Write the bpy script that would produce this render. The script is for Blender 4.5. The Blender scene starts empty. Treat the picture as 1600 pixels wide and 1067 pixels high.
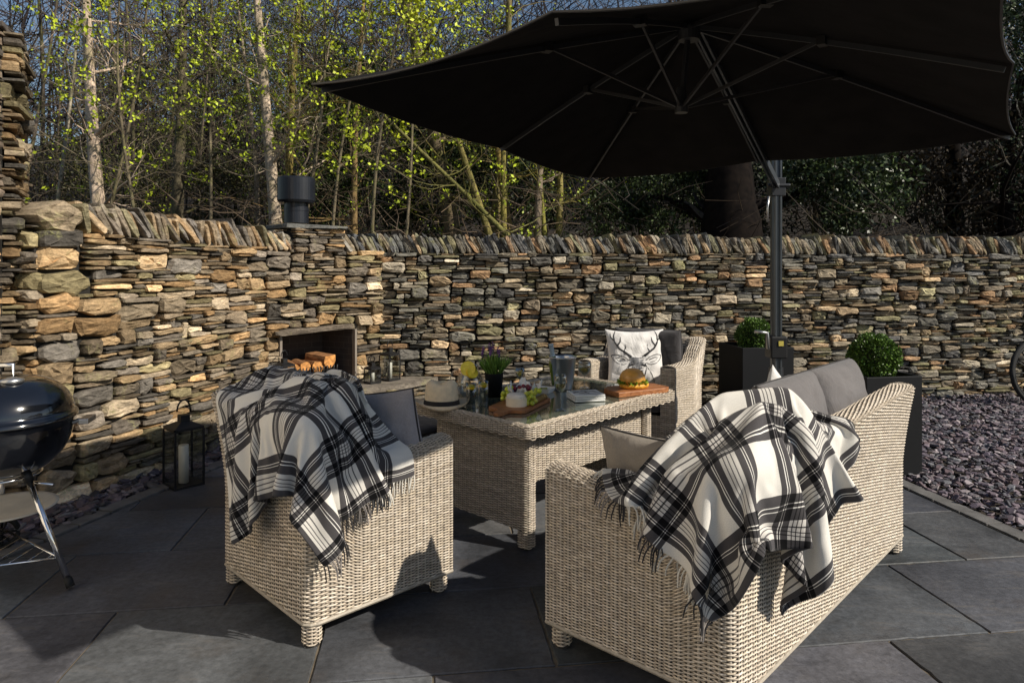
import bpy, math, random
import numpy as np
from mathutils import Vector, Matrix
R = math.radians
rng = np.random.default_rng(11)
random.seed(5)
scene = bpy.context.scene
COL = scene.collection
F, CX, HY, CZ = 1080.0, 800.0, 412.0, 1.5
def gp(px, py, z=0.0):
    """real-world spot at height z that the photograph shows at px, py"""
    y = (CZ - z) * F / (py - HY)
    return np.array([(px - CX) / F * y, y, z])
def rot2(a): return np.array([math.cos(a), math.sin(a)])

# ---------------------------------------------------------------- mesh buffer
class MB:
    def __init__(s): s.v, s.f, s.c, s.uv, s.n = [], [], [], [], 0
    def add(s, v, f, col=None, uv=None):
        v = np.asarray(v, float).reshape(-1, 3)
        if len(v) == 0: return s
        s.v.append(v)
        c = np.ones((len(v), 4))
        if col is not None:
            col = np.asarray(col, float)
            c[:, :3] = col[..., :3]
        s.c.append(c)
        s.uv.append(np.zeros((len(v), 2)) if uv is None else np.asarray(uv, float).reshape(-1, 2))
        if isinstance(f, np.ndarray): s.f.append(f + s.n)
        else:
            d = {}
            for q in f: d.setdefault(len(q), []).append(q)
            for q in d.values(): s.f.append(np.array(q) + s.n)
        s.n += len(v)
        return s
    def box(s, c, size, rz=0.0, col=None, tilt=None):
        x, y, z = [k / 2 for k in size]
        p = np.array([[a, b, d] for d in (-z, z) for b in (-y, y) for a in (-x, x)])
        if tilt is not None: p = p @ np.array(tilt).T
        ca, sa = math.cos(rz), math.sin(rz)
        p = p @ np.array([[ca, sa, 0], [-sa, ca, 0], [0, 0, 1]]) + np.array(c)
        return s.add(p, np.array([[0, 2, 3, 1], [4, 5, 7, 6], [0, 1, 5, 4], [2, 6, 7, 3], [0, 4, 6, 2], [1, 3, 7, 5]]), col)
    def tube(s, pts, rad, n=8, col=None, cap=True):
        pts = np.asarray(pts, float); m = len(pts)
        rad = np.broadcast_to(np.asarray(rad, float), (m,))
        t = np.gradient(pts, axis=0)
        t /= np.linalg.norm(t, axis=1)[:, None] + 1e-12
        ref = np.array([0, 0, 1.0]) if abs(t[:, 2]).mean() < .8 else np.array([1.0, 0, 0])
        a = np.cross(t, ref); a /= np.linalg.norm(a, axis=1)[:, None] + 1e-12
        b = np.cross(t, a)
        th = np.arange(n) * 2 * math.pi / n
        v = pts[:, None] + rad[:, None, None] * (np.cos(th)[None, :, None] * a[:, None] + np.sin(th)[None, :, None] * b[:, None])
        i = np.arange(m - 1)[:, None] * n; j = np.arange(n)[None]; k = (j + 1) % n
        q = np.stack([i + j, i + k, i + n + k, i + n + j], -1).reshape(-1, 4)
        base = s.n
        s.add(v.reshape(-1, 3), q, col if col is None or np.ndim(col) == 1 else np.repeat(col, n, 0))
        if cap and n > 2:
            s.f.append(np.array([list(range(n))[::-1]]) + base)
            s.f.append(np.array([list(range((m - 1) * n, m * n))]) + base)
        return s
    def lathe(s, prof, c=(0, 0, 0), n=32, col=None, sx=1, sy=1, rz=0):
        prof = np.asarray(prof, float); m = len(prof)
        th = np.arange(n) * 2 * math.pi / n
        x = prof[:, 0][:, None] * np.cos(th)[None] * sx; y = prof[:, 0][:, None] * np.sin(th)[None] * sy
        X = x * math.cos(rz) - y * math.sin(rz); Y = x * math.sin(rz) + y * math.cos(rz)
        v = np.stack([X, Y, np.repeat(prof[:, 1][:, None], n, 1)], -1) + np.array(c)
        i = np.arange(m - 1)[:, None] * n; j = np.arange(n)[None]; k = (j + 1) % n
        q = np.stack([i + j, i + k, i + n + k, i + n + j], -1).reshape(-1, 4)
        return s.add(v.reshape(-1, 3), q, col)
    def grid(s, V, col=None, uv=None, flip=False):
        a, b = V.shape[:2]
        i = np.arange(a - 1)[:, None] * b; j = np.arange(b - 1)[None]
        q = np.stack([i + j, i + j + 1, i + b + j + 1, i + b + j], -1).reshape(-1, 4)
        if flip: q = q[:, ::-1]
        return s.add(V.reshape(-1, 3), q, None if col is None else (col if np.ndim(col) == 1 else col.reshape(-1, 3)), uv)
    def build(s, name, mat, parent=None, smooth=False, loc=None, bevel=0):
        me = bpy.data.meshes.new(name)
        V = np.concatenate(s.v) if s.v else np.zeros((0, 3))
        par = parent
        if par is not None:
            o0 = Vector((0, 0, 0)); p = par
            M = Matrix.Identity(4)
            chain = []
            while p is not None: chain.append(p); p = p.parent
            for q in reversed(chain): M = M @ Matrix.Translation(q.location)
            V = V - np.array(M.translation)
        elif loc is not None: V = V - np.array(loc)
        tot = sum(len(f) * f.shape[1] for f in s.f); nf = sum(len(f) for f in s.f)
        me.vertices.add(len(V)); me.vertices.foreach_set('co', V.ravel())
        me.loops.add(tot); me.polygons.add(nf)
        li = np.concatenate([f.ravel() for f in s.f]); ln = np.concatenate([np.full(len(f), f.shape[1]) for f in s.f])
        me.loops.foreach_set('vertex_index', li.astype(np.int32))
        me.polygons.foreach_set('loop_start', (np.cumsum(ln) - ln).astype(np.int32))
        me.polygons.foreach_set('use_smooth', np.full(nf, bool(smooth)))
        me.update(calc_edges=True)
        ca = me.color_attributes.new('Col', 'FLOAT_COLOR', 'POINT')
        ca.data.foreach_set('color', np.concatenate(s.c).ravel())
        uvl = me.uv_layers.new(name='UVMap')
        uvl.data.foreach_set('uv', np.concatenate(s.uv)[li].ravel())
        me.materials.append(mat)
        me.validate()
        o = bpy.data.objects.new(name, me); COL.objects.link(o)
        if parent is not None: o.parent = parent
        elif loc is not None: o.location = loc
        if bevel:
            b = o.modifiers.new('b', 'BEVEL'); b.width = bevel; b.segments = 2; b.limit_method = 'ANGLE'
        return o
def tag(o, label=None, cat=None, group=None, kind=None):
    if label: o['label'] = label
    if cat: o['category'] = cat
    if group: o['group'] = group
    if kind: o['kind'] = kind
    return o
def thing(name, loc, label, cat, group=None):
    o = bpy.data.objects.new(name, None); COL.objects.link(o)
    o.location = [float(k) for k in loc]; o.empty_display_size = .1
    return tag(o, label, cat, group)

# ---------------------------------------------------------------- materials
MATS = {}
class N:
    def __init__(s, name):
        s.m = bpy.data.materials.new(name); s.m.use_nodes = True; s.t = s.m.node_tree
        s.b = s.t.nodes['Principled BSDF']
    def n(s, typ, **kw):
        x = s.t.nodes.new(typ)
        for k, v in kw.items():
            if k.startswith('_'): setattr(x, k[1:], v)
            else:
                key = int(k[1:]) if k[0] == 'i' and k[1:].isdigit() else k.replace('0', ' ')
                if isinstance(v, bpy.types.NodeSocket): s.t.links.new(v, x.inputs[key])
                else: x.inputs[key].default_value = v
        return x
    def l(s, a, b): s.t.links.new(a, b)
    def set(s, **kw):
        for k, v in kw.items():
            k = k.replace('_', ' ')
            if isinstance(v, bpy.types.NodeSocket): s.l(v, s.b.inputs[k])
            else: s.b.inputs[k].default_value = v
        return s
    def coord(s, which='Object'): return s.n('ShaderNodeTexCoord').outputs[which]
    def noise(s, scale, detail=4, rough=.55, vec=None, dist=0):
        x = s.n('ShaderNodeTexNoise', Scale=scale, Detail=detail, Roughness=rough, Distortion=dist)
        s.l(vec if vec is not None else s.coord(), x.inputs['Vector']); return x.outputs['Fac']
    def ramp(s, fac, stops, mode='LINEAR'):
        r = s.n('ShaderNodeValToRGB', Fac=fac); e = r.color_ramp; e.interpolation = mode
        while len(e.elements) < len(stops): e.elements.new(.5)
        for el, (p, c) in zip(e.elements, stops):
            el.position = p; c = (c, c, c) if np.ndim(c) == 0 else c; el.color = (*c, 1)
        return r.outputs['Color']
    def mix(s, fac, a, b, mode='MIX'):
        x = s.n('ShaderNodeMix', _data_type='RGBA', _blend_type=mode)
        for v, k in ((fac, 0), (a, 6), (b, 7)):
            if isinstance(v, bpy.types.NodeSocket): s.l(v, x.inputs[k])
            else: x.inputs[k].default_value = v if k == 0 else (*v, 1)
        return x.outputs[2]
    def math(s, op, a, b=0.0, c=0.0):
        x = s.n('ShaderNodeMath', _operation=op)
        for i, v in enumerate((a, b, c)):
            if isinstance(v, bpy.types.NodeSocket): s.l(v, x.inputs[i])
            else: x.inputs[i].default_value = v
        return x.outputs[0]
    def bump(s, h, strength=.3, dist=.01, prev=None):
        x = s.n('ShaderNodeBump', Strength=strength, Distance=dist, Height=h)
        if prev is not None: s.l(prev, x.inputs['Normal'])
        s.l(x.outputs[0], s.b.inputs['Normal']); return x.outputs[0]
    def vcol(s):
        return s.n('ShaderNodeVertexColor', _layer_name='Col').outputs['Color']
def simple(name, col, rough=.6, metal=0, spec=.5, var=.15, nscale=8, bump=0, bscale=60, coat=0):
    m = N(name)
    if var:
        c = np.array(col)
        cc = m.ramp(m.noise(nscale, 5), [(.3, tuple(c * (1 - var))), (.7, tuple(np.minimum(c * (1 + var), 1)))])
        m.set(Base_Color=cc)
    else: m.b.inputs['Base Color'].default_value = (*col, 1)
    m.set(Roughness=rough, Metallic=metal); m.b.inputs['Specular IOR Level'].default_value = spec
    m.b.inputs['Coat Weight'].default_value = coat
    if bump: m.bump(m.noise(bscale, 6), bump, .004)
    return m.m

# stone: colour per stone from the mesh, broken up by veins, lichen and grain
m = N('dry_stone')
oc = m.coord()
mp = m.n('ShaderNodeMapping', Vector=oc); mp.inputs['Scale'].default_value = (1, 1, 4.0)
n1 = m.noise(9, 6, .65, mp.outputs[0], .4); n2 = m.noise(60, 5, .7); n3 = m.noise(5, 4, .6)
c = m.mix(1, m.vcol(), m.ramp(n1, [(.28, .42), (.5, .95), (.72, 1.5)]), 'MULTIPLY')
c = m.mix(.75, c, m.ramp(n2, [(.3, .6), (.7, 1.35)]), 'MULTIPLY')
lich = m.math('MULTIPLY', m.ramp(n3, [(.55, 0), (.68, 1)]), m.ramp(m.noise(38, 5, .7), [(.45, 0), (.6, .6)]))
c = m.mix(lich, c, (.34, .33, .14))
m.set(Base_Color=c, Roughness=.85)
m.b.inputs['Specular IOR Level'].default_value = .25
b0 = m.bump(n1, .55, .03); m.bump(n2, .6, .008, b0)
MATS['stone'] = m.m
MATS['mortar'] = simple('wall_core', (.018, .016, .013), .95, var=.3)
m = N('paving_slate')
nA = m.noise(1.6, 6, .62, None, .6); nB = m.noise(34, 6, .7)
mp = m.n('ShaderNodeMapping', Vector=m.coord()); mp.inputs['Rotation'].default_value = (0, 0, .6); mp.inputs['Scale'].default_value = (1.2, 5.0, 1)
nC = m.noise(2.4, 7, .7, mp.outputs[0], 1.2)
c = m.mix(1, m.vcol(), m.ramp(nA, [(.32, .5), (.68, 1.5)]), 'MULTIPLY')
c = m.mix(.9, c, m.ramp(nB, [(.3, .6), (.7, 1.35)]), 'MULTIPLY')
c = m.mix(m.ramp(m.noise(2.7, 5, .6), [(.55, 0), (.75, .45)]), c, (.085, .065, .05))
c = m.mix(m.math('MULTIPLY', m.ramp(nC, [(.53, 0), (.70, .8)]), m.ramp(nA, [(.45, 0), (.62, 1)])), c, (.16, .145, .13))
spk = m.ramp(m.noise(120, 2, .5), [(.73, 0), (.77, .6)])
c = m.mix(spk, c, (.22, .2, .18))
m.set(Base_Color=c, Roughness=m.ramp(nA, [(.3, .48), (.7, .72)]))
m.b.inputs['Specular IOR Level'].default_value = .35
b0 = m.bump(nC, .35, .012); b1 = m.bump(nB, .3, .004, b0)
MATS['paving'] = m.m
MATS['joint'] = simple('joint_mortar', (.17, .138, .098), .95, var=.35, nscale=14, bump=.5)
MATS['kerb'] = simple('kerb_sett', (.13, .125, .12), .9, var=.35, nscale=9, bump=.5, bscale=70)
m = N('slate_chip'); c = m.mix(.6, m.vcol(), m.ramp(m.noise(30, 4), [(.3, .6), (.7, 1.4)]), 'MULTIPLY')
m.set(Base_Color=c, Roughness=.55); m.b.inputs['Specular IOR Level'].default_value = .4; m.bump(m.noise(70, 5), .4, .004)
MATS['chip'] = m.m
m = N('rattan'); c = m.mix(.7, m.vcol(), m.ramp(m.noise(55, 5, .7), [(.3, .62), (.7, 1.3)]), 'MULTIPLY')
m.set(Base_Color=c, Roughness=.5); m.b.inputs['Specular IOR Level'].default_value = .3
MATS['rattan'] = m.m
MATS['rattan_core'] = simple('rattan_core', (.035, .028, .022), .9)
def fabric(name, col, scale=900, var=.12, rough=.9, b=.25):
    m = N(name); c = np.array(col)
    w1 = m.n('ShaderNodeTexWave', Scale=scale / 6.0); w1.bands_direction = 'X'; m.l(m.coord(), w1.inputs['Vector'])
    c0 = m.ramp(m.noise(4, 5, .6), [(.3, tuple(c * (1 - var))), (.7, tuple(c * (1 + var)))])
    c0 = m.mix(.5, c0, m.ramp(m.noise(260, 3, .6), [(.3, .75), (.7, 1.2)]), 'MULTIPLY')
    m.set(Base_Color=c0, Roughness=rough)
    m.b.inputs['Specular IOR Level'].default_value = .15; m.b.inputs['Sheen Weight'].default_value = .25
    b0 = m.bump(m.noise(5, 4, .6, None, 1.5), .5, .03); m.bump(m.noise(300, 3), b, .002, b0)
    return m.m
MATS['grey_fabric'] = fabric('grey_cushion_fabric', (.155, .145, .145))
MATS['scatter_fabric'] = fabric('scatter_grey', (.33, .31, .32))
MATS['dark_fabric'] = fabric('dark_grey_fabric', (.05, .047, .05))
MATS['beige_fabric'] = fabric('taupe_linen', (.30, .265, .225))
MATS['white_fabric'] = fabric('white_cotton', (.78, .76, .74), var=.05)
MATS['piping'] = simple('dark_piping', (.03, .027, .027), .8)
MATS['ink'] = simple('printed_ink', (.03, .03, .032), .9, var=.5, nscale=60)
MATS['ink_grey'] = simple('printed_grey_ink', (.18, .18, .19), .9, var=.5, nscale=50)
def tartan(name):
    m = N(name); uv = m.coord('UV'); sp = m.n('ShaderNodeSeparateXYZ', Vector=uv)
    out = []
    for ax, off in (('X', .13), ('Y', .37)):
        f = m.math('FRACT', m.math('ADD', m.math('MULTIPLY', sp.outputs[ax], 1 / .29), off))
        st = [(0, 0), (.25, 1.0), (.315, -.25), (.325, 1.0), (.345, -.25), (.355, 1.0), (.43, .12), (.465, .75), (.478, .12), (.51, .75), (.523, .12), (.555, .75), (.568, .12),
              (.61, 1.0), (.685, -.25), (.695, 1.0), (.715, -.25), (.725, 1.0), (.80, 0)]
        r = m.n('ShaderNodeValToRGB', Fac=f); e = r.color_ramp; e.interpolation = 'CONSTANT'
        while len(e.elements) < len(st): e.elements.new(.5)
        for el, (p, c) in zip(e.elements, st):
            el.position = p; g = (c + .25) / 1.25; el.color = (g, g, g, 1)
        out.append(r.outputs['Color'])
    d = m.math('MULTIPLY', m.math('ADD', out[0], out[1]), .5)
    c = m.ramp(d, [(0, (.9, .88, .83)), (.2, (.78, .75, .69)), (.3, (.60, .57, .53)), (.45, (.15, .14, .14)), (.6, (.075, .07, .073)), (.8, (.02, .019, .02)), (1, (.004, .004, .005))])
    tw = m.n('ShaderNodeTexWave', Scale=150, Distortion=.5); tw.bands_direction = 'DIAGONAL'; m.l(uv, tw.inputs['Vector'])
    nz = m.noise(420, 3, .7, uv)
    c = m.mix(.45, c, m.ramp(nz, [(.3, .7), (.7, 1.25)]), 'MULTIPLY')
    m.set(Base_Color=c, Roughness=.95); m.b.inputs['Specular IOR Level'].default_value = .1
    m.b.inputs['Sheen Weight'].default_value = .15
    b0 = m.bump(nz, .5, .0025); m.bump(tw.outputs['Fac'], .2, .001, b0)
    return m.m
MATS['tartan'] = tartan('tartan_wool')
MATS['fringe'] = simple('wool_fringe', (.5, .5, .5), .95)
m = N('wool_yarn'); m.set(Base_Color=m.vcol(), Roughness=.95); MATS['yarn'] = m.m
m = N('canopy_fabric'); m.set(Base_Color=m.ramp(m.noise(6, 4), [(.3, (.016, .015, .015)), (.7, (.023, .0215, .0215))]), Roughness=.95)
m.b.inputs['Specular IOR Level'].default_value = .05; m.bump(m.noise(3, 3), .3, .03); MATS['canopy'] = m.m
MATS['dark_metal'] = simple('powder_coated_metal', (.035, .037, .042), .42, metal=.3, var=.1)
MATS['rib_metal'] = simple('rib_metal', (.035, .034, .036), .45, metal=.2, var=.1)
MATS['pole_metal'] = simple('pole_metal', (.10, .11, .12), .38, metal=.6, var=.08)
MATS['steel'] = simple('brushed_steel', (.8, .8, .79), .3, metal=1, var=.06, nscale=20)
MATS['chrome'] = simple('chromed_steel', (.75, .75, .76), .1, metal=1, var=.04)
MATS['black_iron'] = simple('black_iron', (.012, .012, .013), .5, metal=.2, var=.2)
MATS['enamel'] = simple('black_enamel', (.006, .007, .010), .12, var=.1, coat=1.0)
MATS['flue'] = simple('flue_paint', (.012, .014, .02), .35, var=.3, nscale=5)
MATS['planter'] = simple('planter_coating', (.0085, .009, .0105), .55, spec=.25, var=.15, nscale=3, bump=.15, bscale=200)
MATS['rubber'] = simple('rubber', (.012, .012, .012), .8)
MATS['aluminium'] = simple('aluminium', (.5, .5, .5), .35, metal=.9, var=.1)
MATS['tan'] = simple('tan_pan', (.78, .70, .56), .5)
MATS['wax'] = simple('candle_wax', (.85, .82, .74), .45, var=.04)
MATS['white'] = simple('white_card', (.82, .82, .8), .7, var=.03)
MATS['straw'] = simple('straw', (.86, .70, .48), .8, var=.1, nscale=40, bump=.6, bscale=260)
MATS['band'] = simple('black_ribbon', (.012, .011, .012), .7)
m = N('board_wood'); mp = m.n('ShaderNodeMapping', Vector=m.coord()); mp.inputs['Scale'].default_value = (4, 30, 30)
c = m.ramp(m.noise(2, 6, .6, mp.outputs[0], 1), [(.3, (.22, .075, .025)), (.7, (.50, .21, .08))]); m.set(Base_Color=c, Roughness=.5); MATS['wood'] = m.m
MATS['log_bark'] = simple('log_bark', (.28, .13, .05), .9, var=.5, nscale=30, bump=.8)
MATS['log_end'] = simple('split_wood', (.62, .28, .08), .8, var=.6, nscale=28, bump=.5)
def thin_glass(name, tint, strength=1.0):
    m = bpy.data.materials.new(name); m.use_nodes = True; t = m.node_tree; t.nodes.clear()
    o = t.nodes.new('ShaderNodeOutputMaterial'); mx = t.nodes.new('ShaderNodeMixShader'); tr = t.nodes.new('ShaderNodeBsdfTransparent'); gl = t.nodes.new('ShaderNodeBsdfGlossy'); fr = t.nodes.new('ShaderNodeLayerWeight')
    tr.inputs[0].default_value = (*tint, 1); gl.inputs['Roughness'].default_value = .03; fr.inputs[0].default_value = .5 * strength
    mu = t.nodes.new('ShaderNodeMath'); mu.operation = 'MULTIPLY'; mu.inputs[1].default_value = .85; t.links.new(fr.outputs['Facing'], mu.inputs[0])
    t.links.new(mu.outputs[0], mx.inputs[0]); t.links.new(tr.outputs[0], mx.inputs[1]); t.links.new(gl.outputs[0], mx.inputs[2]); t.links.new(mx.outputs[0], o.inputs[0]); return m
m = N('clear_glass'); m.set(Base_Color=(.98, 1, .99, 1), Roughness=.0, IOR=1.35); m.b.inputs['Transmission Weight'].default_value = 1
MATS['glass'] = thin_glass('drinking_glass', (.93, .95, .94))
m = N('lantern_glass'); m.set(Base_Color=(1, 1, 1, 1), Roughness=.0, IOR=1.02); m.b.inputs['Transmission Weight'].default_value = 1
MATS['pane'] = thin_glass('lantern_pane', (.95, .96, .95), .5)
m = N('table_glass'); m.set(Base_Color=m.ramp(m.noise(30, 3), [(.3, (.10, .12, .09)), (.7, (.13, .15, .115))]), Roughness=.06); m.b.inputs['Specular IOR Level'].default_value = .9
m.b.inputs['Coat Weight'].default_value = .8; MATS['tabglass'] = m.m
m = N('white_wine'); m.set(Base_Color=(.85, .8, .35, 1), Roughness=0, IOR=1.33); m.b.inputs['Transmission Weight'].default_value = 1; MATS['wine'] = thin_glass('wine_liquid', (.88, .82, .45), .4); MATS['water'] = thin_glass('water_liquid', (.92, .95, .95), .5)
MATS['lemon'] = simple('lemon', (.98, .60, .0), .5, var=.1, nscale=30)
MATS['lemon_flesh'] = simple('lemon_flesh', (.95, .72, .06), .4, var=.15, nscale=60)
m = N('grape_skin'); m.set(Base_Color=m.vcol(), Roughness=.28); m.b.inputs['Subsurface Weight'].default_value = 0; MATS['grape'] = m.m
MATS['cheese'] = simple('cheese_rind', (.92, .80, .6), .7, var=.08)
MATS['bread'] = simple('glazed_bread', (.72, .36, .08), .32, var=.3, nscale=14, bump=.2, bscale=30)
MATS['bread_in'] = simple('toasted_filling', (.75, .35, .03), .5, var=.4, nscale=60, bump=.8, bscale=90)
MATS['herb'] = simple('salad_leaf', (.10, .16, .02), .6, var=.4, nscale=60)
MATS['cracker'] = simple('cracker', (.5, .33, .13), .8, var=.3, nscale=50)
MATS['fig_flesh'] = simple('fig_flesh', (.6, .10, .05), .5, var=.4, nscale=60)
MATS['bottle'] = simple('green_bottle', (.10, .15, .01), .1, var=.1, coat=1)
MATS['foil'] = simple('pale_blue_foil', (.45, .55, .66), .4, metal=.3)
MATS['soil'] = simple('earth', (.03, .022, .015), .95, var=.3, bump=.8)
m = N('leaf'); c = m.vcol(); m.set(Base_Color=c, Roughness=.5); m.b.inputs['Specular IOR Level'].default_value = .3; MATS['leaf'] = m.m
m = N('glossy_leaf'); m.set(Base_Color=m.vcol(), Roughness=.42); m.b.inputs['Specular IOR Level'].default_value = .45; MATS['gleaf'] = m.m
m = N('bark'); mp = m.n('ShaderNodeMapping', Vector=m.coord()); mp.inputs['Scale'].default_value = (1, 1, .35)
c = m.mix(1, m.vcol(), m.ramp(m.noise(14, 6, .7, mp.outputs[0], .6), [(.3, .45), (.7, 1.5)]), 'MULTIPLY')
c = m.mix(m.ramp(m.noise(3.2, 5, .6), [(.5, 0), (.66, .6)]), c, (.12, .13, .02)); m.set(Base_Color=c, Roughness=.9)
m.bump(m.noise(25, 6, .7, mp.outputs[0]), .8, .03); MATS['bark'] = m.m
m = N('shade_dark_bark'); m.set(Base_Color=m.ramp(m.noise(12, 6), [(.3, (.004, .003, .003)), (.7, (.014, .010, .008))]), Roughness=.95); m.b.inputs['Specular IOR Level'].default_value = .1; MATS['shadebark'] = m.m  # near-black bark, woodland shade put into the colour
MATS['litter'] = simple('leaf_litter', (.02, .014, .008), .95, var=.6, nscale=3, bump=.8, bscale=12)
m = N('firebrick'); bk = m.n('ShaderNodeTexBrick', Scale=4.5); bk.inputs['Color1'].default_value = (.075, .055, .045, 1); bk.inputs['Color2'].default_value = (.05, .04, .035, 1)
bk.inputs['Mortar'].default_value = (.11, .09, .075, 1); bk.inputs['Mortar Size'].default_value = .012; mp = m.n('ShaderNodeMapping', Vector=m.coord()); mp.inputs['Rotation'].default_value = (R(90), 0, 0)
m.l(mp.outputs[0], bk.inputs['Vector']); m.set(Base_Color=bk.outputs['Color'], Roughness=.9); MATS['firebrick'] = m.m
MATS['bounce_wall'] = simple('bounce_render', (.84, .75, .62), .9, var=.06, nscale=2, bump=.2)  # pale surface of the added front that bounces sunlight
# ---------------------------------------------------------------- camera, sky, sun
cd = bpy.data.cameras.new('camera'); cam = bpy.data.objects.new('camera', cd); COL.objects.link(cam)
cam.location = (0, 0, CZ); cam.rotation_euler = (R(90), 0, 0)
cd.sensor_width = 36; cd.lens = 36 * F / 1600; cd.shift_y = -(533.5 - HY) / 1600; cd.clip_end = 500; cd.clip_start = .05
scene.camera = cam
SUN = np.array([.92, -.39]); SUN /= np.linalg.norm(SUN); EL = R(36)
sd = bpy.data.lights.new('sun', 'SUN'); so = bpy.data.objects.new('sun', sd); COL.objects.link(so)
sd.energy = 5.0; sd.angle = R(.55); sd.color = (1, .92, .79)
dirv = Vector((-SUN[0] * math.cos(EL), -SUN[1] * math.cos(EL), -math.sin(EL)))
so.rotation_euler = dirv.to_track_quat('-Z', 'Y').to_euler(); so.location = (8, -4, 9)
w = bpy.data.worlds.new('World'); scene.world = w; w.use_nodes = True
bg = w.node_tree.nodes['Background']; sk = w.node_tree.nodes.new('ShaderNodeTexSky'); sk.sky_type = 'NISHITA'
sk.sun_disc = False; sk.sun_elevation = EL; sk.sun_rotation = math.atan2(SUN[0], SUN[1]); sk.air_density = 1.0; sk.dust_density = .6
w.node_tree.links.new(sk.outputs[0], bg.inputs[0]); bg.inputs[1].default_value = .085
scene.view_settings.view_transform = 'Standard'; scene.view_settings.look = 'None'; scene.view_settings.exposure = 0
scene.render.engine = 'CYCLES'
scene.cycles.max_bounces = 8; scene.cycles.transmission_bounces = 8; scene.cycles.transparent_max_bounces = 8
scene.cycles.caustics_reflective = False; scene.cycles.caustics_refractive = False
scene.cycles.use_denoising = True

# ---------------------------------------------------------------- ground, patio
mb = MB(); g = 300
xs = np.array([-g, -60, -20, -8, 0, 8, 20, 60, g]); 
mb.grid(np.array([[[x, y, -.03] for x in xs] for y in (-g, -40, -6, 8.0)]), flip=False)
mb.build('ground', MATS['soil']); tag(bpy.data.objects['ground'], kind='structure')
PA = R(7.4); pa = rot2(PA); pb = np.array([-pa[1], pa[0]])
def kerb_right(y): return 2.76 - .15 * (y - 3.71)
def kerb_left(y): return -2.40 + .27 * (y - 4.2)
mbj = MB(); mbs = MB()
poly_lim = lambda x, y: kerb_left(y) - .0 < x < kerb_right(y) and y < 6.9
def clip_poly(poly, a, b, c):
    out = []
    for i in range(len(poly)):
        p, q = poly[i], poly[(i + 1) % len(poly)]
        dp, dq = a * p[0] + b * p[1] - c, a * q[0] + b * q[1] - c
        if dp <= 0: out.append(p)
        if dp * dq < 0:
            t = dp / (dp - dq); out.append((p[0] + t * (q[0] - p[0]), p[1] + t * (q[1] - p[1])))
    return out
for r in range(-7, 8):
    q0 = 2.54 + .64 * r
    off = .498 if r % 2 == 0 else .04
    for k in range(-8, 9):
        p0 = off + .9 * k
        g2 = .0032 + random.random() * .002
        A = [(p0 + g2, q0 + g2), (p0 + .9 - g2, q0 + g2), (p0 + .9 - g2, q0 + .64 - g2), (p0 + g2, q0 + .64 - g2)]
        W = [tuple(pa * a + pb * b) for a, b in A]
        W = clip_poly(W, 1, .15, 2.76 + .15 * 3.71 - .01)
        if len(W) > 2: W = clip_poly(W, -1, .27, -(-2.40) + .27 * 4.2 - .01)
        if len(W) > 2: W = clip_poly(W, 0, 1, 6.95)
        if len(W) < 3: continue
        cc = np.mean(W, 0); W2_ = []
        for i_ in range(len(W)):
            p_, q_ = np.array(W[i_]), np.array(W[(i_ + 1) % len(W)]); L_ = np.linalg.norm(q_ - p_); m_ = max(int(L_ / .035), 1)
            nr_ = np.array([q_[1] - p_[1], p_[0] - q_[0]]) / (L_ + 1e-9)
            for j_ in range(m_):
                e_ = p_ + (q_ - p_) * j_ / m_; a_ = -abs(random.gauss(0, .0012)) - (random.uniform(.002, .006) if random.random() < .03 else 0)
                W2_.append(tuple(e_ + nr_ * a_))
        W = W2_; n = len(W)
        z = random.uniform(-.001, .0015)
        top = [[*(np.array(p) + (cc - p) / np.linalg.norm(cc - p) * .004), z] for p in W]
        low = [[*p, z - .004] for p in W]; bot = [[*p, -.025] for p in W]
        t = random.uniform(.6, 1.35); tone = np.array([.090, .095, .105]) * t * np.array([1 + random.uniform(-.06, .08), 1, 1 + random.uniform(-.05, .08)])
        f = [list(range(n))] + [[n + i, n + (i + 1) % n, (i + 1) % n, i] for i in range(n)] + [[2 * n + i, 2 * n + (i + 1) % n, n + (i + 1) % n, n + i] for i in range(n)]
        mbs.add(top + low + bot, f, tone)
mbs.build('patio_paving', MATS['paving']); tag(bpy.data.objects['patio_paving'], kind='structure')
mbj.add([(kerb_left(-3), -3, -.007), (kerb_right(-3), -3, -.007), (kerb_right(6.95), 6.95, -.007), (kerb_left(6.95), 6.95, -.007)], [[0, 1, 2, 3]])
mbj.build('patio_bed', MATS['joint']); tag(bpy.data.objects['patio_bed'], kind='structure')
# kerbs of small setts
def kerb(fn, side, y0, y1, name):
    mb = MB(); y = y0
    while y < y1:
        L = random.uniform(.19, .22)
        a = np.array([fn(y), y]); b = np.array([fn(y + L), y + L]); d = (b - a) / np.linalg.norm(b - a); nrm = np.array([d[1], -d[0]]) * side
        c = (a + b) / 2 + nrm * .055
        mb.box((c[0], c[1], -.02 + random.uniform(-.001, .002)), (L - .006, .105, .06), math.atan2(d[1], d[0]))
        y += L
    o = mb.build(name, MATS['kerb'], bevel=.004); tag(o, kind='structure')
kerb(kerb_right, 1, -1, 6.9, 'kerb'); kerb(kerb_left, -1, 1.5, 6.0, 'kerb')

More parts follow.
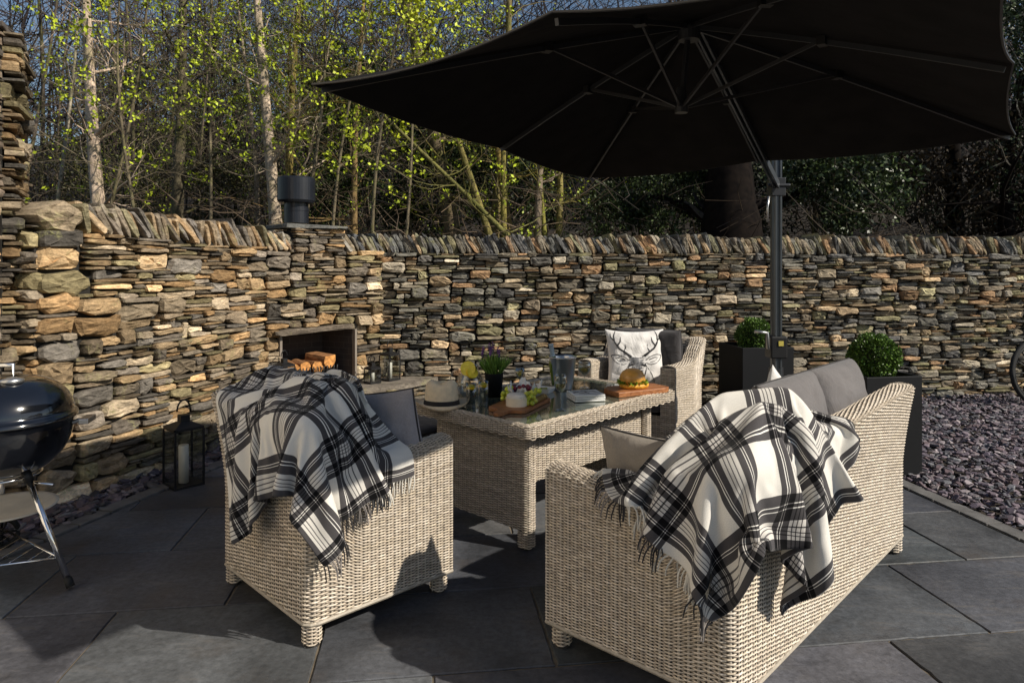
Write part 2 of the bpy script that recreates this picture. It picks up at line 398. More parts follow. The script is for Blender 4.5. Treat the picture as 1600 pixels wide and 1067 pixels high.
# slate chippings
def chips(region, n, size, name, zf=None, dark=1.0, layers=.03):
    mb = MB(); x0, x1, y0, y1, fn = region
    P = []; 
    while len(P) < n:
        x, y = rng.uniform(x0, x1), rng.uniform(y0, y1)
        if fn(x, y): P.append((x, y))
    pal = np.array([[.125, .098, .112], [.10, .082, .10], [.155, .125, .14], [.073, .068, .080], [.22, .19, .195], [.11, .08, .085], [.12, .12, .13], [.05, .048, .055]]) * dark * 1.35
    th = np.linspace(0, 2 * math.pi, 6, endpoint=False)
    for (x, y) in P:
        s = size * rng.uniform(.5, 1.4); asp = rng.uniform(.45, .95); t = s * rng.uniform(.10, .22)
        a = th + rng.uniform(-.35, .35, 6); rr = s * rng.uniform(.75, 1.1, 6)
        o = np.stack([np.cos(a) * rr, np.sin(a) * rr * asp, np.zeros(6)], 1)
        v = np.concatenate([o + [0, 0, -t], o + [0, 0, t * .4], o * .8 + [0, 0, t]])
        e = Matrix.Rotation(rng.uniform(0, 6.3), 3, 'Z') @ Matrix.Rotation(rng.normal(0, .28), 3, 'X') @ Matrix.Rotation(rng.normal(0, .28), 3, 'Y')
        v = v @ np.array(e).T + [x, y, rng.uniform(-.01, layers)]
        f = np.array([[i, (i + 1) % 6, 6 + (i + 1) % 6, 6 + i] for i in range(6)] + [[6 + i, 6 + (i + 1) % 6, 12 + (i + 1) % 6, 12 + i] for i in range(6)])
        c = pal[rng.integers(0, len(pal))] * rng.uniform(.7, 1.3)
        mb.v.append(v); mb.c.append(np.concatenate([np.tile(c, (18, 1)), np.ones((18, 1))], 1)); mb.uv.append(np.zeros((18, 2)))
        mb.f.append(f + mb.n); mb.f.append(np.array([[12, 13, 14, 15, 16, 17]]) + mb.n); mb.n += 18
    o = mb.build(name, MATS['chip']); return tag(o, kind='stuff')
o = chips((1.5, 7.6, 2.9, 8.1, lambda x, y: x > kerb_right(y) + .12 and y < 7.25 + .126 * x + .1), 19000, .029, 'slate_chippings')
tag(o, 'purple grey slate chippings spread beside the patio kerb on the side of the wheel', 'gravel')
def wl(x, y): return x < kerb_left(y) - .11 and x > -2.87 + (y - 4.15) * .325 - .03
o = chips((-3.9, -1.2, 2.2, 6.3, lambda x, y: x < kerb_left(y) - .11 and (x > -2.87 + (y - 4.15) * .325 - .03)), 1500, .04, 'slate_chippings', dark=.75)
tag(o, 'strip of slate chippings between the lower stone wall and the patio near the kettle barbecue', 'gravel')

# ---------------------------------------------------------------- dry stone walls
PAL_L = np.array([1.10, 1.0, .86]) * np.array([[.40, .31, .20], [.33, .28, .21], [.26, .23, .19], [.46, .34, .20], [.22, .20, .18], [.30, .27, .16], [.15, .145, .14], [.40, .27, .14], [.50, .43, .33], [.24, .20, .15]])
PAL_B = np.array([1.38, 1.33, 1.2]) * np.array([[.26, .215, .155], [.19, .17, .14], [.12, .115, .11], [.34, .25, .155], [.15, .145, .13], [.24, .22, .13], [.10, .10, .105], [.32, .20, .11], [.35, .31, .25], [.20, .165, .125], [.17, .165, .15]])
def muted(p, k): return p.mean(1, keepdims=True) * k + p * (1 - k)
PAL_L = muted(PAL_L, .08); PAL_B = muted(PAL_B, .12)
def stone(mb, p0, d, nrm, s, z, w, h, col, rot=0.0, proud=.04, depth=.10, nn=12, e=None, round_=.35):
    th = (np.arange(nn) + .5) * 2 * math.pi / nn
    e = e or rng.uniform(.28, .68)
    cx = np.sign(np.cos(th)) * np.abs(np.cos(th)) ** e; cz = np.sign(np.sin(th)) * np.abs(np.sin(th)) ** e
    m = min(w, h)
    ox = cx * w / 2 + rng.normal(0, .07, nn) * m; oz = cz * h / 2 + rng.normal(0, .075, nn) * m
    if rng.random() < .4: oz = oz * (1 - rng.uniform(0, .45) * (ox / (w / 2)) * (1 if rng.random() < .5 else -1))
    R_ = []
    tiltx, tiltz = rng.normal(0, .10), rng.normal(0, .22)
    for k, dd in ((.92, -depth), (1.0, -m * .34), (.95, -m * .05), (.78, m * .05), (.42, m * .09)):
        jit = rng.normal(0, .055, nn) * m if dd > -depth else 0
        R_.append(np.stack([ox * k, oz * k, np.full(nn, dd) + jit], 1))
    R_.append(np.array([[rng.normal(0, .05) * w, rng.normal(0, .05) * h, m * rng.uniform(.03, .14)]]))
    V = np.concatenate(R_)
    V[nn:, 2] += V[nn:, 0] * tiltx + V[nn:, 1] * tiltz
    c, sn = math.cos(rot), math.sin(rot)
    X = V[:, 0] * c - V[:, 1] * sn; Z = V[:, 0] * sn + V[:, 1] * c
    W = np.zeros_like(V); a = s + X; off = proud + V[:, 2]
    W[:, 0] = p0[0] + d[0] * a + nrm[0] * off; W[:, 1] = p0[1] + d[1] * a + nrm[1] * off; W[:, 2] = z + Z
    i = np.arange(nn); j = (i + 1) % nn
    fs = [np.stack([k * nn + i, k * nn + j, (k + 1) * nn + j, (k + 1) * nn + i], 1) for k in range(4)]
    cc = np.ones((len(V), 4)); cc[:, :3] = col * rng.uniform(.85, 1.15, (len(V), 1))
    mb.v.append(W); mb.c.append(cc); mb.uv.append(np.zeros((len(V), 2)))
    for f in fs: mb.f.append(f + mb.n)
    mb.f.append(np.stack([4 * nn + i, 4 * nn + j, np.full(nn, 5 * nn)], 1) + mb.n)
    mb.n += len(V)
def frame(p0, p1):
    p0, p1 = np.array(p0, float), np.array(p1, float); d = p1 - p0; L = np.linalg.norm(d); d /= L
    return p0, p1, d, np.array([d[1], -d[0]]), L
def stonework(mb, p0, p1, top, z0=0.0, size=1.0, pal=PAL_B, holes=(), big=.10, quoin=0.0, proud=(.03, .10)):
    p0, p1, d, nrm, L = frame(p0, p1)
    cs = .01; n = int(L / cs); hh = np.full(n, z0)
    tops = np.array([top(i * cs) for i in range(n)])
    xs_ = (np.arange(n) + .5) * cs
    blocked = np.zeros(n, bool)
    guard = 0
    while guard < 20000:
        guard += 1
        for (a, b, c0, c1) in holes:
            msk = (xs_ > a) & (xs_ < b) & (hh > c0 - .012) & (hh < c1)
            hh[msk] = c1
        room = np.where(hh < tops - .008, hh, 99)
        i = int(np.argmin(room))
        if room[i] > 90: break
        z = hh[i]; a = i
        tol = .004 if rng.random() < .35 else .013 * size
        while a > 0 and hh[a - 1] <= z + tol: a -= 1
        b = i
        while b < n - 1 and hh[b + 1] <= z + tol: b += 1
        run = (b - a + 1) * cs
        r = rng.random()
        if r < big: h = rng.uniform(.07, .115); w_ = h * rng.uniform(1.1, 2.6)
        elif r < .44: h = rng.uniform(.036, .062); w_ = h * rng.uniform(2.2, 5.2)
        else: h = rng.uniform(.016, .034); w_ = h * rng.uniform(4, 11)
        h *= size; w_ *= size
        if quoin and a * cs < .05 and rng.random() < .75: h = rng.uniform(.10, .17); w_ = rng.uniform(.24, .36)
        w_ = min(w_, run) if run - w_ > .05 * size else run if run < w_ * 1.6 else w_ * .7
        if run < .05 * size: h = min(h, .03)
        # a stone next to a hole may not grow into it
        h = min(h, tops[min(i, n - 1)] - z + .012)
        for (ha, hb, c0, c1) in holes:
            s0, s1 = a * cs, a * cs + w_
            if s1 > ha and s0 < hb and z < c0 < z + h: h = max(c0 - z, .012)
        hl = hh[a - 1] if a > 0 else 99; hr = hh[b + 1] if b < n - 1 else 99
        tgt = min(hl, hr) - z
        if run < .20 * size and .010 < tgt < .11 * size: h = tgt; w_ = run
        elif run < .3 * size and run - w_ < .1 * size: w_ = run
        ww = max(int(round(w_ / cs)), 1)
        side = rng.random() < .5
        a0 = a if side else max(b + 1 - ww, a); b0 = min(a0 + ww, b + 1)
        wr = (b0 - a0) * cs
        # do not straddle holes sideways
        for (ha, hb, c0, c1) in holes:
            if z + h > c0 and z < c1:
                if a0 * cs < ha < b0 * cs: b0 = max(int(ha / cs), a0 + 1)
                if a0 * cs < hb < b0 * cs and a0 * cs >= ha: a0 = min(int(math.ceil(hb / cs)), b0 - 1)
        wr = (b0 - a0) * cs
        zb = float(hh[a0:b0].max()); zb = zb if zb - z < .02 else z; h = max(h - (zb - z) * .5, .012); z = (z + zb) / 2
        hh[a0:b0] = z + h
        inside = any(a0 * cs >= ha - .005 and b0 * cs <= hb + .005 and z + h > c0 + .005 and z < c1 - .005 for (ha, hb, c0, c1) in holes)
        if inside: continue
        if wr < .018 or h < .01: continue
        col = pal[rng.integers(0, len(pal))] * rng.uniform(.5, 1.25) * (1.55 if rng.random() < .22 else 1)
        if h < .034: col = col * .7
        stone(mb, p0, d, nrm, a0 * cs + wr / 2, z + h / 2, wr - .007, h - .0055, col, rng.normal(0, .02), rng.uniform(*proud), .09)
def coping(mb, p0, p1, base, hgt=.2, lean=R(28), pal=PAL_B, t=(.02, .05), skip=(), depth=.34):
    p0, p1, d, nrm, L = frame(p0, p1); s = 0.0
    while s < L:
        k = rng.uniform(*t); hg = hgt * rng.uniform(.85, 1.12)
        if not any(a < s < b for a, b in skip):
            col = pal[rng.integers(0, len(pal))] * rng.uniform(.75, 1.45) * (np.array([.85, .9, 1.0]) if rng.random() < .4 else 1)
            stone(mb, p0, d, nrm, s + k / 2, base(s) + hg * .45, k * 1.0, hg, col, lean + rng.normal(0, .06), rng.uniform(.02, .06), depth, nn=10, e=.5)
        s += k / math.cos(lean) * .93
WL0, WA, WB = (-2.87, 4.15), (-2.22, 6.15), (-1.35, 7.05)
WR = (WB[0] + .992 * 9.2, WB[1] + .126 * 9.2)
def core(mb, p0, p1, z0, z1, back=.38, holes=()):
    p0, p1, d, nrm, L = frame(p0, p1)
    if holes:
        (a, b, c0, c1) = holes[0]
        parts = [(0, a, z0, z1), (b, L, z0, z1), (a, b, z0, c0), (a, b, c1, z1)]
    else: parts = [(0, L, z0, z1)]
    for (a, b, c0, c1) in parts:
        c = p0 + d * (a + b) / 2 - nrm * back / 2
        mb.box((c[0], c[1], (c0 + c1) / 2), (b - a, back, c1 - c0), math.atan2(d[1], d[0]))
# left wall
t = thing('stone_wall', (*WL0, 0), 'sunlit dry stone wall of big tan blocks behind the kettle barbecue', 'wall')
mb = MB(); stonework(mb, WL0, WA, lambda s: 1.70 - .045 * s, size=1.15, pal=PAL_L, big=.17, quoin=1, proud=(.03, .08)); 
mb.build('stonework', MATS['stone'], t)
mb = MB(); 
coping(mb, WL0, WA, lambda s: 1.70 - .045 * s, .235, R(33), PAL_L * .95, (.03, .058), skip=((-1, .27),))
p0, p1, d, nrm, L = frame(WL0, WA)
stone(mb, p0, d, nrm, .15, 1.775, .34, .17, PAL_L[1], 0, .05, .34, nn=14, e=.7)
mb.build('coping', MATS['stone'], t)
mb = MB(); core(mb, WL0, WA, -.1, 1.69); mb.build('core', MATS['mortar'], t)
# return at its near end, its shade put into darker stone colours
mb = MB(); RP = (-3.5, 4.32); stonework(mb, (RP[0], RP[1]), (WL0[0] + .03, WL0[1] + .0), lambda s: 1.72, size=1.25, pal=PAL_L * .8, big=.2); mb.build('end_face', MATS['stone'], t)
# back wall
t = thing('stone_wall', (*WB, 0), 'long dry stone wall of thin slates running behind the planters and parasol pole', 'wall')
mb = MB(); stonework(mb, WB, WR, lambda s: 1.60 + .006 * math.sin(s * 5), size=.98, pal=PAL_B * 1.08, big=.13); mb.build('stonework', MATS['stone'], t)
mb = MB(); coping(mb, WB, WR, lambda s: 1.60, .215, R(27), PAL_B * .8, (.028, .062)); mb.build('coping', MATS['stone'], t)
mb = MB(); core(mb, WB, WR, -.1, 1.59); mb.build('core', MATS['mortar'], t)
# fireplace in the corner
HOLE = (.151, .91, .36, .86)
HZ = .35
t = thing('outdoor_fireplace', (*WA, 0), 'stone fireplace with an open firebox built into the wall corner', 'fireplace')
mb = MB(); stonework(mb, WA, WB, lambda s: 1.62, size=1.1, pal=PAL_L * .92, big=.2, holes=[(HOLE[0] - .02, HOLE[1] + .02, HOLE[2], HOLE[3] + .05)]); mb.build('stonework', MATS['stone'], t)
mb = MB(); coping(mb, WA, WB, lambda s: 1.61, .20, R(30), PAL_B, (.025, .05), skip=((.28, .80),)); mb.build('coping', MATS['stone'], t)
p0, p1, d, nrm, L = frame(WA, WB)
mb = MB()
stonework(mb, p0 + d * .27, p0 + d * .80, lambda s: 1.82, z0=1.61, size=.9, pal=PAL_L * .8, big=.1, proud=(.07, .09))
for q in (.36, .5, .66):
    pass
mb.build('chimney_block', MATS['stone'], t)
mb = MB(); c = p0 + d * .53 - nrm * .14; mb.box((c[0], c[1], 1.71), (.48, .34, .20), math.atan2(d[1], d[0])); core(mb, WA, WB, -.1, 1.60, back=.38, holes=[(HOLE[0], HOLE[1], .30, .88)])
mb.build('core', MATS['mortar'], t)
mb = MB(); stone(mb, p0, d, nrm, .50, 1.845, .60, .035, np.array([.14, .14, .13]), 0, .10, .5, nn=16, e=.3); mb.build('chimney_slab', MATS['stone'], t)
mb = MB(); stone(mb, p0, d, nrm, .53, .885, .95, .05, np.array([.16, .13, .10]), .012, .09, .3, nn=18, e=.3); mb.build('lintel', MATS['stone'], t)
# firebox
mb = MB(); a, b, z0, z1 = HOLE; dp = .36
def fp(s, off, z): q = p0 + d * s + nrm * off; return (q[0], q[1], z)
K = [fp(a, 0.02, z0), fp(b, 0.02, z0), fp(b - .10, -dp, z0), fp(a + .10, -dp, z0), fp(a, 0.02, .87), fp(b, 0.02, .87), fp(b - .10, -dp, .87), fp(a + .10, -dp, .87)]
mb.add(K, [[3, 2, 6, 7], [0, 3, 7, 4], [2, 1, 5, 6], [0, 1, 2, 3], [4, 7, 6, 5]]); mb.build('firebox', MATS['firebrick'], t)
jm = simple('jamb_edge', (.26, .22, .18), .8)
for s_ in (a - .012, b + .012):
    mb = MB(); q = p0 + d * s_ + nrm * .05; mb.box((q[0], q[1], (z0 + .86) / 2), (.022, .05, .5), math.atan2(d[1], d[0])); mb.build('jamb', jm, t)
# hearth ledge
Q0, Q1, Q2 = (-2.02, 5.98), (-1.12, 6.62), (-.80, 7.06)
mb = MB(); stonework(mb, Q0, Q1, lambda s: .30, size=1.1, pal=PAL_L * .9, big=.2); stonework(mb, Q1, Q2, lambda s: .30, size=1.1, pal=PAL_B, big=.2)
mb.build('ledge_stonework', MATS['stone'], t)
mb = MB(); pl = [(-2.2, 6.15), (-2.02, 6.0), (-1.12, 6.66), (-.84, 7.05), (-.9, 7.2), (-1.4, 7.1)]
nn_ = len(pl); mb.add([(x, y, 0) for x, y in pl] + [(x, y, .3) for x, y in pl], [list(range(nn_, 2 * nn_))] + [[i, (i + 1) % nn_, nn_ + (i + 1) % nn_, nn_ + i] for i in range(nn_)]); mb.build('ledge_core', MATS['mortar'], t)
mb = MB(); pl = [(-2.16, 6.13), (-2.03, 5.92), (-1.6, 6.2), (-1.10, 6.55), (-.98, 6.7), (-.76, 7.0), (-.8, 7.14), (-1.36, 7.06)]
top = [(x + random.uniform(-.012, .012), y, HZ + random.uniform(-.002, .002)) for x, y in pl]; nn_ = len(pl)
mb.add(top + [(x, y, HZ - .05) for x, y, z in top], [list(range(nn_))] + [[nn_ + i, nn_ + (i + 1) % nn_, (i + 1) % nn_, i] for i in range(nn_)] + [list(range(2 * nn_ - 1, nn_ - 1, -1))], (.22, .19, .155)); mb.build('hearth_slab', MATS['stone'], t)
# tall pier / building corner at the left edge
t = thing('stone_pier', (-3.3, 3.95, 0), 'tall rough stone pier rising above the wall at the edge of the photo', 'pier')
mb = MB(); stonework(mb, (-4.2, 4.02), (-2.965, 4.02), lambda s: 1.86, size=1.5, pal=PAL_L * .85, big=.3)
stonework(mb, (-4.2, 4.02), (-2.96, 4.02), lambda s: 2.86, z0=1.88, size=1.3, pal=np.array([[.20, .15, .11], [.15, .125, .10], [.24, .18, .13], [.13, .11, .09], [.26, .20, .15]]), big=.06, proud=(.02, .09))
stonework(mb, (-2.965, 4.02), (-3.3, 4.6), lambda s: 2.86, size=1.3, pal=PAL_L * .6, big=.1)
mb.build('stonework', MATS['stone'], t)
def prism(mb, pl, z0, z1, col=None):
    k = len(pl); mb.add([(x, y, z0) for x, y in pl] + [(x, y, z1) for x, y in pl], [list(range(k, 2 * k)), list(range(k))[::-1]] + [[i, (i + 1) % k, k + (i + 1) % k, k + i] for i in range(k)], col)
mb = MB(); prism(mb, [(-4.2, 4.03), (-2.975, 4.03), (-3.31, 4.6), (-4.2, 4.6)], 0, 2.86); mb.build('core', MATS['mortar'], t)
mb = MB(); prism(mb, [(-4.25, 3.98), (-2.93, 3.98), (-3.26, 4.66), (-4.25, 4.66)], 2.865, 2.90); prism(mb, [(-4.2, 4.0), (-3.02, 4.0), (-3.3, 4.6), (-4.2, 4.6)], 2.903, 2.935)
mb.build('cap_slab', simple('cap_slate', (.12, .10, .085), .9, var=.4, bump=.8), t, bevel=.006)
# pale front added out of view on the left to bounce sun into shade
t = thing('reflector', (-3.6, 0, 0), 'added pale front out of view, bouncing sun onto the shaded furniture sides', 'reflector')
mb = MB(); mb.box((-3.6, -.6, 2.6), (.4, 7.2, 5.2)); mb.build('wall', MATS['bounce_wall'], t)
wm_ = simple('window_glass_dark', (.03, .04, .05), .05, var=0)
for y in (-3.0, -1.2): MB().box((-3.40, y, 1.45), (.05, .8, 1.0)).build('window', wm_, t)
mb = MB(); mb.box((-3.6, -.6, 5.27), (.7, 7.5, .12)); mb.build('roof', simple('roof_slate', (.07, .07, .08), .7), t)
# flue
fx, fy = -2.14, 6.86
t = thing('chimney_flue', (fx, fy, 1.92), 'black metal flue pipe with a wide cowl on the fireplace', 'flue')
MB().lathe([(0, 1.90), (.118, 1.90), (.118, 2.02), (.122, 2.02), (.122, 2.045), (.116, 2.045), (.116, 2.12), (.10, 2.12)], (fx, fy, 0)).build('pipe', MATS['flue'], t, smooth=False)
MB().lathe([(.10, 2.10), (.165, 2.10), (.182, 2.125), (.182, 2.34), (.172, 2.352), (0, 2.352)], (fx, fy, 0), n=40).build('cowl', MATS['flue'], t)
# ---------------------------------------------------------------- woven rattan
RAT = np.array([[.66, .585, .48], [.62, .55, .45], [.58, .51, .41], [.70, .63, .53], [.52, .45, .36], [.63, .55, .43]])
ROWDIV = .56
def weave(mb, P, S, T, rowp=.0115, colp=.037, amp=.0042, sub=4, tone=1.0, u_edge=False):
    """horizontal strands woven over upright stakes on the surface P(s[], t[]) -> points"""
    nr = max(int(T / rowp / ROWDIV), 1) ; rp = T / nr
    nc = max(int(round(S / colp)), 1); cp = S / nc
    s = np.linspace(0, S, nc * sub + 1)
    def normals(ss, tt):
        e = .004
        a = P(np.clip(ss + e, 0, S), tt) - P(np.clip(ss - e, 0, S), tt); b = P(ss, np.clip(tt + e, 0, T)) - P(ss, np.clip(tt - e, 0, T))
        n = np.cross(a, b); return n / (np.linalg.norm(n, axis=-1, keepdims=True) + 1e-12)
    r = np.arange(nr)
    tc = (r + .5) * rp
    offs = np.array([-.56, 0, .56]) * rp; dz = np.array([-.0018, .0012, -.0018])
    SS = np.broadcast_to(s[None, :, None], (nr, len(s), 3)); TT = np.clip(tc[:, None, None] + offs[None, None, :] + 0 * SS, 0, T)
    pts = P(SS, TT); nm = normals(np.broadcast_to(s[None, :], (nr, len(s))), np.broadcast_to(tc[:, None], (nr, len(s))))
    h = amp * np.tanh(1.8 * np.cos(math.pi * SS / cp + math.pi * (r % 2)[:, None, None])) / .95 + dz[None, None] + rng.normal(0, .0004, (nr, len(s), 1))
    V = pts + nm[:, :, None] * h[..., None]
    base_c = RAT[rng.integers(0, len(RAT), (nr, nc // 5 + 2))].repeat(5 * sub, 1)[:, :len(s)]
    seg = rng.uniform(.82, 1.14, (nr, nc + 1, 1)).repeat(sub, 1)[:, :len(s)]
    col = base_c * seg * tone * 1.42 * np.array([1.03, 1.0, .985])
    over = .36 + .64 * (h[..., 1:2] - h.min()) / (np.ptp(h) + 1e-9)  # painted crease shade: strands darken where they dip under
    col = np.broadcast_to(col[:, :, None], (nr, len(s), 3, 3)) * np.array([.5, 1, .5])[None, None, :, None] * over[..., None]  # strand edges darkened too, shade between rows put into the colour
    m = len(s)
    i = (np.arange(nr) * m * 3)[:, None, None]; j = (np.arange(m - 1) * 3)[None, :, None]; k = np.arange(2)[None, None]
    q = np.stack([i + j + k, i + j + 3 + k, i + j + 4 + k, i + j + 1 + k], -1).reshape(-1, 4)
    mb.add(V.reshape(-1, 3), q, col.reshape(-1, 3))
    # stakes
    sc = np.arange(nc + 1) * cp; wst = np.array([-.0048, 0, .0048]); hh = np.array([-.001, .0016, -.001])
    nt = max(int(T / .03), 2); t = np.linspace(0, T, nt + 1)
    SS = np.clip(sc[:, None, None] + wst[None, None] + 0 * t[None, :, None], 0, S); TT = np.broadcast_to(t[None, :, None], SS.shape)
    nm = normals(np.broadcast_to(sc[:, None], SS.shape[:2]), TT[..., 0])
    V = P(SS, TT) + nm[:, :, None] * hh[None, None, :, None]
    col = RAT[rng.integers(0, len(RAT), nc + 1)][:, None, None] * .8 * tone * np.ones(V.shape)
    m = nt + 1; i = (np.arange(nc + 1) * m * 3)[:, None, None]; j = (np.arange(nt) * 3)[None, :, None]; k = np.arange(2)[None, None]
    q = np.stack([i + j + k, i + j + 1 + k, i + j + 4 + k, i + j + 3 + k], -1).reshape(-1, 4)
    mb.add(V.reshape(-1, 3), q, col.reshape(-1, 3))
def backing(mb, P, S, T, ns, nt, inset=.006):
    s = np.linspace(0, S, ns); t = np.linspace(0, T, nt); SS, TT = np.meshgrid(s, t, indexing='ij')
    pts = P(SS, TT); e = .004
    a = P(np.clip(SS + e, 0, S), TT) - P(np.clip(SS - e, 0, S), TT); b = P(SS, np.clip(TT + e, 0, T)) - P(SS, np.clip(TT - e, 0, T))
    n = np.cross(a, b); n /= np.linalg.norm(n, axis=-1, keepdims=True) + 1e-12
    mb.grid(pts - n * inset, (.03, .024, .018))
def flatpatch(o, a, b):
    o, a, b = [np.array(k, float) for k in (o, a, b)]; S, T = np.linalg.norm(a), np.linalg.norm(b); a /= S; b /= T
    return (lambda s, t: o + np.asarray(s)[..., None] * a + np.asarray(t)[..., None] * b), S, T
def to_world(base, ang):
    ca, sa = math.cos(ang), math.sin(ang); base = np.array([base[0], base[1], 0.0])
    def f(p):
        p = np.asarray(p, float); return np.stack([p[..., 0] * ca - p[..., 1] * sa, p[..., 0] * sa + p[..., 1] * ca, p[..., 2]], -1) + base
    return f

def cushion(w, d, h, nx=22, ny=16, edge=.5, noise=.006, seed=0, pinch=.0, puff=1.0):
    """closed pillow, returns top grid and bottom grid around z=0"""
    r = np.random.default_rng(seed)
    u = np.sin(np.linspace(-1, 1, nx) * math.pi / 2); v = np.sin(np.linspace(-1, 1, ny) * math.pi / 2)
    U, V = np.meshgrid(u, v, indexing='ij')
    prof = (np.clip(1 - np.abs(U) ** 2.6, 0, 1) ** edge) * (np.clip(1 - np.abs(V) ** 2.6, 0, 1) ** edge)
    px = 1 - pinch * (1 - np.abs(V) ** 2) * np.abs(U) ** 3 ; py = 1 - pinch * (1 - np.abs(U) ** 2) * np.abs(V) ** 3
    X = U * w / 2 * px; Y = V * d / 2 * py
    ph = r.uniform(0, 6, 6)
    nz = noise * (np.sin(9 * U + ph[0] + 3 * V) * np.sin(7 * V + ph[1]) + .6 * np.sin(17 * U + ph[2] - 6 * V) + .5 * np.sin(5 * U + 15 * V + ph[3]))
    top = np.stack([X, Y, prof * h / 2 * puff + nz * prof], -1); bot = np.stack([X, Y, -prof * h / 2 + nz * prof], -1)
    return top, bot
def place(V, M): 
    M = np.array(M); return V @ M[:3, :3].T + M[:3, 3]
def MT(x=0, y=0, z=0): return Matrix.Translation((x, y, z))
def MR(deg, ax): return Matrix.Rotation(R(deg), 4, ax)
def cushion_mesh(name, mat, parent, M, w, d, h, W=None, pipe=True, seed=0, edge=.5, noise=.006, pinch=0, pmat=None, box_=False, loc=None):
    mb = MB(); top, bot = cushion(w, d, h, 30, 24, edge, noise, seed, pinch)
    if box_:
        top[..., 2] = np.where(True, top[..., 2], 0)
    f = (lambda v: W(place(v, M))) if W else (lambda v: place(v, M))
    uv = np.stack(np.meshgrid(np.linspace(0, 1, 30), np.linspace(0, 1, 24), indexing='ij'), -1)
    mb.grid(f(top), uv=uv); mb.grid(f(bot), uv=uv, flip=True)
    o = mb.build(name, mat, parent, smooth=True, loc=loc)
    if pipe:
        ring = np.concatenate([top[:, 0], top[-1, 1:], top[::-1, -1][1:], top[0, ::-1][1:]])
        pb = MB(); pb.tube(f(ring), .0045, 6, cap=False); pb.build('piping', pmat or MATS['piping'], o, smooth=True)
    return o

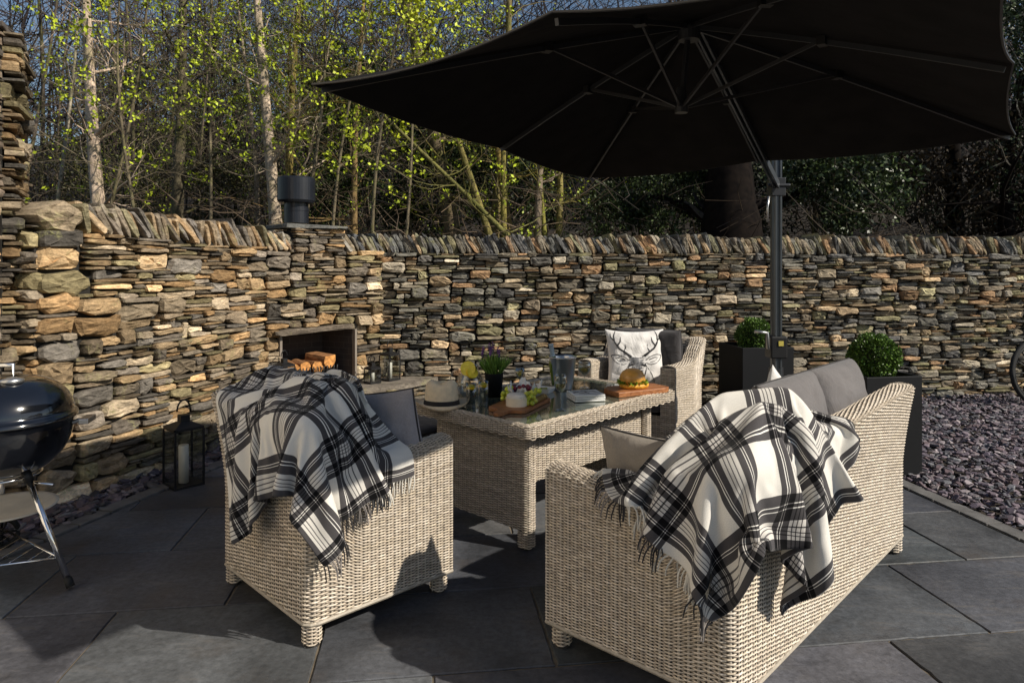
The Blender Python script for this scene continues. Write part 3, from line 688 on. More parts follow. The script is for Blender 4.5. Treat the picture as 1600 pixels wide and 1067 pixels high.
COLL = []
def rattan_seat(base, ang, Wd, Dp, name, label, cat, group=None, rowp=.0115, colp=.037, n_cush=1, seat=True, back_z=.88, cushmat='grey_fabric', tone=1.0, backs=True, back_h=.50):
    """local frame: origin at the rear-near corner on the ground, +x across the width of the back, +y towards the front"""
    W = to_world(base, ang)
    t = thing(name, (base[0], base[1], 0), label, cat, group)
    Z0, ZA, TH, RC = .095, .69, .115, .045
    # outer plan path: front of side A -> back -> front of side B
    arc = RC * math.pi / 2
    L1, L2 = Dp - RC, Wd - 2 * RC
    S = L1 + arc + L2 + arc + L1
    def outer(s):
        s = np.asarray(s, float); x = np.zeros_like(s); y = np.zeros_like(s)
        a = s < L1; y = np.where(a, Dp - s, y)
        b = (s >= L1) & (s < L1 + arc); th = (s - L1) / RC; x = np.where(b, RC - RC * np.cos(th), x); y = np.where(b, RC - RC * np.sin(th), y)
        c = (s >= L1 + arc) & (s < L1 + arc + L2); x = np.where(c, RC + s - L1 - arc, x)
        d = (s >= L1 + arc + L2) & (s < L1 + 2 * arc + L2); th = (s - L1 - arc - L2) / RC; x = np.where(d, Wd - RC + RC * np.sin(th), x); y = np.where(d, RC - RC * np.cos(th), y)
        e = s >= L1 + 2 * arc + L2; x = np.where(e, Wd, x); y = np.where(e, RC + s - L1 - 2 * arc - L2, y)
        return x, y
    def top_z(x, y):
        k = np.clip((.26 - y) / .20, 0, 1); k = k * k * (3 - 2 * k)
        dip = .03 * np.exp(-((x - Wd / 2) / (Wd * .30)) ** 2) - .0
        front = .02 * np.clip((y - Dp + .25) / .25, 0, 1)
        return ZA + front + (back_z - ZA - dip) * k, k
    HO = .60                                            # profile length bookkeeping
    T_out, T_top, T_in = .62, .13, .36
    T = T_out + T_top + T_in
    def P(s, t):
        s, t = np.broadcast_arrays(np.asarray(s, float), np.asarray(t, float))
        x, y = outer(s); zt, k = top_z(x, y)
        ix, iy = np.clip(x, TH, Wd - TH), np.clip(y, TH, 99)
        ix = np.where(y > TH + .0, np.where(x < Wd / 2, TH, Wd - TH), ix)
        ix = np.where((y <= TH) & (x > TH) & (x < Wd - TH), x, ix)
        a = np.clip(t / T_out, 0, 1); b = np.clip((t - T_out) / T_top, 0, 1); c = np.clip((t - T_out - T_top) / T_in, 0, 1)
        z = Z0 + (zt - .03 - Z0) * a
        z = np.where(t > T_out, zt - .03 + .03 * np.sin(b * math.pi) ** .6, z); z = np.where(t > T_out + T_top, zt - .03 - (zt - .03 - .30) * c, z)
        f = np.where(t <= T_out, 0, np.where(t <= T_out + T_top, .5 - .5 * np.cos(b * math.pi), 1))
        X = x + (ix - x) * f; Y = y + (iy - y) * f
        # the back leans outwards towards its top
        lean = .055 * np.clip((z - .45) / .43, 0, 1.1) ** 1.5 * k
        Y = Y - lean
        X = X + np.where(y < .3, .03 * (k * np.clip((z - .5) / .38, 0, 1)) * np.clip((x - Wd / 2) / (Wd / 2), -1, 1), 0)
        return W(np.stack([X, Y, z], -1))
    COLL.append((P, S, T, W, Wd, Dp, TH)); mb = MB(); PP = P
    weave(mb, PP, S, T, rowp, colp, tone=tone); backing(mb, PP, S, T, 60, 60)
    # arm fronts and seat front
    for x0 in (0, Wd - TH):
        q, s_, t_ = flatpatch((x0 + .0, Dp, Z0), (TH, 0, 0), (0, 0, ZA + .02 - .01 - Z0)); 
        fp_ = (lambda q, x0: (lambda s, t: W(np.stack(np.broadcast_arrays(x0 + TH - np.asarray(s, float), Dp + .001 + 0 * np.asarray(t), Z0 + np.asarray(t, float)), -1))))(q, x0)
        weave(mb, fp_, TH, ZA + .005 - Z0, rowp, colp, tone=tone); backing(mb, fp_, TH, ZA + .005 - Z0, 3, 3, .008)
    fp_ = lambda s, t: W(np.stack(np.broadcast_arrays(Wd - TH - np.asarray(s, float), Dp - .02 + 0 * np.asarray(t), Z0 + np.asarray(t, float)), -1))
    weave(mb, fp_, Wd - 2 * TH, .22, rowp, colp, tone=tone); backing(mb, fp_, Wd - 2 * TH, .22, 3, 3)
    mb.grid(W(np.array([[[TH, TH, .31], [Wd - TH, TH, .31]], [[TH, Dp - .02, .31], [Wd - TH, Dp - .02, .31]]])), (.1, .09, .07))
    # rounded rims along the lower edge and seams
    s = np.linspace(0, S, 80); x, y = outer(s); rim = W(np.stack([x, y, np.full_like(x, Z0)], -1)); mb.tube(rim, .009, 6, np.array([.42, .37, .3]) * tone)
    mb.build('body', MATS['rattan'], t)
    mb = MB(); mb.grid(W(np.array([[[.02, .02, Z0 + .01], [Wd - .02, .02, Z0 + .01]], [[.02, Dp - .02, Z0 + .01], [Wd - .02, Dp - .02, Z0 + .01]]])), (.02, .02, .02)); mb.build('underside', MATS['rattan_core'], t)
    for (lx, ly) in ((.04, .04), (Wd - .04, .04), (.045, Dp - .045), (Wd - .045, Dp - .045)):
        mb = MB(); rr = .036
        fl = lambda s, t, lx=lx, ly=ly: W(np.stack([lx + rr * np.sin(-np.asarray(s) / rr + 0 * t), ly + rr * np.cos(-np.asarray(s) / rr + 0 * t), .012 + np.asarray(t) + 0 * np.asarray(s)], -1))
        S_ = 2 * math.pi * rr; weave(mb, fl, S_, .095, .0115, S_ / 6, tone=tone); c = W(np.array([lx, ly, 0.0]))
        mb.lathe([(.030, .0), (.030, .10)], (c[0], c[1], 0), 12, (.05, .045, .04)); mb.lathe([(0, .001), (.026, .001), (.028, .014), (0, .014)], (c[0], c[1], 0), 12, (.12, .11, .1))
        mb.build('leg', MATS['rattan'], t)
    inner = Wd - 2 * TH; cw = inner / n_cush
    if seat:
        for k in range(n_cush):
            cushion_mesh('seat_cushion', MATS[cushmat], t, MT(TH + cw * (k + .5), TH + (Dp - TH) / 2 + .01, .38) , cw - .01, Dp - TH - .01, .15, W, seed=k, edge=.22, noise=.003)
    if backs:
        for k in range(n_cush):
            bh = back_h * (.80 if n_cush > 1 and k == 0 else 1.0)
            M = MT(TH + cw * (k + .5), TH + .075, .44 + bh / 2) @ MR(90 - 9, 'X')
            cushion_mesh('back_cushion', MATS[cushmat], t, M, cw - .005, bh, .21, W, seed=10 + k, edge=.30, noise=.006)
    return t, W
ANG = R(46.5)
# local x runs along the back, local y towards the seat front; rear-near corner is the origin
# sofa: back along u from the near corner, front towards -v'
SB = (.70, 2.185)
sofa, WS = rattan_seat(SB, ANG, 1.95, .78, 'rattan_sofa', 'long woven rattan sofa seen from behind with a plaid throw over its near corner', 'sofa', n_cush=3, rowp=.0108, colp=.0365, cushmat='grey_fabric', tone=1.0, back_h=.56)
# armchair: its back runs from the near corner to upper left, front faces the table
CA = R(134.2)
# mirrored frame: use origin at the far end of the back so that +y points to the table
cb = (-.79 + .82 * math.cos(CA), 2.67 + .82 * math.sin(CA))
chair, WC = rattan_seat((cb[0], cb[1]), CA - math.pi, .82, .72, 'rattan_armchair', 'rattan armchair in front with a plaid throw over its back corner', 'armchair', 'rattan armchairs', n_cush=1, rowp=.0115, colp=.038, back_z=.91, back_h=.54)
# far chair at the other end of the table
C3A = R(58.7)
c3c = np.array([1.25, 5.3]) ; dd = rot2(C3A); cr = np.array([1.25 + .74 * dd[0], 5.3 + .74 * dd[1]])   # rear right corner
ww = np.array([-dd[1], dd[0]]) 
def seat_from(front_dir_ang, rear_left, **kw):
    """rear_left: rear corner on the sitter's right when looking along the front direction"""
    return rattan_seat(rear_left, front_dir_ang - math.pi / 2, **kw)
# the front direction of the far chair is -dd; local x = front rotated by -90 deg
fa = C3A + math.pi
xax = rot2(fa - math.pi / 2)                      # local +x
o3 = cr if np.dot(xax, ww) > 0 else cr + ww * .82
chair3, W3 = seat_from(fa, (o3[0], o3[1]), Wd=.82, Dp=.74, name='rattan_armchair', label='rattan armchair at the far end of the table holding the stag cushion', cat='armchair', group='rattan armchairs', rowp=.0135, colp=.042, cushmat='dark_fabric', back_z=.87)

# ---------------------------------------------------------------- dining table
U = rot2(ANG); V_ = np.array([-U[1], U[0]])
T0 = np.array([.085, 3.45]); TL, TW, TZ = 1.42, .95, .68
tab = thing('dining_table', (T0[0], T0[1], 0), 'woven rattan dining table with a glass top set with food and glasses', 'table')
WT = to_world(T0, ANG)
mb = MB()
# rim band: rounded, woven all round
RCN = .035
def rect_path(s, x0, y0, x1, y1, rc):
    a, b = x1 - x0 - 2 * rc, y1 - y0 - 2 * rc; q = rc * math.pi / 2
    s = np.asarray(s, float) % (2 * a + 2 * b + 4 * q); X = np.zeros_like(s); Y = np.zeros_like(s)
    segs = [(a, lambda t: (x0 + rc + t, y0 + 0 * t)), (q, lambda t: (x1 - rc + rc * np.sin(t / rc), y0 + rc - rc * np.cos(t / rc))),
            (b, lambda t: (x1 + 0 * t, y0 + rc + t)), (q, lambda t: (x1 - rc + rc * np.cos(t / rc), y1 - rc + rc * np.sin(t / rc))),
            (a, lambda t: (x1 - rc - t, y1 + 0 * t)), (q, lambda t: (x0 + rc - rc * np.sin(t / rc), y1 - rc + rc * np.cos(t / rc))),
            (b, lambda t: (x0 + 0 * t, y1 - rc - t)), (q, lambda t: (x0 + rc - rc * np.cos(t / rc), y0 + rc - rc * np.sin(t / rc)))]
    acc = 0
    for L, fn in segs:
        m_ = (s >= acc) & (s <= acc + L); x_, y_ = fn(s - acc); X = np.where(m_, x_, X); Y = np.where(m_, y_, Y); acc += L
    return X, Y, acc
_, _, PS = rect_path(0, 0, 0, TL, TW, RCN)
def Prim(s, t):
    s, t = np.broadcast_arrays(np.asarray(s, float), np.asarray(t, float))
    x, y, _ = rect_path(np.clip(s, 0, PS - 1e-6), 0, 0, TL, TW, RCN)
    ix, iy = np.clip(x, .055, TL - .055), np.clip(y, .055, TW - .055)
    # profile: underside, bulging side, top ledge
    a = t / .145
    z = TZ - .062 + .060 * np.clip((a - .12) / .5, 0, 1); out = np.where(a < .12, .02 * (1 - a / .12), 0) 
    f = np.where(a > .62, (a - .62) / .38, out / .05) + .0
    bul = .006 * np.sin(np.clip((a - .12) / .5, 0, 1) * math.pi); z = z + np.where(a > .62, .003 * np.sin((a - .62) / .38 * math.pi), 0)
    return WT(np.stack([x + (ix - x) * f, y + (iy - y) * f, z], -1))
weave(mb, Prim, PS, .145, .0118, .036, amp=.004, tone=.92); backing(mb, Prim, PS, .145, 160, 8)
mb.build('rim', MATS['rattan'], tab)
mb = MB(); a, b = .05, TL - .05; c, d2 = .05, TW - .05
gl = np.array([[a, c], [b, c], [b, d2], [a, d2]])
top_ = WT(np.array([[x, y, TZ] for x, y in gl])); bot_ = WT(np.array([[x, y, TZ - .006] for x, y in gl]))
mb.add(np.concatenate([top_, bot_]), [[0, 1, 2, 3], [7, 6, 5, 4], [0, 4, 5, 1], [1, 5, 6, 2], [2, 6, 7, 3], [3, 7, 4, 0]]); mb.build('glass_top', MATS['tabglass'], tab)
mb = MB(); c = WT(np.array([TL / 2, TW / 2, TZ - .035])); mb.box(c, (TL - .08, TW - .08, .05), ANG); mb.build('top_frame', MATS['rattan_core'], tab)
def slab(mb, x0, x1, y0, y1, z0, z1, tone=.95):
    _, _, ps = rect_path(0, x0, y0, x1, y1, .02)
    f = lambda s, t: WT(np.stack([*rect_path(np.clip(np.broadcast_arrays(s, t)[0], 0, ps - 1e-6), x0, y0, x1, y1, .02)[:2], z0 + np.broadcast_arrays(s, t)[1]], -1))
    weave(mb, f, ps, z1 - z0, .0112, .035, tone=tone); backing(mb, f, ps, z1 - z0, 90, 3)
for k, (x0, x1) in enumerate(((.10, .17), (TL - .20, TL - .13))):
    mb = MB(); slab(mb, x0, x1, .10, TW - .12, .10, TZ - .06); mb.build('end_panel', MATS['rattan'], tab)
    for y in (.14, TW - .16):
        mb = MB(); slab(mb, x0, x1, y - .04, y + .04, .012, .098); c = WT(np.array([(x0 + x1) / 2, y, .006])); mb.box(c, (.05, .05, .012), ANG, (.03, .03, .03)); mb.build('foot', MATS['rattan'], tab)
for y in (.13, TW - .20):
    mb = MB(); slab(mb, .172, TL - .202, y, y + .05, .34, TZ - .06); mb.build('apron', MATS['rattan'], tab)

# footstool tucked beside the table
SA = ANG; SO = np.array([-.72, 4.30]); WF = to_world(SO, SA)
st = thing('rattan_footstool', (SO[0], SO[1], 0), 'low rattan footstool with a dark pad beyond the end of the table', 'footstool')
mb = MB(); _, _, ps = rect_path(0, 0, 0, .5, .5, .03)
f = lambda s, t: WF(np.stack([*rect_path(np.clip(np.broadcast_arrays(s, t)[0], 0, ps - 1e-6), 0, 0, .5, .5, .03)[:2], .10 + np.broadcast_arrays(s, t)[1]], -1))
weave(mb, f, ps, .27, .012, .038); backing(mb, f, ps, .27, 90, 3); mb.build('body', MATS['rattan'], st)
for (x, y) in ((.05, .05), (.45, .05), (.45, .45), (.05, .45)):
    mb = MB(); c = WF(np.array([x, y, 0])); mb.lathe([(0, 0), (.03, 0), (.034, .1), (0, .1)], c, 12, (.35, .3, .24)); mb.build('leg', MATS['rattan'], st)
cushion_mesh('pad', MATS['dark_fabric'], st, MT(.25, .25, .405), .5, .5, .09, WF, edge=.25, noise=.002)

# ---------------------------------------------------------------- scatter cushions
def loose(name, label, M, W, w, h, th, mat, seed, pipe=True, pinch=.06, pmat=None, cat='cushion'):
    loc = W(np.array(M.translation))
    t = thing(name, loc, label, cat)
    o = cushion_mesh('cover', MATS[mat], t, M, w, h, th, W, seed=seed, edge=.5, noise=.007, pinch=pinch, pipe=pipe, pmat=pmat)
    return t
# taupe cushion leaning inside the near arm of the sofa
loose('scatter_cushion', 'taupe linen cushion with dark piping leaning at the near arm of the sofa', MT(.245, .43, .655) @ MR(90, 'Z') @ MR(76, 'X'), WS, .46, .40, .15, 'beige_fabric', 3)
# grey cushion in the armchair, right corner
loose('scatter_cushion', 'plain grey cushion standing in the armchair beside the plaid throw', MT(.56, .50, .675) @ MR(20, 'Z') @ MR(97, 'X') @ MR(8, 'Z'), WC, .48, .48, .17, 'scatter_fabric', 4)
# stag cushion
SM = MT(.45, .41, .70) @ MR(170 + 44, 'Z') @ MR(80, 'X')
stag = loose('stag_cushion', 'white cushion printed with a stag head in the far armchair', SM, W3, .50, .50, .15, 'white_fabric', 6, pipe=False, pinch=.10)
# white cushion on the sofa, its corner showing above the throw
loose('scatter_cushion', 'white cushion with a corner flap peeking over the sofa back', MT(1.16, .33, .74) @ MR(6, 'Z') @ MR(82, 'X') @ MR(40, 'Z'), WS, .40, .40, .13, 'white_fabric', 8, pipe=False, pinch=.1)
# the printed stag: strokes laid on the front of the cushion
def on_cushion(x, y, w, h, th, pinch, seed, side, lift=.0022):
    top, bot = cushion(w, h, th, 61, 61, .5, .007, seed, pinch); G = top if side > 0 else bot
    d_ = (G[..., 0] - x) ** 2 + (G[..., 1] - y) ** 2; i, j = np.unravel_index(np.argmin(d_), d_.shape)
    return np.array([x, y, G[i, j, 2] + side * lift])
def strokes(lines, mat, name, M, W, par, side, w=.50, th=.15, pinch=.10, seed=6, sc=.50):
    mb = MB()
    for ln in lines:
        pts = np.array(ln['p'], float); wd = ln.get('w', .006)
        n = max(len(pts) * 6, 8); tt = np.linspace(0, len(pts) - 1, n)
        # smooth through points
        xs_, ys_ = np.interp(tt, range(len(pts)), pts[:, 0]), np.interp(tt, range(len(pts)), pts[:, 1])
        k = np.ones(3) / 3
        if n > 12: xs_[1:-1] = np.convolve(xs_, k, 'valid'); ys_[1:-1] = np.convolve(ys_, k, 'valid')
        Q = np.array([on_cushion(a * sc, b * sc, w, w, th, pinch, seed, side) for a, b in zip(xs_, ys_)])
        tg = np.gradient(Q[:, :2], axis=0); tg /= np.linalg.norm(tg, axis=1)[:, None] + 1e-9; nm = np.stack([-tg[:, 1], tg[:, 0], 0 * tg[:, 0]], 1)
        ww_ = np.interp(np.linspace(0, 1, n), np.linspace(0, 1, len(np.atleast_1d(wd))), np.atleast_1d(wd)) * sc if np.ndim(wd) else np.full(n, wd * sc)
        ww_ = ww_ * (1 - .5 * np.linspace(0, 1, n) ** 3) if not np.ndim(wd) else ww_
        G = np.stack([Q - nm * ww_[:, None] / 2, Q + nm * ww_[:, None] / 2], 1)
        mb.grid(W(place(G, M)))
    return mb.build(name, mat, par)
L = []
for sg in (-1, 1):
    f = lambda pts: [(sg * a, b) for a, b in pts]
    L += [dict(p=f([(.10, .02), (.20, .10), (.30, .17), (.36, .27), (.37, .38), (.33, .47)]), w=[.045, .035, .03, .025, .018, .008]),
          dict(p=f([(.33, .20), (.27, .28), (.26, .36)]), w=[.025, .018, .006]), dict(p=f([(.37, .30), (.42, .36), (.42, .43)]), w=[.02, .015, .005]),
          dict(p=f([(.22, .11), (.18, .18), (.19, .24)]), w=[.022, .015, .005]),
          dict(p=f([(.14, -.03), (.22, .03), (.33, .07), (.42, .06), (.40, -.01), (.32, -.08), (.22, -.10), (.15, -.07)]), w=.012),
          dict(p=f([(.20, -.02), (.30, .02), (.36, .01)]), w=.014), dict(p=f([(.22, -.06), (.30, -.04), (.35, .0)]), w=.007),
          dict(p=f([(.13, -.08), (.15, -.16), (.12, -.28), (.09, -.38)]), w=.014),
          dict(p=f([(.15, -.12), (.22, -.22), (.28, -.36), (.30, -.44)]), w=.010), dict(p=f([(.07, -.10), (.11, -.11), (.13, -.13)]), w=.03)]
H_ = []
for k in range(22):
    y = .02 - k * .0175; hw = .125 - .0022 * k
    H_.append(dict(p=[(-hw + random.uniform(0, .03), y + random.uniform(-.01, .01)), (0, y - .012), (hw - random.uniform(0, .03), y + random.uniform(-.01, .01))], w=.017 + random.uniform(-.005, .005)))
strokes(L, MATS['ink'], 'stag_print', SM, W3, bpy.data.objects[stag.name].children[0], 1)
strokes(H_, MATS['ink_grey'], 'stag_face_print', SM, W3, bpy.data.objects[stag.name].children[0], 1)
# ---------------------------------------------------------------- cantilever parasol
UH = 2.20
cL, cF, cR, cN = np.array([-.78, 2.70, UH]), np.array([.61, 5.60, UH]), np.array([2.73, 3.75, UH]), np.array([1.02, 1.42, UH])
AP = np.array([.865, 3.38, 2.69]); HUB = np.array([.838, 3.42, 2.27])
par = thing('cantilever_parasol', (1.91, 5.0, 0), 'large black cantilever parasol opened over the seating area', 'parasol')
rim = []
C4 = [cL, cF, cR, cN]
for i in range(4):
    a, b = C4[i], C4[(i + 1) % 4]; rim += [a, (a + b) / 2 + np.array([0, 0, (0, 0, .05, .05)[i]])]
mb = MB(); edge_pts = []
for i in range(8):
    a, b = rim[i], rim[(i + 1) % 8]
    na, nb_ = 9, 10
    G = np.zeros((na, nb_, 3))
    for r_ in range(na):
        k = r_ / (na - 1)
        for s_ in range(nb_):
            q = s_ / (nb_ - 1)
            e = a * (1 - q) + b * q
            p = AP * (1 - k) + e * k
            sag = 4 * q * (1 - q)
            p = p + np.array([0, 0, -.035 * sag * k + (.012 + .02 * sag) * math.sin(k * math.pi)])
            inw = (AP - e); inw[2] = 0; inw /= np.linalg.norm(inw)
            p = p + inw * .03 * sag * k ** 3
            G[r_, s_] = p
    mb.grid(G); edge_pts += list(G[-1, :-1])
o = mb.build('canopy', MATS['canopy'], par, smooth=False)
sm = o.modifiers.new('s', 'SOLIDIFY'); sm.thickness = .004
mb = MB(); ep = np.array(edge_pts + [edge_pts[0]]); mb.tube(ep, .005, 5, cap=False); mb.build('hem', MATS['rib_metal'], par)
def bar(mb, a, b, w, h, col=None):
    a, b = np.array(a, float), np.array(b, float); d = b - a; L = np.linalg.norm(d); d /= L
    x = np.cross(d, [0, 0, 1.0]); x /= np.linalg.norm(x) + 1e-9; z = np.cross(x, d)
    v = [p + x * sx * w / 2 + z * sz * h / 2 for p in (a, b) for sx, sz in ((-1, -1), (1, -1), (1, 1), (-1, 1))]
    mb.add(v, [[0, 1, 2, 3], [7, 6, 5, 4], [0, 4, 5, 1], [1, 5, 6, 2], [2, 6, 7, 3], [3, 7, 4, 0]], col)
for i in range(8):
    e = rim[i]; up = np.array([0, 0, .018])
    st_, en = AP * .97 + e * .03, AP * .02 + e * .98
    mb = MB()
    P_ = [st_ * (1 - k) + en * k + np.array([0, 0, .012 * math.sin(k * math.pi) - .03]) for k in np.linspace(0, 1, 8)]
    for a, b in zip(P_[:-1], P_[1:]): bar(mb, a, b, .012, .022)
    rib = mb.build('rib', MATS['dark_metal'], par)
    k = .42 if i % 2 == 0 else .47
    mid = P_[0] * (1 - k) + P_[-1] * k + np.array([0, 0, .02])
    mb = MB(); bar(mb, HUB, mid, .010, .016); mb.build('strut', MATS['rib_metal'], par)
    mb = MB(); mb.box(mid - np.array([0, 0, .005]), (.035, .05, .04), math.atan2(e[1] - AP[1], e[0] - AP[0])); mb.build('rib_joint', MATS['black_iron'], par)
MB().lathe([(0, -.025), (.032, -.025), (.036, .02), (.03, .05), (.022, .10), (0, .10)], HUB, 20).build('lower_hub', MATS['dark_metal'], par)
MB().lathe([(0, -.10), (.05, -.10), (.06, -.04), (.05, .01), (0, .01)], AP, 20).build('upper_hub', MATS['dark_metal'], par)
mb = MB(); bar(mb, AP - [0, 0, .03], HUB, .02, .02); mb.build('centre_tube', MATS['dark_metal'], par)
px_, py_ = 1.91, 5.0
mb = MB(); pr = []
for k in range(16):
    a = k * 2 * math.pi / 16; r_ = .039 if k % 4 else .034
    pr.append((r_ * math.cos(a) * 1.0, r_ * math.sin(a) * 1.15))
for z0, z1 in ((.04, 2.38),):
    v = [(px_ + x, py_ + y, z) for z in (z0, z1) for x, y in pr]; n = 16
    mb.add(v, [[i, (i + 1) % n, n + (i + 1) % n, n + i] for i in range(n)]); mb.add(v[n:], [list(range(n))])
mb.box((px_ - .018, py_ - .046, 1.25), (.012, .01, 2.1)); mb.box((px_ + .018, py_ - .046, 1.25), (.012, .01, 2.1))
mb.build('pole', MATS['pole_metal'], par, bevel=0)
mb = MB(); q = np.array([px_ - .02, py_ - .06, 2.06]); qe = AP + np.array([.05, .03, -.02]); 
for o_ in (-.016, .016): bar(mb, q + [o_, 0, 0], qe + [o_, 0, 0], .012, .05)
mb.build('arm', MATS['pole_metal'], par)
mb = MB(); mb.box((px_, py_, 2.05), (.10, .11, .13)); mb.tube([(px_ - .08, py_ - .05, 2.06), (px_ + .08, py_ - .05, 2.06)], .014, 10); mb.build('slider', MATS['dark_metal'], par, bevel=.008)
mb = MB(); mb.tube([(px_ - .07, py_ - .05, 1.98), (px_ - .085, py_ - .06, 1.9), (px_ - .08, py_ - .055, 1.8)], .008, 8); mb.build('catch', MATS['aluminium'], par, smooth=True)
mb = MB(); mb.box((px_, py_, .90), (.12, .13, .16)); mb.build('crank_box', MATS['black_iron'], par, bevel=.01)
mb = MB(); mb.tube([(px_ - .07, py_ - .04, .9), (px_ - .09, py_ - .09, .9), (px_ - .10, py_ - .1, 1.01), (px_ - .19, py_ - .1, 1.02)], .012, 10); mb.build('crank_handle', MATS['aluminium'], par, smooth=True)
mb = MB(); mb.box((px_ + .01, py_ - .068, .93), (.035, .006, .035), 0, None); mb.build('badge', simple('yellow_sticker', (.6, .5, .1), .5), par)
MB().lathe([(0, 0), (.075, 0), (.075, .05), (.06, .06), (.056, .42), (.05, .60), (.05, .75), (0, .75)], (px_, py_, 0), 24).build('foot_socket', MATS['dark_metal'], par, smooth=False)
mb = MB(); bar(mb, (px_ - .45, py_, .03), (px_ + .45, py_, .03), .07, .05); bar(mb, (px_, py_ - .45, .03), (px_, py_ + .45, .03), .07, .05); mb.build('base_cross', MATS['dark_metal'], par)
# ---------------------------------------------------------------- things on the table
ZT = TZ + .001
def tp(px, py, z=ZT): return gp(px, py, z)
def lathe_obj(name, prof, loc, mat, parent, n=32, smooth=True, **k): return MB().lathe(prof, loc, n, **k).build(name, mat, parent, smooth=smooth)
# hat
c = tp(690, 634); t = thing('straw_hat', c, 'cream straw trilby with a black band on the table corner', 'hat')
mb = MB(); n = 48; prof = [(.152, .016), (.146, .004), (.12, .002), (.099, .006), (.094, .03), (.091, .07), (.086, .105), (.076, .124), (.058, .134), (.035, .128), (.0, .116)]
th = np.arange(n) * 2 * math.pi / n; V = []
for r_, z in prof:
    rr = r_ * (1 + .06 * np.cos(2 * th + .6)); zz = z + (.016 * np.cos(2 * th - .3) * max(0, (r_ - .1) / .05) if r_ > .1 else 0) + (0.010 * np.cos(2 * th) if z > .1 else 0)
    V.append(np.stack([c[0] + rr * np.cos(th), c[1] + rr * np.sin(th), c[2] + zz + 0 * th + .006], -1))
V = np.array(V); V = np.concatenate([V, V[:, :1]], 1); mb.grid(V); mb.build('crown', MATS['straw'], t, smooth=True)
mb = MB(); V = []
for z, r_ in ((.010, .1), (.036, .0965)): rr = r_ * (1 + .06 * np.cos(2 * th + .6)); V.append(np.stack([c[0] + rr * np.cos(th), c[1] + rr * np.sin(th), c[2] + z + .004 + 0 * th], -1))
V = np.array(V); V = np.concatenate([V, V[:, :1]], 1); mb.grid(V); mb.build('hat_band', MATS['band'], t, smooth=True)
# jug with lemon
c = tp(735, 618); t = thing('glass_jug', c, 'round glass jug of water with a lemon slice on top', 'jug')
lathe_obj('jug_body', [(0, .002), (.055, .002), (.078, .03), (.088, .07), (.078, .12), (.05, .155), (.048, .18), (.055, .19), (.052, .19), (.045, .178), (.047, .155), (.066, .12), (.076, .07), (.071, .034), (.052, .008), (0, .008)], c, MATS['glass'], t)
mb = MB(); a = np.linspace(-1.2, 1.3, 12); mb.tube(np.stack([c[0] - .062 - .06 * np.cos(a), c[1] + 0 * a, c[2] + .10 + .07 * np.sin(a)], -1), .006, 8); mb.build('handle', MATS['glass'], t, smooth=True)
def slice_obj(name, p, r_, tilt, par, thick=.008, azz=0):
    M = Matrix.Translation(Vector(p)) @ Matrix.Rotation(azz, 4, 'Z') @ Matrix.Rotation(tilt, 4, 'X'); n = 24; th = np.arange(n) * 2 * math.pi / n
    ring = lambda rr, z: np.stack([rr * np.cos(th), rr * np.sin(th), np.full(n, z)], -1)
    V = place(np.concatenate([ring(r_, -thick / 2), ring(r_, thick / 2)]), M)
    mb = MB(); mb.add(V, [[i, (i + 1) % n, n + (i + 1) % n, n + i] for i in range(n)]); o = mb.build(name, MATS['lemon'], par)
    for s_ in (-1, 1):
        mb = MB(); mb.add(place(np.concatenate([ring(r_, s_ * thick / 2), [[0, 0, s_ * thick / 2]]]), M), [[i, (i + 1) % n, n] for i in range(n)]); mb.build('slice_face', MATS['lemon_flesh'], o)
    return o
t2 = thing('lemon_slice', c + [.01, -.02, .18], 'large lemon slice perched on the rim of the glass jug', 'lemon slice')
slice_obj('slice', c + [-.012, -.05, .175], .046, R(78), t2, .016)
slice_obj('slice', c + [.014, -.055, .150], .036, R(62), t2, .014, .5)
for i, (px, py, lab) in enumerate(((736, 634, 'tall water tumbler with an orange slice, beside the straw hat'), (755, 630, 'tall water tumbler with an orange slice, beside the lavender pot'))):
    c = tp(px, py); t = thing('tumbler', c, lab, 'glass', 'water tumblers')
    lathe_obj('glass', [(0, .001), (.026, .001), (.031, .13), (.0295, .13), (.0255, .012), (0, .012)], c, MATS['glass'], t)
    lathe_obj('water', [(0, .013), (.0250, .013), (.0285, .098), (0, .098)], c, MATS['water'], t)
    slice_obj('citrus_slice', c + [0, 0, .106], .029, .1, t, .017)
# lavender pot
c = tp(772, 619); t = thing('potted_lavender', c, 'lavender with purple spikes in a small black pot on the table', 'potted plant')
lathe_obj('pot', [(0, 0), (.045, 0), (.058, .14), (.06, .145), (.055, .145), (.052, .13), (0, .13)], c, MATS['planter'], t, 28)
def leaf_quads(P, D, Ls, Ws, cols, mb, up=None):
    """P base points, D unit directions: one folded leaf each (two triangles-ish quads)"""
    n = len(P); rnd = rng.normal(size=(n, 3)); side = np.cross(D, rnd); side /= np.linalg.norm(side, axis=1)[:, None] + 1e-9
    Ls, Ws = np.broadcast_to(Ls, n)[:, None], np.broadcast_to(Ws, n)[:, None]
    v = np.stack([P, P + D * Ls * .5 + side * Ws * .5, P + D * Ls, P + D * Ls * .5 - side * Ws * .5], 1).reshape(-1, 3)
    q = np.arange(n)[:, None] * 4 + np.arange(4)[None]
    mb.add(v, q, np.repeat(cols, 4, 0))
n = 520; a = rng.uniform(0, 6.28, n); sp = rng.uniform(0, 1, n) ** .7; D = np.stack([np.cos(a) * sp * .75, np.sin(a) * sp * .75, np.ones(n)], 1); D /= np.linalg.norm(D, axis=1)[:, None]
base = c + np.stack([np.cos(a) * sp * .04, np.sin(a) * sp * .04, np.full(n, .13)], 1) + D * rng.uniform(0, .07, n)[:, None]
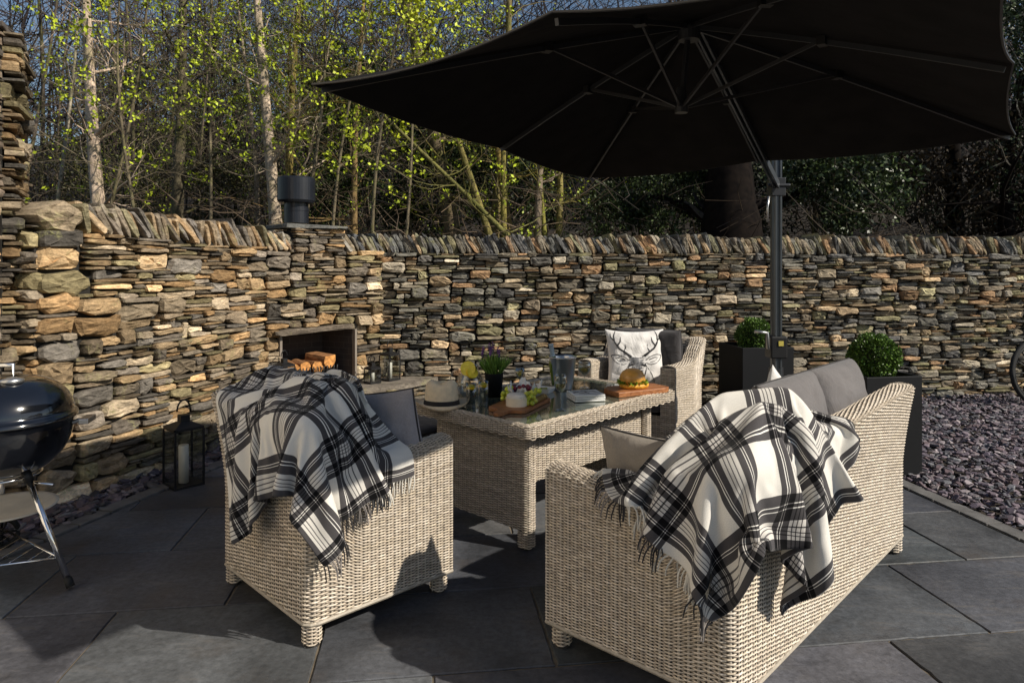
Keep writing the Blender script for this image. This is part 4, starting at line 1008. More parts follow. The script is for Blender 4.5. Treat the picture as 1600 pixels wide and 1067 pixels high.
mb = MB(); leaf_quads(base, D, rng.uniform(.04, .085, n), .007, np.array([.14, .25, .045]) * rng.uniform(.6, 1.6, (n, 1)), mb); mb.build('foliage', MATS['leaf'], t)
for k in range(9):
    a = rng.uniform(0, 6.28); r_ = rng.uniform(.01, .06); p = c + [math.cos(a) * r_, math.sin(a) * r_, .2]; q = p + [math.cos(a) * r_ * .5, math.sin(a) * r_ * .5, rng.uniform(.06, .11)]
    mb = MB(); mb.tube([p, q], .0015, 4, (.1, .15, .05)); m_ = 40; u_ = rng.uniform(0, 1, m_); PP_ = q[None] + np.array([0, 0, 1]) * (u_[:, None] * .045 - .02) ; dd_ = rng.normal(size=(m_, 3)); dd_ /= np.linalg.norm(dd_, axis=1)[:, None]
    leaf_quads(PP_, dd_, .011, .008, np.array([.2, .09, .27]) * rng.uniform(.5, 1.6, (m_, 1)), mb); mb.build('flower_spike', MATS['leaf'], t)
# wine glasses
def wine_glass(px, py, lab, h=.2, r=.042, fill=.35):
    c = tp(px, py); t = thing('wine_glass', c, lab, 'wine glass', 'wine glasses'); b = h * .48
    prof = [(0, .001), (.034, .001), (.034, .003), (.006, .010), (.0035, .02), (.0035, b), (.012, b + .005), (r * .75, b + .03), (r, b + .065), (r * .92, h - .01), (r * .82, h), (r * .80, h), (r * .9, h - .012), (r * .97, b + .065), (r * .72, b + .033), (.010, b + .010), (0, b + .008)]
    lathe_obj('glass', prof, c, MATS['glass'], t)
    lathe_obj('wine', [(0, b + .010), (.0095, b + .0115), (r * .70, b + .034), (r * .86, b + .05), (0, b + .05)], c, MATS['wine'], t)
wine_glass(876, 641, 'tall slim wine glass in front of the ice bucket', .20, .036)
wine_glass(913, 606, 'round wine glass between the ice bucket and the far chair', .17, .048)
wine_glass(812, 608, 'small wine glass between the lavender and the ice bucket', .14, .034)
# ice bucket and bottle
c = tp(879, 608); t = thing('ice_bucket', c, 'polished steel ice bucket on the far side of the table', 'ice bucket')
lathe_obj('bucket', [(0, 0), (.062, 0), (.066, .01), (.088, .205), (.093, .212), (.090, .216), (.084, .205), (.064, .02), (0, .02)], c, MATS['steel'], t, 40)
t = thing('wine_bottle', c, 'green wine bottle with pale foil standing in the ice bucket', 'bottle')
M = Matrix.Translation(Vector(c + [-.035, -.01, .03])) @ Matrix.Rotation(R(-9), 4, 'Y')
for nm, prof, mt in (('bottle_glass', [(0, 0), (.032, 0), (.036, .01), (.036, .14), (.02, .18), (.0145, .19), (.0145, .215), (0, .215)], 'bottle'), ('foil_neck', [(.0152, .185), (.0155, .262), (.0165, .263), (.0165, .27), (0, .27)], 'foil')):
    mb = MB(); mb.lathe(prof, (0, 0, 0), 20); mb.v = [place(v, M) for v in mb.v]; mb.build(nm, MATS[mt], t, smooth=True)
# paddle board with cheese, fruit
bc = tp(812, 634); ba = math.atan2(*(tp(858, 622) - tp(790, 655))[[1, 0]]); WB_ = to_world(bc, ba)
def BW(x, y, z=0): p = WB_(np.array([x, y, 0.0])); return np.array([p[0], p[1], ZT + z])
t = thing('serving_board', bc, 'wooden paddle board carrying cheese and fruit', 'serving board')
out = [(-.20, -.10), (-.17, -.115), (.19, -.115), (.215, -.09), (.215, .09), (.19, .115), (-.17, .115), (-.20, .10), (-.21, .045), (-.23, .03), (-.29, .028), (-.315, .012), (-.315, -.012), (-.29, -.028), (-.23, -.03), (-.21, -.045)]
n = len(out); mb = MB(); mb.add([BW(x, y, .0) for x, y in out] + [BW(x, y, .02) for x, y in out], [list(range(n, 2 * n)), list(range(n))[::-1]] + [[i, (i + 1) % n, n + (i + 1) % n, n + i] for i in range(n)]); mb.build('board', MATS['wood'], t, bevel=.003)
bz = .021
p = BW(-.09, -.02, bz); tc = thing('cheese_box', p, 'round whole cheese in its box on the paddle board', 'cheese')
lathe_obj('box', [(0, 0), (.060, 0), (.061, .045), (.057, .045), (0, .045)], p, MATS['cheese'], tc, 36, False)
lathe_obj('cheese', [(.0, .04), (.055, .04), (.056, .058), (.048, .066), (0, .067)], p, simple('white_rind', (.86, .8, .72), .7), tc, 36)
def sphere(mb, c, r, col=None, sx=1, sy=1, sz=1, n=10):
    th = np.linspace(0, math.pi, n); mb.lathe([(max(r * math.sin(a), 1e-5), -r * math.cos(a) * sz) for a in th], c, 12, col, sx, sy)
def bunch(name, lab, cen, spread, n, r, cols, cat='grapes'):
    t = thing(name, BW(*cen, bz), lab, cat); mb = MB(); pts = []
    k = 0
    while len(pts) < n and k < 3000:
        k += 1; q = np.array([rng.normal(0, spread[0]), rng.normal(0, spread[1]), r])
        if abs(q[0]) > 2 * spread[0] or abs(q[1]) > 2 * spread[1]: continue
        for o_ in pts:
            dxy = np.hypot(*(q[:2] - o_[:2]))
            if dxy < 1.8 * r: q[2] = max(q[2], o_[2] + math.sqrt(max((1.8 * r) ** 2 - dxy ** 2, 0)))
        if q[2] > 5 * r: continue
        pts.append(q)
    for q in pts: sphere(mb, BW(cen[0] + q[0], cen[1] + q[1], bz + q[2]), r * rng.uniform(.88, 1.06), np.array(cols[rng.integers(0, len(cols))]) * rng.uniform(.8, 1.2))
    mb.build('berries', MATS['grape'], t, smooth=True)
bunch('green_grapes', 'bunch of green grapes in front of the cheese box', (-.035, -.088), (.034, .014), 18, .0145, [(.66, .64, .08), (.5, .58, .06)])
bunch('green_grapes', 'small bunch of green grapes behind the white paper', (.03, .09), (.022, .014), 12, .0145, [(.66, .72, .08)])
bunch('red_grapes', 'pile of dark red grapes at the far end of the paddle board', (.135, .04), (.038, .032), 62, .0135, [(.16, .016, .04), (.09, .012, .04), (.26, .03, .045)])
for (x, y, op, lab) in ((.055, -.052, 1, 'cut fig showing red flesh on the white paper'), (-.015, .05, 0, 'whole dark fig beside the cheese box')):
    p = BW(x, y, bz); t = thing('fig', p, lab, 'fig'); mb = MB(); sphere(mb, p + [0, 0, .02], .021, (.05, .02, .05), 1, 1, 1.05, 14); mb.build('skin', MATS['grape'], t, smooth=True)
    if op:
        M = Matrix.Translation(Vector(p + [-.004, -.015, .026])) @ MR(60, 'X'); mb = MB(); th = np.arange(16) * math.pi / 8
        mb.add(place(np.concatenate([np.stack([.019 * np.cos(th), .019 * np.sin(th), .002 + 0 * th], -1), [[0, 0, .006]]]), M), [[i, (i + 1) % 16, 16] for i in range(16)]); mb.build('flesh', MATS['fig_flesh'], t)
# crumpled paper
t = thing('greaseproof_paper', BW(.06, .01, bz), 'crumpled white greaseproof paper under the fruit', 'paper'); mb = MB(); n = 16
G = np.zeros((n, n, 3)); r2 = np.random.default_rng(3); nz = r2.uniform(0, 1, (n, n))
for i in range(n):
    for j in range(n):
        x = -.02 + .20 * i / (n - 1); y = -.075 + .15 * j / (n - 1); e = max(abs(i - 7.5), abs(j - 7.5)) / 7.5
        G[i, j] = BW(x + (nz[i, j] - .5) * .014, y, bz + .005 + .075 * e ** 3 * (.5 + nz[(i // 2) * 2 % n, (j // 3) * 3 % n]) + nz[i, j] * .008)
mb.grid(G); o = mb.build('paper', MATS['white'], t)
t = thing('cheese_wedge', BW(.045, .035, bz), 'white wedge of soft cheese on the paper', 'cheese'); mb = MB(); 
mb.add([BW(.0, .0, bz + .008), BW(.09, .0, bz + .008), BW(.08, .06, bz + .008), BW(.0, .0, bz + .05), BW(.09, .0, bz + .045), BW(.08, .06, bz + .05)], [[3, 4, 5], [0, 1, 4, 3], [1, 2, 5, 4], [2, 0, 3, 5]]); mb.build('wedge', MATS['white'], t, bevel=.004)
for k in range(9):
    p = BW(.02 + .017 * k, -.092 + .002 * (k % 2), bz + .014); t = thing('cracker', p, 'round cracker standing in the row at the front edge of the board', 'cracker', 'row of crackers'); mb = MB(); th = np.arange(14) * 2 * math.pi / 14
    M = Matrix.Translation(Vector(p)) @ Matrix.Rotation(ba, 4, 'Z') @ MR(62, 'Y'); V = [np.stack([.018 * np.cos(th), .018 * np.sin(th), z + 0 * th], -1) for z in (-.002, .002)]
    mb.add(place(np.concatenate(V), M), [list(range(14))[::-1], list(range(14, 28))] + [[i, (i + 1) % 14, 14 + (i + 1) % 14, 14 + i] for i in range(14)]); mb.build('wafer', MATS['cracker'], t)
# olive dish
c = tp(850, 613); t = thing('olive_dish', c, 'small square white dish of olives behind the red grapes', 'dish'); mb = MB()
for z, k in (): pass
fr = [(.045, 0), (.058, .03), (.054, .03), (.042, .006)]
ring = lambda k, z: [WB_(np.array([0, 0, 0.0])) * 0 + c + np.array([sx * k * math.cos(ba) - sy * k * math.sin(ba), sx * k * math.sin(ba) + sy * k * math.cos(ba), z]) for sx, sy in ((-1, -1), (1, -1), (1, 1), (-1, 1))]
V = sum([ring(k, z) for k, z in fr], []); mb.add(V, [[4 * r_ + i, 4 * r_ + (i + 1) % 4, 4 * r_ + 4 + (i + 1) % 4, 4 * r_ + 4 + i] for r_ in range(3) for i in range(4)] + [[12, 13, 14, 15]]); mb.build('dish', MATS['white'], t)
mb = MB(); 
for k in range(9): sphere(mb, c + [rng.uniform(-.03, .03), rng.uniform(-.03, .03), .02], .009, (.32, .34, .08), 1.2)
mb.build('olives', MATS['grape'], t, smooth=True)
# napkins
c = tp(915, 624); t = thing('napkin_stack', c, 'stack of white printed paper napkins beside the second board', 'napkins'); an = R(12)
for k in range(3):
    mb = MB(); mb.box(c + [0, 0, .008 + k * .014], (.19, .17, .012), an + rng.normal(0, .05)); o = mb.build('napkin', MATS['white'], t, bevel=.003)
mb = MB(); WN = to_world(c, an)
for ln in ([(-.08, .06), (-.02, .03), (.05, .02), (.09, -.03)], [(-.07, .03), (-.03, -.01), (.02, -.02)], [(-.02, .05), (.03, .05), (.08, .03)], [(-.05, -.03), (0, -.05), (.07, -.06)], [(.0, .02), (.01, -.03)], [(-.08, -.01), (-.04, .02)]):
    A = np.array(ln); 
    for a, b in zip(A[:-1], A[1:]):
        d = (b - a) / np.linalg.norm(b - a); nn2 = np.array([-d[1], d[0]]) * .005
        q = [WN(np.array([*v, 0.0])) for v in (a - nn2, b - nn2 * .6, b + nn2 * .6, a + nn2)]
        mb.add([[x[0], x[1], c[2] + .0435] for x in q], [[0, 1, 2, 3]])
mb.build('napkin_print', MATS['ink'], t)
# second board with filled bread
c = tp(990, 613); b2 = R(30); t = thing('serving_board', c, 'thick wooden board under the filled bread', 'serving board'); W2 = to_world(c, b2)
out = [(-.20, -.10), (.17, -.115), (.215, -.09), (.215, .05), (.19, .085), (-.12, .115), (-.19, .06)]
n = len(out); f = lambda x, y, z: [*W2(np.array([x, y, 0.0]))[:2], ZT + z]
mb = MB(); mb.add([f(x, y, .0) for x, y in out] + [f(x, y, .032) for x, y in out], [list(range(n, 2 * n)), list(range(n))[::-1]] + [[i, (i + 1) % n, n + (i + 1) % n, n + i] for i in range(n)]); mb.build('board', MATS['wood'], t, bevel=.004)
t = thing('filled_bread', c, 'glazed round bread filled with salad on the thick board', 'bread'); c = np.array([*W2(np.array([-.01, -.0, 0]))[:2], ZT + .033])
mb = MB(); mb.lathe([(0, .0), (.082, .0), (.092, .012), (.09, .026), (.07, .032), (0, .034)], c + [0.01, 0, 0], 36, None, 1.1, .9, b2); o = mb.build('lower_half', MATS['bread_in'], t, smooth=True)
mb = MB(); m_ = 160; a = rng.uniform(0, 6.28, m_); P0_ = c + np.stack([np.cos(a) * .075, np.sin(a) * .07, rng.uniform(.03, .045, m_)], 1); D = np.stack([np.cos(a), np.sin(a), rng.normal(0, .35, m_)], 1); D /= np.linalg.norm(D, axis=1)[:, None]
leaf_quads(P0_, D, rng.uniform(.015, .035, m_), .014, np.array([.18, .28, .03]) * rng.uniform(.5, 2, (m_, 1)), mb); mb.build('salad', MATS['leaf'], t)
mb = MB(); mb.lathe([(0, .036), (.075, .036), (.085, .045), (.083, .07), (.068, .098), (.045, .114), (.02, .12), (0, .121)], c, 36, None, 1.0, .92, b2); mb.build('upper_half', MATS['bread'], t, smooth=True)

# ---------------------------------------------------------------- lanterns
def lantern(p, w, h, ang, lab, candle_h, loop=.10, glass=True):
    t = thing('candle_lantern', p, lab, 'lantern', 'black candle lanterns'); Wl = to_world(p, ang); z0 = p[2]
    f = lambda x, y, z: np.array([*Wl(np.array([x, y, 0.0]))[:2], z0 + z]); r_ = w / 2; b = .012 * (w / .2)
    mb = MB(); mb.box(f(0, 0, .008), (w, w, .016), ang)
    for sx in (-1, 1):
        for sy in (-1, 1): mb.box(f(sx * (r_ - b / 2), sy * (r_ - b / 2), .016 + (h - .032) / 2), (b, b, h - .032), ang)
    for sx, sy, L1_, L2_ in ((0, -1, w - 2 * b, b), (0, 1, w - 2 * b, b), (-1, 0, b, w - 2 * b), (1, 0, b, w - 2 * b)):
        mb.box(f(sx * (r_ - b / 2), sy * (r_ - b / 2), h - .008), (L1_, L2_, .016), ang)
    mb.build('frame', MATS['black_iron'], t)
    mb = MB(); P4 = [f(sx * r_, sy * r_, h) for sx, sy in ((-1, -1), (1, -1), (1, 1), (-1, 1))]; k = .30
    P5 = [f(sx * r_ * k, sy * r_ * k, h + .16 * w) for sx, sy in ((-1, -1), (1, -1), (1, 1), (-1, 1))]; P6 = [q + [0, 0, .22 * w] for q in P5]
    mb.add(P4 + P5 + P6, [[i + 4 * q, (i + 1) % 4 + 4 * q, 4 + (i + 1) % 4 + 4 * q, 4 + i + 4 * q] for q in range(2) for i in range(4)] + [[8, 9, 10, 11]]); mb.build('roof', MATS['black_iron'], t)
    mb = MB(); a = np.linspace(0, math.pi, 14); zt = h + .38 * w; mb.tube([f(r2_, 0, zt + zz) for r2_, zz in zip(.22 * w * np.cos(a), loop * (.25 + .75 * np.sin(a)))], .006 * w / .2, 8); 
    mb.build('carrying_loop', MATS['black_iron'], t, smooth=True)
    lathe_obj('candle', [(0, .017), (w * .16, .017), (w * .16, candle_h), (w * .14, candle_h + .003), (0, candle_h - .004)], p, MATS['wax'], t, 24)
    if glass:
        mb = MB()
        for sx, sy in ((0, -1), (0, 1), (-1, 0), (1, 0)):
            L_ = w - 2 * b - .002; mb.box(f(sx * (r_ - b / 2), sy * (r_ - b / 2), h / 2), (L_ if sx == 0 else .002, L_ if sy == 0 else .002, h - .036), ang)
        mb.build('pane', MATS['pane'], t)
g0 = gp(287, 757, 0); lantern(g0, .20, .40, R(48), 'black lantern with a tall candle standing on the patio by the wall', .27, .10)
def onh(px, depth): return np.array([(px - CX) / F * depth, depth, HZ + .001])
lantern(onh(609, 6.84), .15, .26, R(52), 'taller black lantern on the hearth slab beside the fireplace', .17, .07)
lantern(onh(582, 6.66), .12, .15, R(45), 'smaller black lantern on the hearth slab beside the fireplace', .10, .06)
lantern(onh(444, 6.10), .14, .26, R(52), 'black lantern on the hearth in front of the left jamb of the fireplace', .13, .07)
# fire grate and logs
p0, p1, d, nrm, L = frame(WA, WB)
gq = lambda s, off, z: np.array([p0[0] + d[0] * s + nrm[0] * off, p0[1] + d[1] * s + nrm[1] * off, z])
t = thing('fire_grate', gq(.5, -.1, .36), 'black iron fire grate holding split logs', 'fire grate'); mb = MB()
for k in range(15):
    s_ = .24 + .036 * k; mb.tube([gq(s_, -.22, .45), gq(s_, -.02, .43), gq(s_, .015, .46), gq(s_, .025, .53)], .007, 6)
mb.tube([gq(.21, .012, .455), gq(.78, .012, .455)], .010, 6); mb.tube([gq(.21, -.2, .45), gq(.78, -.2, .45)], .010, 6)
for s_ in (.27, .5, .73): mb.tube([gq(s_, .0, .455), gq(s_, .02, .362)], .010, 6); mb.tube([gq(s_, -.2, .45), gq(s_, -.2, .362)], .010, 6)
mb.build('grate_bars', MATS['black_iron'], t, smooth=True)
def log(a, b, r_, lab, wedge=False):
    t = thing('firewood_log', a, lab, 'log', 'split logs in the grate'); a, b = np.array(a), np.array(b); ax = (b - a) / np.linalg.norm(b - a); x = np.cross(ax, [0, 0, 1.0]); x /= np.linalg.norm(x); y = np.cross(ax, x); n = 12
    th = np.linspace(-.5, 3.6, n) if wedge else np.arange(n) * 2 * math.pi / n
    rr = r_ * (1 + rng.normal(0, .05, n)); o = [x * math.cos(q) * k + y * -math.sin(q) * k * -1 for q, k in zip(th, rr)]
    V = [a + q for q in o] + [b + q for q in o]; mb = MB(); mb.add(V, [[i, (i + 1) % n, n + (i + 1) % n, n + i] for i in range(n)]); mb.build('bark', MATS['log_bark'], t)
    for e_, sg in ((a, -1), (b, 1)): MB().add([e_ + ax * .001 * sg + q for q in o], [list(range(n))]).build('cut_end', MATS['log_end'], t)
log(gq(.30, .0, .52), gq(.36, -.24, .53), .062, 'orange split log at the near side of the grate')
log(gq(.43, -.02, .535), gq(.45, -.25, .54), .05, 'small brown log in the middle of the grate')
log(gq(.55, .0, .52), gq(.55, -.25, .52), .058, 'round log with pale end grain in the grate')
log(gq(.68, -.0, .58), gq(.60, -.22, .60), .085, 'largest split log with a bright orange face, on the far side of the grate', True)

# ---------------------------------------------------------------- kettle barbecue
bp_ = np.array([-2.43, 3.30, 0]); t = thing('kettle_barbecue', bp_, 'black kettle barbecue on chrome legs at the edge of the patio', 'barbecue')
th = np.linspace(0, 1, 14)
zr, r_ = .755, .292
MB().lathe([(.02, zr - .275)] + [(r_ * math.sin(a * math.pi / 2) ** .8, zr - .275 * math.cos(a * math.pi / 2)) for a in th[1:]] + [(r_ + .010, zr), (r_ + .010, zr + .012), (r_ - .01, zr + .012)], bp_, 56).build('bowl', MATS['enamel'], t, smooth=True)
o = MB().lathe([(r_ + .014, zr + .004), (r_ + .014, zr + .022), (r_ + .002, zr + .026)] + [(r_ * math.cos(a * math.pi / 2) ** .75 if a < 1 else 0.0, zr + .026 + .185 * math.sin(a * math.pi / 2)) for a in th], bp_, 56).build('lid', MATS['enamel'], t, smooth=True)
MB().lathe([(0, zr + .19), (.045, zr + .19), (.05, zr + .205), (.02, zr + .215), (0, zr + .215)], bp_ + [.10, -.08, .0], 24).build('vent_disc', MATS['aluminium'], o, smooth=True)
mb = MB(); mb.tube([bp_ + [-.05, -.0, zr + .20], bp_ + [-.05, 0, zr + .26], bp_ + [.05, 0, zr + .26], bp_ + [.05, 0, zr + .20]], .012, 10); mb.build('lid_handle', MATS['steel'], o, smooth=True)
for az in (R(15), R(195)):
    mb = MB(); e = np.array([math.cos(az), math.sin(az), 0]); f_ = np.array([-e[1], e[0], 0])
    q = bp_ + e * (r_ + .0) + [0, 0, zr - .03]; mb.tube([q, q + e * .03 + [0, 0, .01], q + e * .05 + [0, 0, .012]], .012, 8); mb.box(q + e * .065 + [0, 0, .013], (.045, .12, .026), az); mb.build('side_handle', MATS['aluminium'], t, smooth=False, bevel=.008)
legs = []
for k, az in enumerate((R(-16), R(128), R(236))):
    e = np.array([math.cos(az), math.sin(az), 0]); a = bp_ + e * .15 + [0, 0, .50]; b = bp_ + e * .40 + [0, 0, .035]; legs.append((a, b, e))
    mb = MB(); mb.tube([a, b], .0145, 14); o = mb.build('leg', MATS['chrome'], t, smooth=True)
    mb = MB(); mb.tube([a + (b - a) * -.06, a + (b - a) * .06], .022, 12); mb.build('leg_socket', MATS['black_iron'], o, smooth=True)
    if k == 0: mb = MB(); mb.tube([b + (a - b) * .03, b + (b - a) * .05], .018, 12); mb.build('foot_cap', MATS['rubber'], o, smooth=True)
    else:
        mb = MB(); th_ = np.linspace(0, 2 * math.pi, 29); wx = np.stack([np.cos(th_) * .075, 0 * th_, np.sin(th_) * .075], -1); Mz = np.array(Matrix.Rotation(az + R(90), 3, 'Z')); wx = wx @ Mz.T
        c_ = bp_ + e * .40; c_ = np.array([c_[0], c_[1], .09]); mb.tube(c_ + wx, .014, 8, cap=False)
        for q in range(6): mb.tube([c_, c_ + wx[q * 28 // 6] * .95], .006, 6)
        mb.build('wheel', MATS['rubber'], t, smooth=True)
mb = MB(); kk = [a + (b - a) * .78 for a, b, e in legs]
for i in range(3): mb.tube([kk[i], kk[(i + 1) % 3]], .0055, 8)
m0 = (kk[1] + kk[2]) / 2
for q in np.linspace(.1, .9, 7): mb.tube([kk[0] * (1 - q) + kk[1] * q, kk[0] * (1 - q) + kk[2] * q], .003, 6)
mb.build('wire_rack', MATS['chrome'], t, smooth=True)
MB().lathe([(0, .30), (.10, .305), (.21, .33), (.225, .336), (.225, .342), (.205, .338), (.10, .312), (0, .307)], bp_ + [-.0, 0, -.0], 40).build('ash_pan', MATS['tan'], t, smooth=True)
mb = MB(); a = np.linspace(0, 2 * math.pi, 40); mb.tube(np.stack([bp_[0] + .155 * np.cos(a), bp_[1] + .155 * np.sin(a), .495 + 0 * a], -1), .006, 8, cap=False); mb.tube([bp_ + [.05, 0, .47], bp_ + [.26, -.03, .455]], .006, 6)
mb.build('support_ring', MATS['chrome'], t, smooth=True)

# ---------------------------------------------------------------- planters with clipped balls
def planter(corner, ang, w, h, lab, lab2, r_=.17, up=.11):
    Wp = to_world(corner, ang); c = Wp(np.array([-w / 2, w / 2, 0.0])); t = thing('planter_box', c, lab, 'planter', 'square dark planters'); mb = MB()
    b_, t_ = w, w
    ring = lambda ww_, z: [np.array([*Wp(np.array([-w / 2 + sx * ww_ / 2, w / 2 + sy * ww_ / 2, 0]))[:2], z]) for sx, sy in ((-1, -1), (1, -1), (1, 1), (-1, 1))]
    V = ring(b_, .0) + ring(t_, h) + ring(t_ - .05, h) + ring(t_ - .05, h - .05)
    mb.add(V, [[4 * q + i, 4 * q + (i + 1) % 4, 4 * q + 4 + (i + 1) % 4, 4 * q + 4 + i] for q in range(3) for i in range(4)]); mb.build('box', MATS['planter'], t, bevel=.003)
    mb = MB(); mb.add(ring(t_ - .05, h - .045), [[0, 1, 2, 3]]); mb.build('compost', MATS['soil'], t)
    cc = np.array([c[0], c[1], h + up]); t2 = thing('box_ball', cc, lab2, 'topiary', 'clipped box balls')
    n = 9000; D = rng.normal(size=(n, 3)); D /= np.linalg.norm(D, axis=1)[:, None]
    bump_ = 1 + .07 * np.sin(7 * D[:, 0] + 3) * np.sin(6 * D[:, 1]) + .04 * np.sin(11 * D[:, 2] + 5 * D[:, 0])
    P_ = cc + D * (r_ * bump_ * (rng.uniform(.84, 1.0, n) + np.where(rng.random(n) < .05, rng.uniform(0, .09, n), 0)))[:, None]; dd_ = D + rng.normal(0, .7, (n, 3)); dd_ /= np.linalg.norm(dd_, axis=1)[:, None]
    cl = np.array([.07, .125, .02]) * rng.uniform(.5, 1.9, (n, 1)); cl = np.where(rng.random((n, 1)) < .12, cl * 1.9, cl)
    mb = MB(); leaf_quads(P_, dd_, rng.uniform(.014, .024, n), .013, cl, mb); mb.build('foliage', MATS['gleaf'], t2)
    mb = MB(); sphere(mb, cc, r_ * .86, (.006, .012, .004), n=16); mb.build('painted_shade_core', MATS['leaf'], t2); mb = MB(); mb.tube([(c[0], c[1], h - .05), cc], .02, 8, (.1, .07, .04)); mb.build('stem', MATS['bark'], t2)  # near-black inner ball stands in for shade between the leaves
planter((2.885, 4.86), R(9), .43, .71, 'dark square planter just behind the far end of the sofa', 'clipped box ball in the planter behind the sofa')
planter((2.70, 6.62), R(8), .52, .70, 'dark square planter standing behind the parasol pole', 'clipped box ball behind the parasol pole', .18, .08)
# spoked wheel at the right edge
wc = np.array([5.55, 7.30, .35]); t = thing('cart_wheel', wc, 'black spoked cart wheel leaning near the wall at the right edge', 'wheel')
wr = .325; n = 48; a = np.linspace(0, 2 * math.pi, n + 1); yaw = R(12); ex = np.array([math.cos(yaw), math.sin(yaw), 0]); ez = np.array([0, .12, 1.0]); ez /= np.linalg.norm(ez)
cir = lambda r_: wc + r_ * (np.cos(a)[:, None] * ex + np.sin(a)[:, None] * ez)
mb = MB(); mb.tube(cir(wr), .024, 10, cap=False); mb.build('tyre', MATS['rubber'], t, smooth=True)
mb = MB(); mb.tube(cir(wr - .03), .012, 8, cap=False); mb.build('rim', MATS['black_iron'], t, smooth=True)
ey = np.cross(ex, ez); mb = MB(); mb.tube([wc - ey * .07, wc - ey * .03, wc + ey * .03, wc + ey * .07], [.025, .05, .05, .025], 14); mb.build('hub', MATS['black_iron'], t, smooth=True)
for k in range(14):
    q = k * 2 * math.pi / 14; mb = MB(); mb.tube([wc + .04 * (math.cos(q) * ex + math.sin(q) * ez), wc + (wr - .035) * (math.cos(q) * ex + math.sin(q) * ez)], .008, 6); mb.build('spoke', MATS['black_iron'], t, smooth=True)
mb = MB(); mb.tube([wc + ey * .05, wc + ey * .3 + [.5, 0, .02], wc + [1.1, .1, .1]], .02, 8); mb.build('axle_bar', MATS['black_iron'], t, smooth=True)
# ---------------------------------------------------------------- woodland behind the wall
hill = MB(); xs = np.linspace(-30, 34, 50); G = []
for y in np.concatenate([np.linspace(7.3, 14, 10), np.linspace(16, 60, 12)]):
    row = []
    for x in xs:
        yy = max(y, 7.35 + .126 * (x + 1) + .3) if y < 9 else y
        z = .9 + .10 * (yy - 8) + .35 * math.sin(x * .35 + yy * .2) * min((yy - 7) / 6, 1) + max(0, x - 2) * .05 * min((yy - 7) / 8, 1.5) + (0 if yy < 30 else (yy - 30) * .12)
        if x < -2.0 and yy < 8.5: pass
        row.append([x, yy, min(z + (0 if yy < 12 else (yy - 12) * .10), 12)])
    G.append(row)
hill.grid(np.array(G)); o = hill.build('woodland_bank', MATS['litter'], smooth=True); tag(o, kind='structure')
hill2 = MB(); G = []
for k, y in enumerate(np.linspace(2.5, 7.6, 6)): G.append([[x, y, .9] for x in (-14, -9, -5, -3.9 + (y - 4) * .35)])
hill2.grid(np.array(G)); o = hill2.build('field_ground', MATS['litter']); tag(o, kind='structure')

def tree_mesh(base, top, r0, seed, levels=3, n1=16, spread=1.0, twig=.5, col=(.2, .17, .13), start=.25, curve=.12, droop=0.0, limb=1.6):
    """returns trunk buffer, crown buffer, list of twig tips"""
    r = np.random.default_rng(seed); base, top = np.array(base, float), np.array(top, float)
    tr, cr = MB(), MB(); tips = []
    n = 14; k = np.linspace(0, 1, n); ax = top - base; H = np.linalg.norm(ax)
    bend = np.stack([np.sin(k * 3.1 + r.uniform(0, 6)), np.sin(k * 2.3 + r.uniform(0, 6)), 0 * k], 1) * curve; bend -= bend[0]
    pts = base + ax * k[:, None] + bend; rad = r0 * (1 - .62 * k) * (1 + .25 * np.exp(-k * 14)) * (1 + r.normal(0, .03, n))
    col = np.array(col)
    tr.tube(pts, rad, 10, np.array([col * r.uniform(.8, 1.2) for _ in range(n)]))
    def branch(p, d, L, rr, lev):
        m = 6 if lev < 2 else 4
        q = [p]; dd = d.copy()
        for i in range(m):
            dd = dd + r.normal(0, .16 + .05 * lev, 3) + np.array([0, 0, .05 - droop]); dd /= np.linalg.norm(dd); q.append(q[-1] + dd * L / m)
        q = np.array(q); rads = rr * (1 - .75 * np.linspace(0, 1, m + 1))
        c = col * r.uniform(.6, 1.3); (tr if lev == 0 and rr > .022 else cr).tube(q, rads, 5 if lev == 0 else 3, c, cap=False)
        tips.append(q[-1]); 
        if lev > 0: tips.append(q[m // 2])
        if lev < levels - 1:
            for _ in range(r.integers(3, 6) if lev == 0 else r.integers(2, 5)):
                i = r.integers(1, m + 1); nd = dd * .7 + r.normal(0, .6, 3) * spread; nd /= np.linalg.norm(nd); branch(q[i], nd, L * r.uniform(.35, .65), max(rads[i] * .6, .0022), lev + 1)
    for _ in range(n1):
        f_ = start + (1 - start) * r.random(); i = f_ * (n - 1); i0 = int(i); p = pts[i0] + (pts[min(i0 + 1, n - 1)] - pts[i0]) * (i - i0)
        a = r.uniform(0, 6.28); d = np.array([math.cos(a), math.sin(a), r.uniform(-.1, .8)]); d /= np.linalg.norm(d)
        branch(p, d, r.uniform(.6, 1.3) * limb * (1.15 - .5 * f_), rad[i0] * r.uniform(.18, .38), 0)
    return tr, cr, np.array(tips)
def add_leaves(cr, tips, frac, size, col, seed, per=6, spread=.05):
    r = np.random.default_rng(seed); k = tips[r.random(len(tips)) < frac]
    if len(k) == 0: return
    P_ = np.repeat(k, per, 0) + r.normal(0, spread, (len(k) * per, 3)); D = r.normal(size=P_.shape); D[:, 2] += .3; D /= np.linalg.norm(D, axis=1)[:, None]
    c = np.array(col) * r.uniform(.55, 1.5, (len(P_), 1)); leaf_quads(P_, D, r.uniform(.6, 1.3, len(P_)) * size, size * .7 * np.ones(len(P_)), c, cr)
def img(px, py, depth): return np.array([(px - CX) / F * depth, depth, CZ + (HY - py) / F * depth])
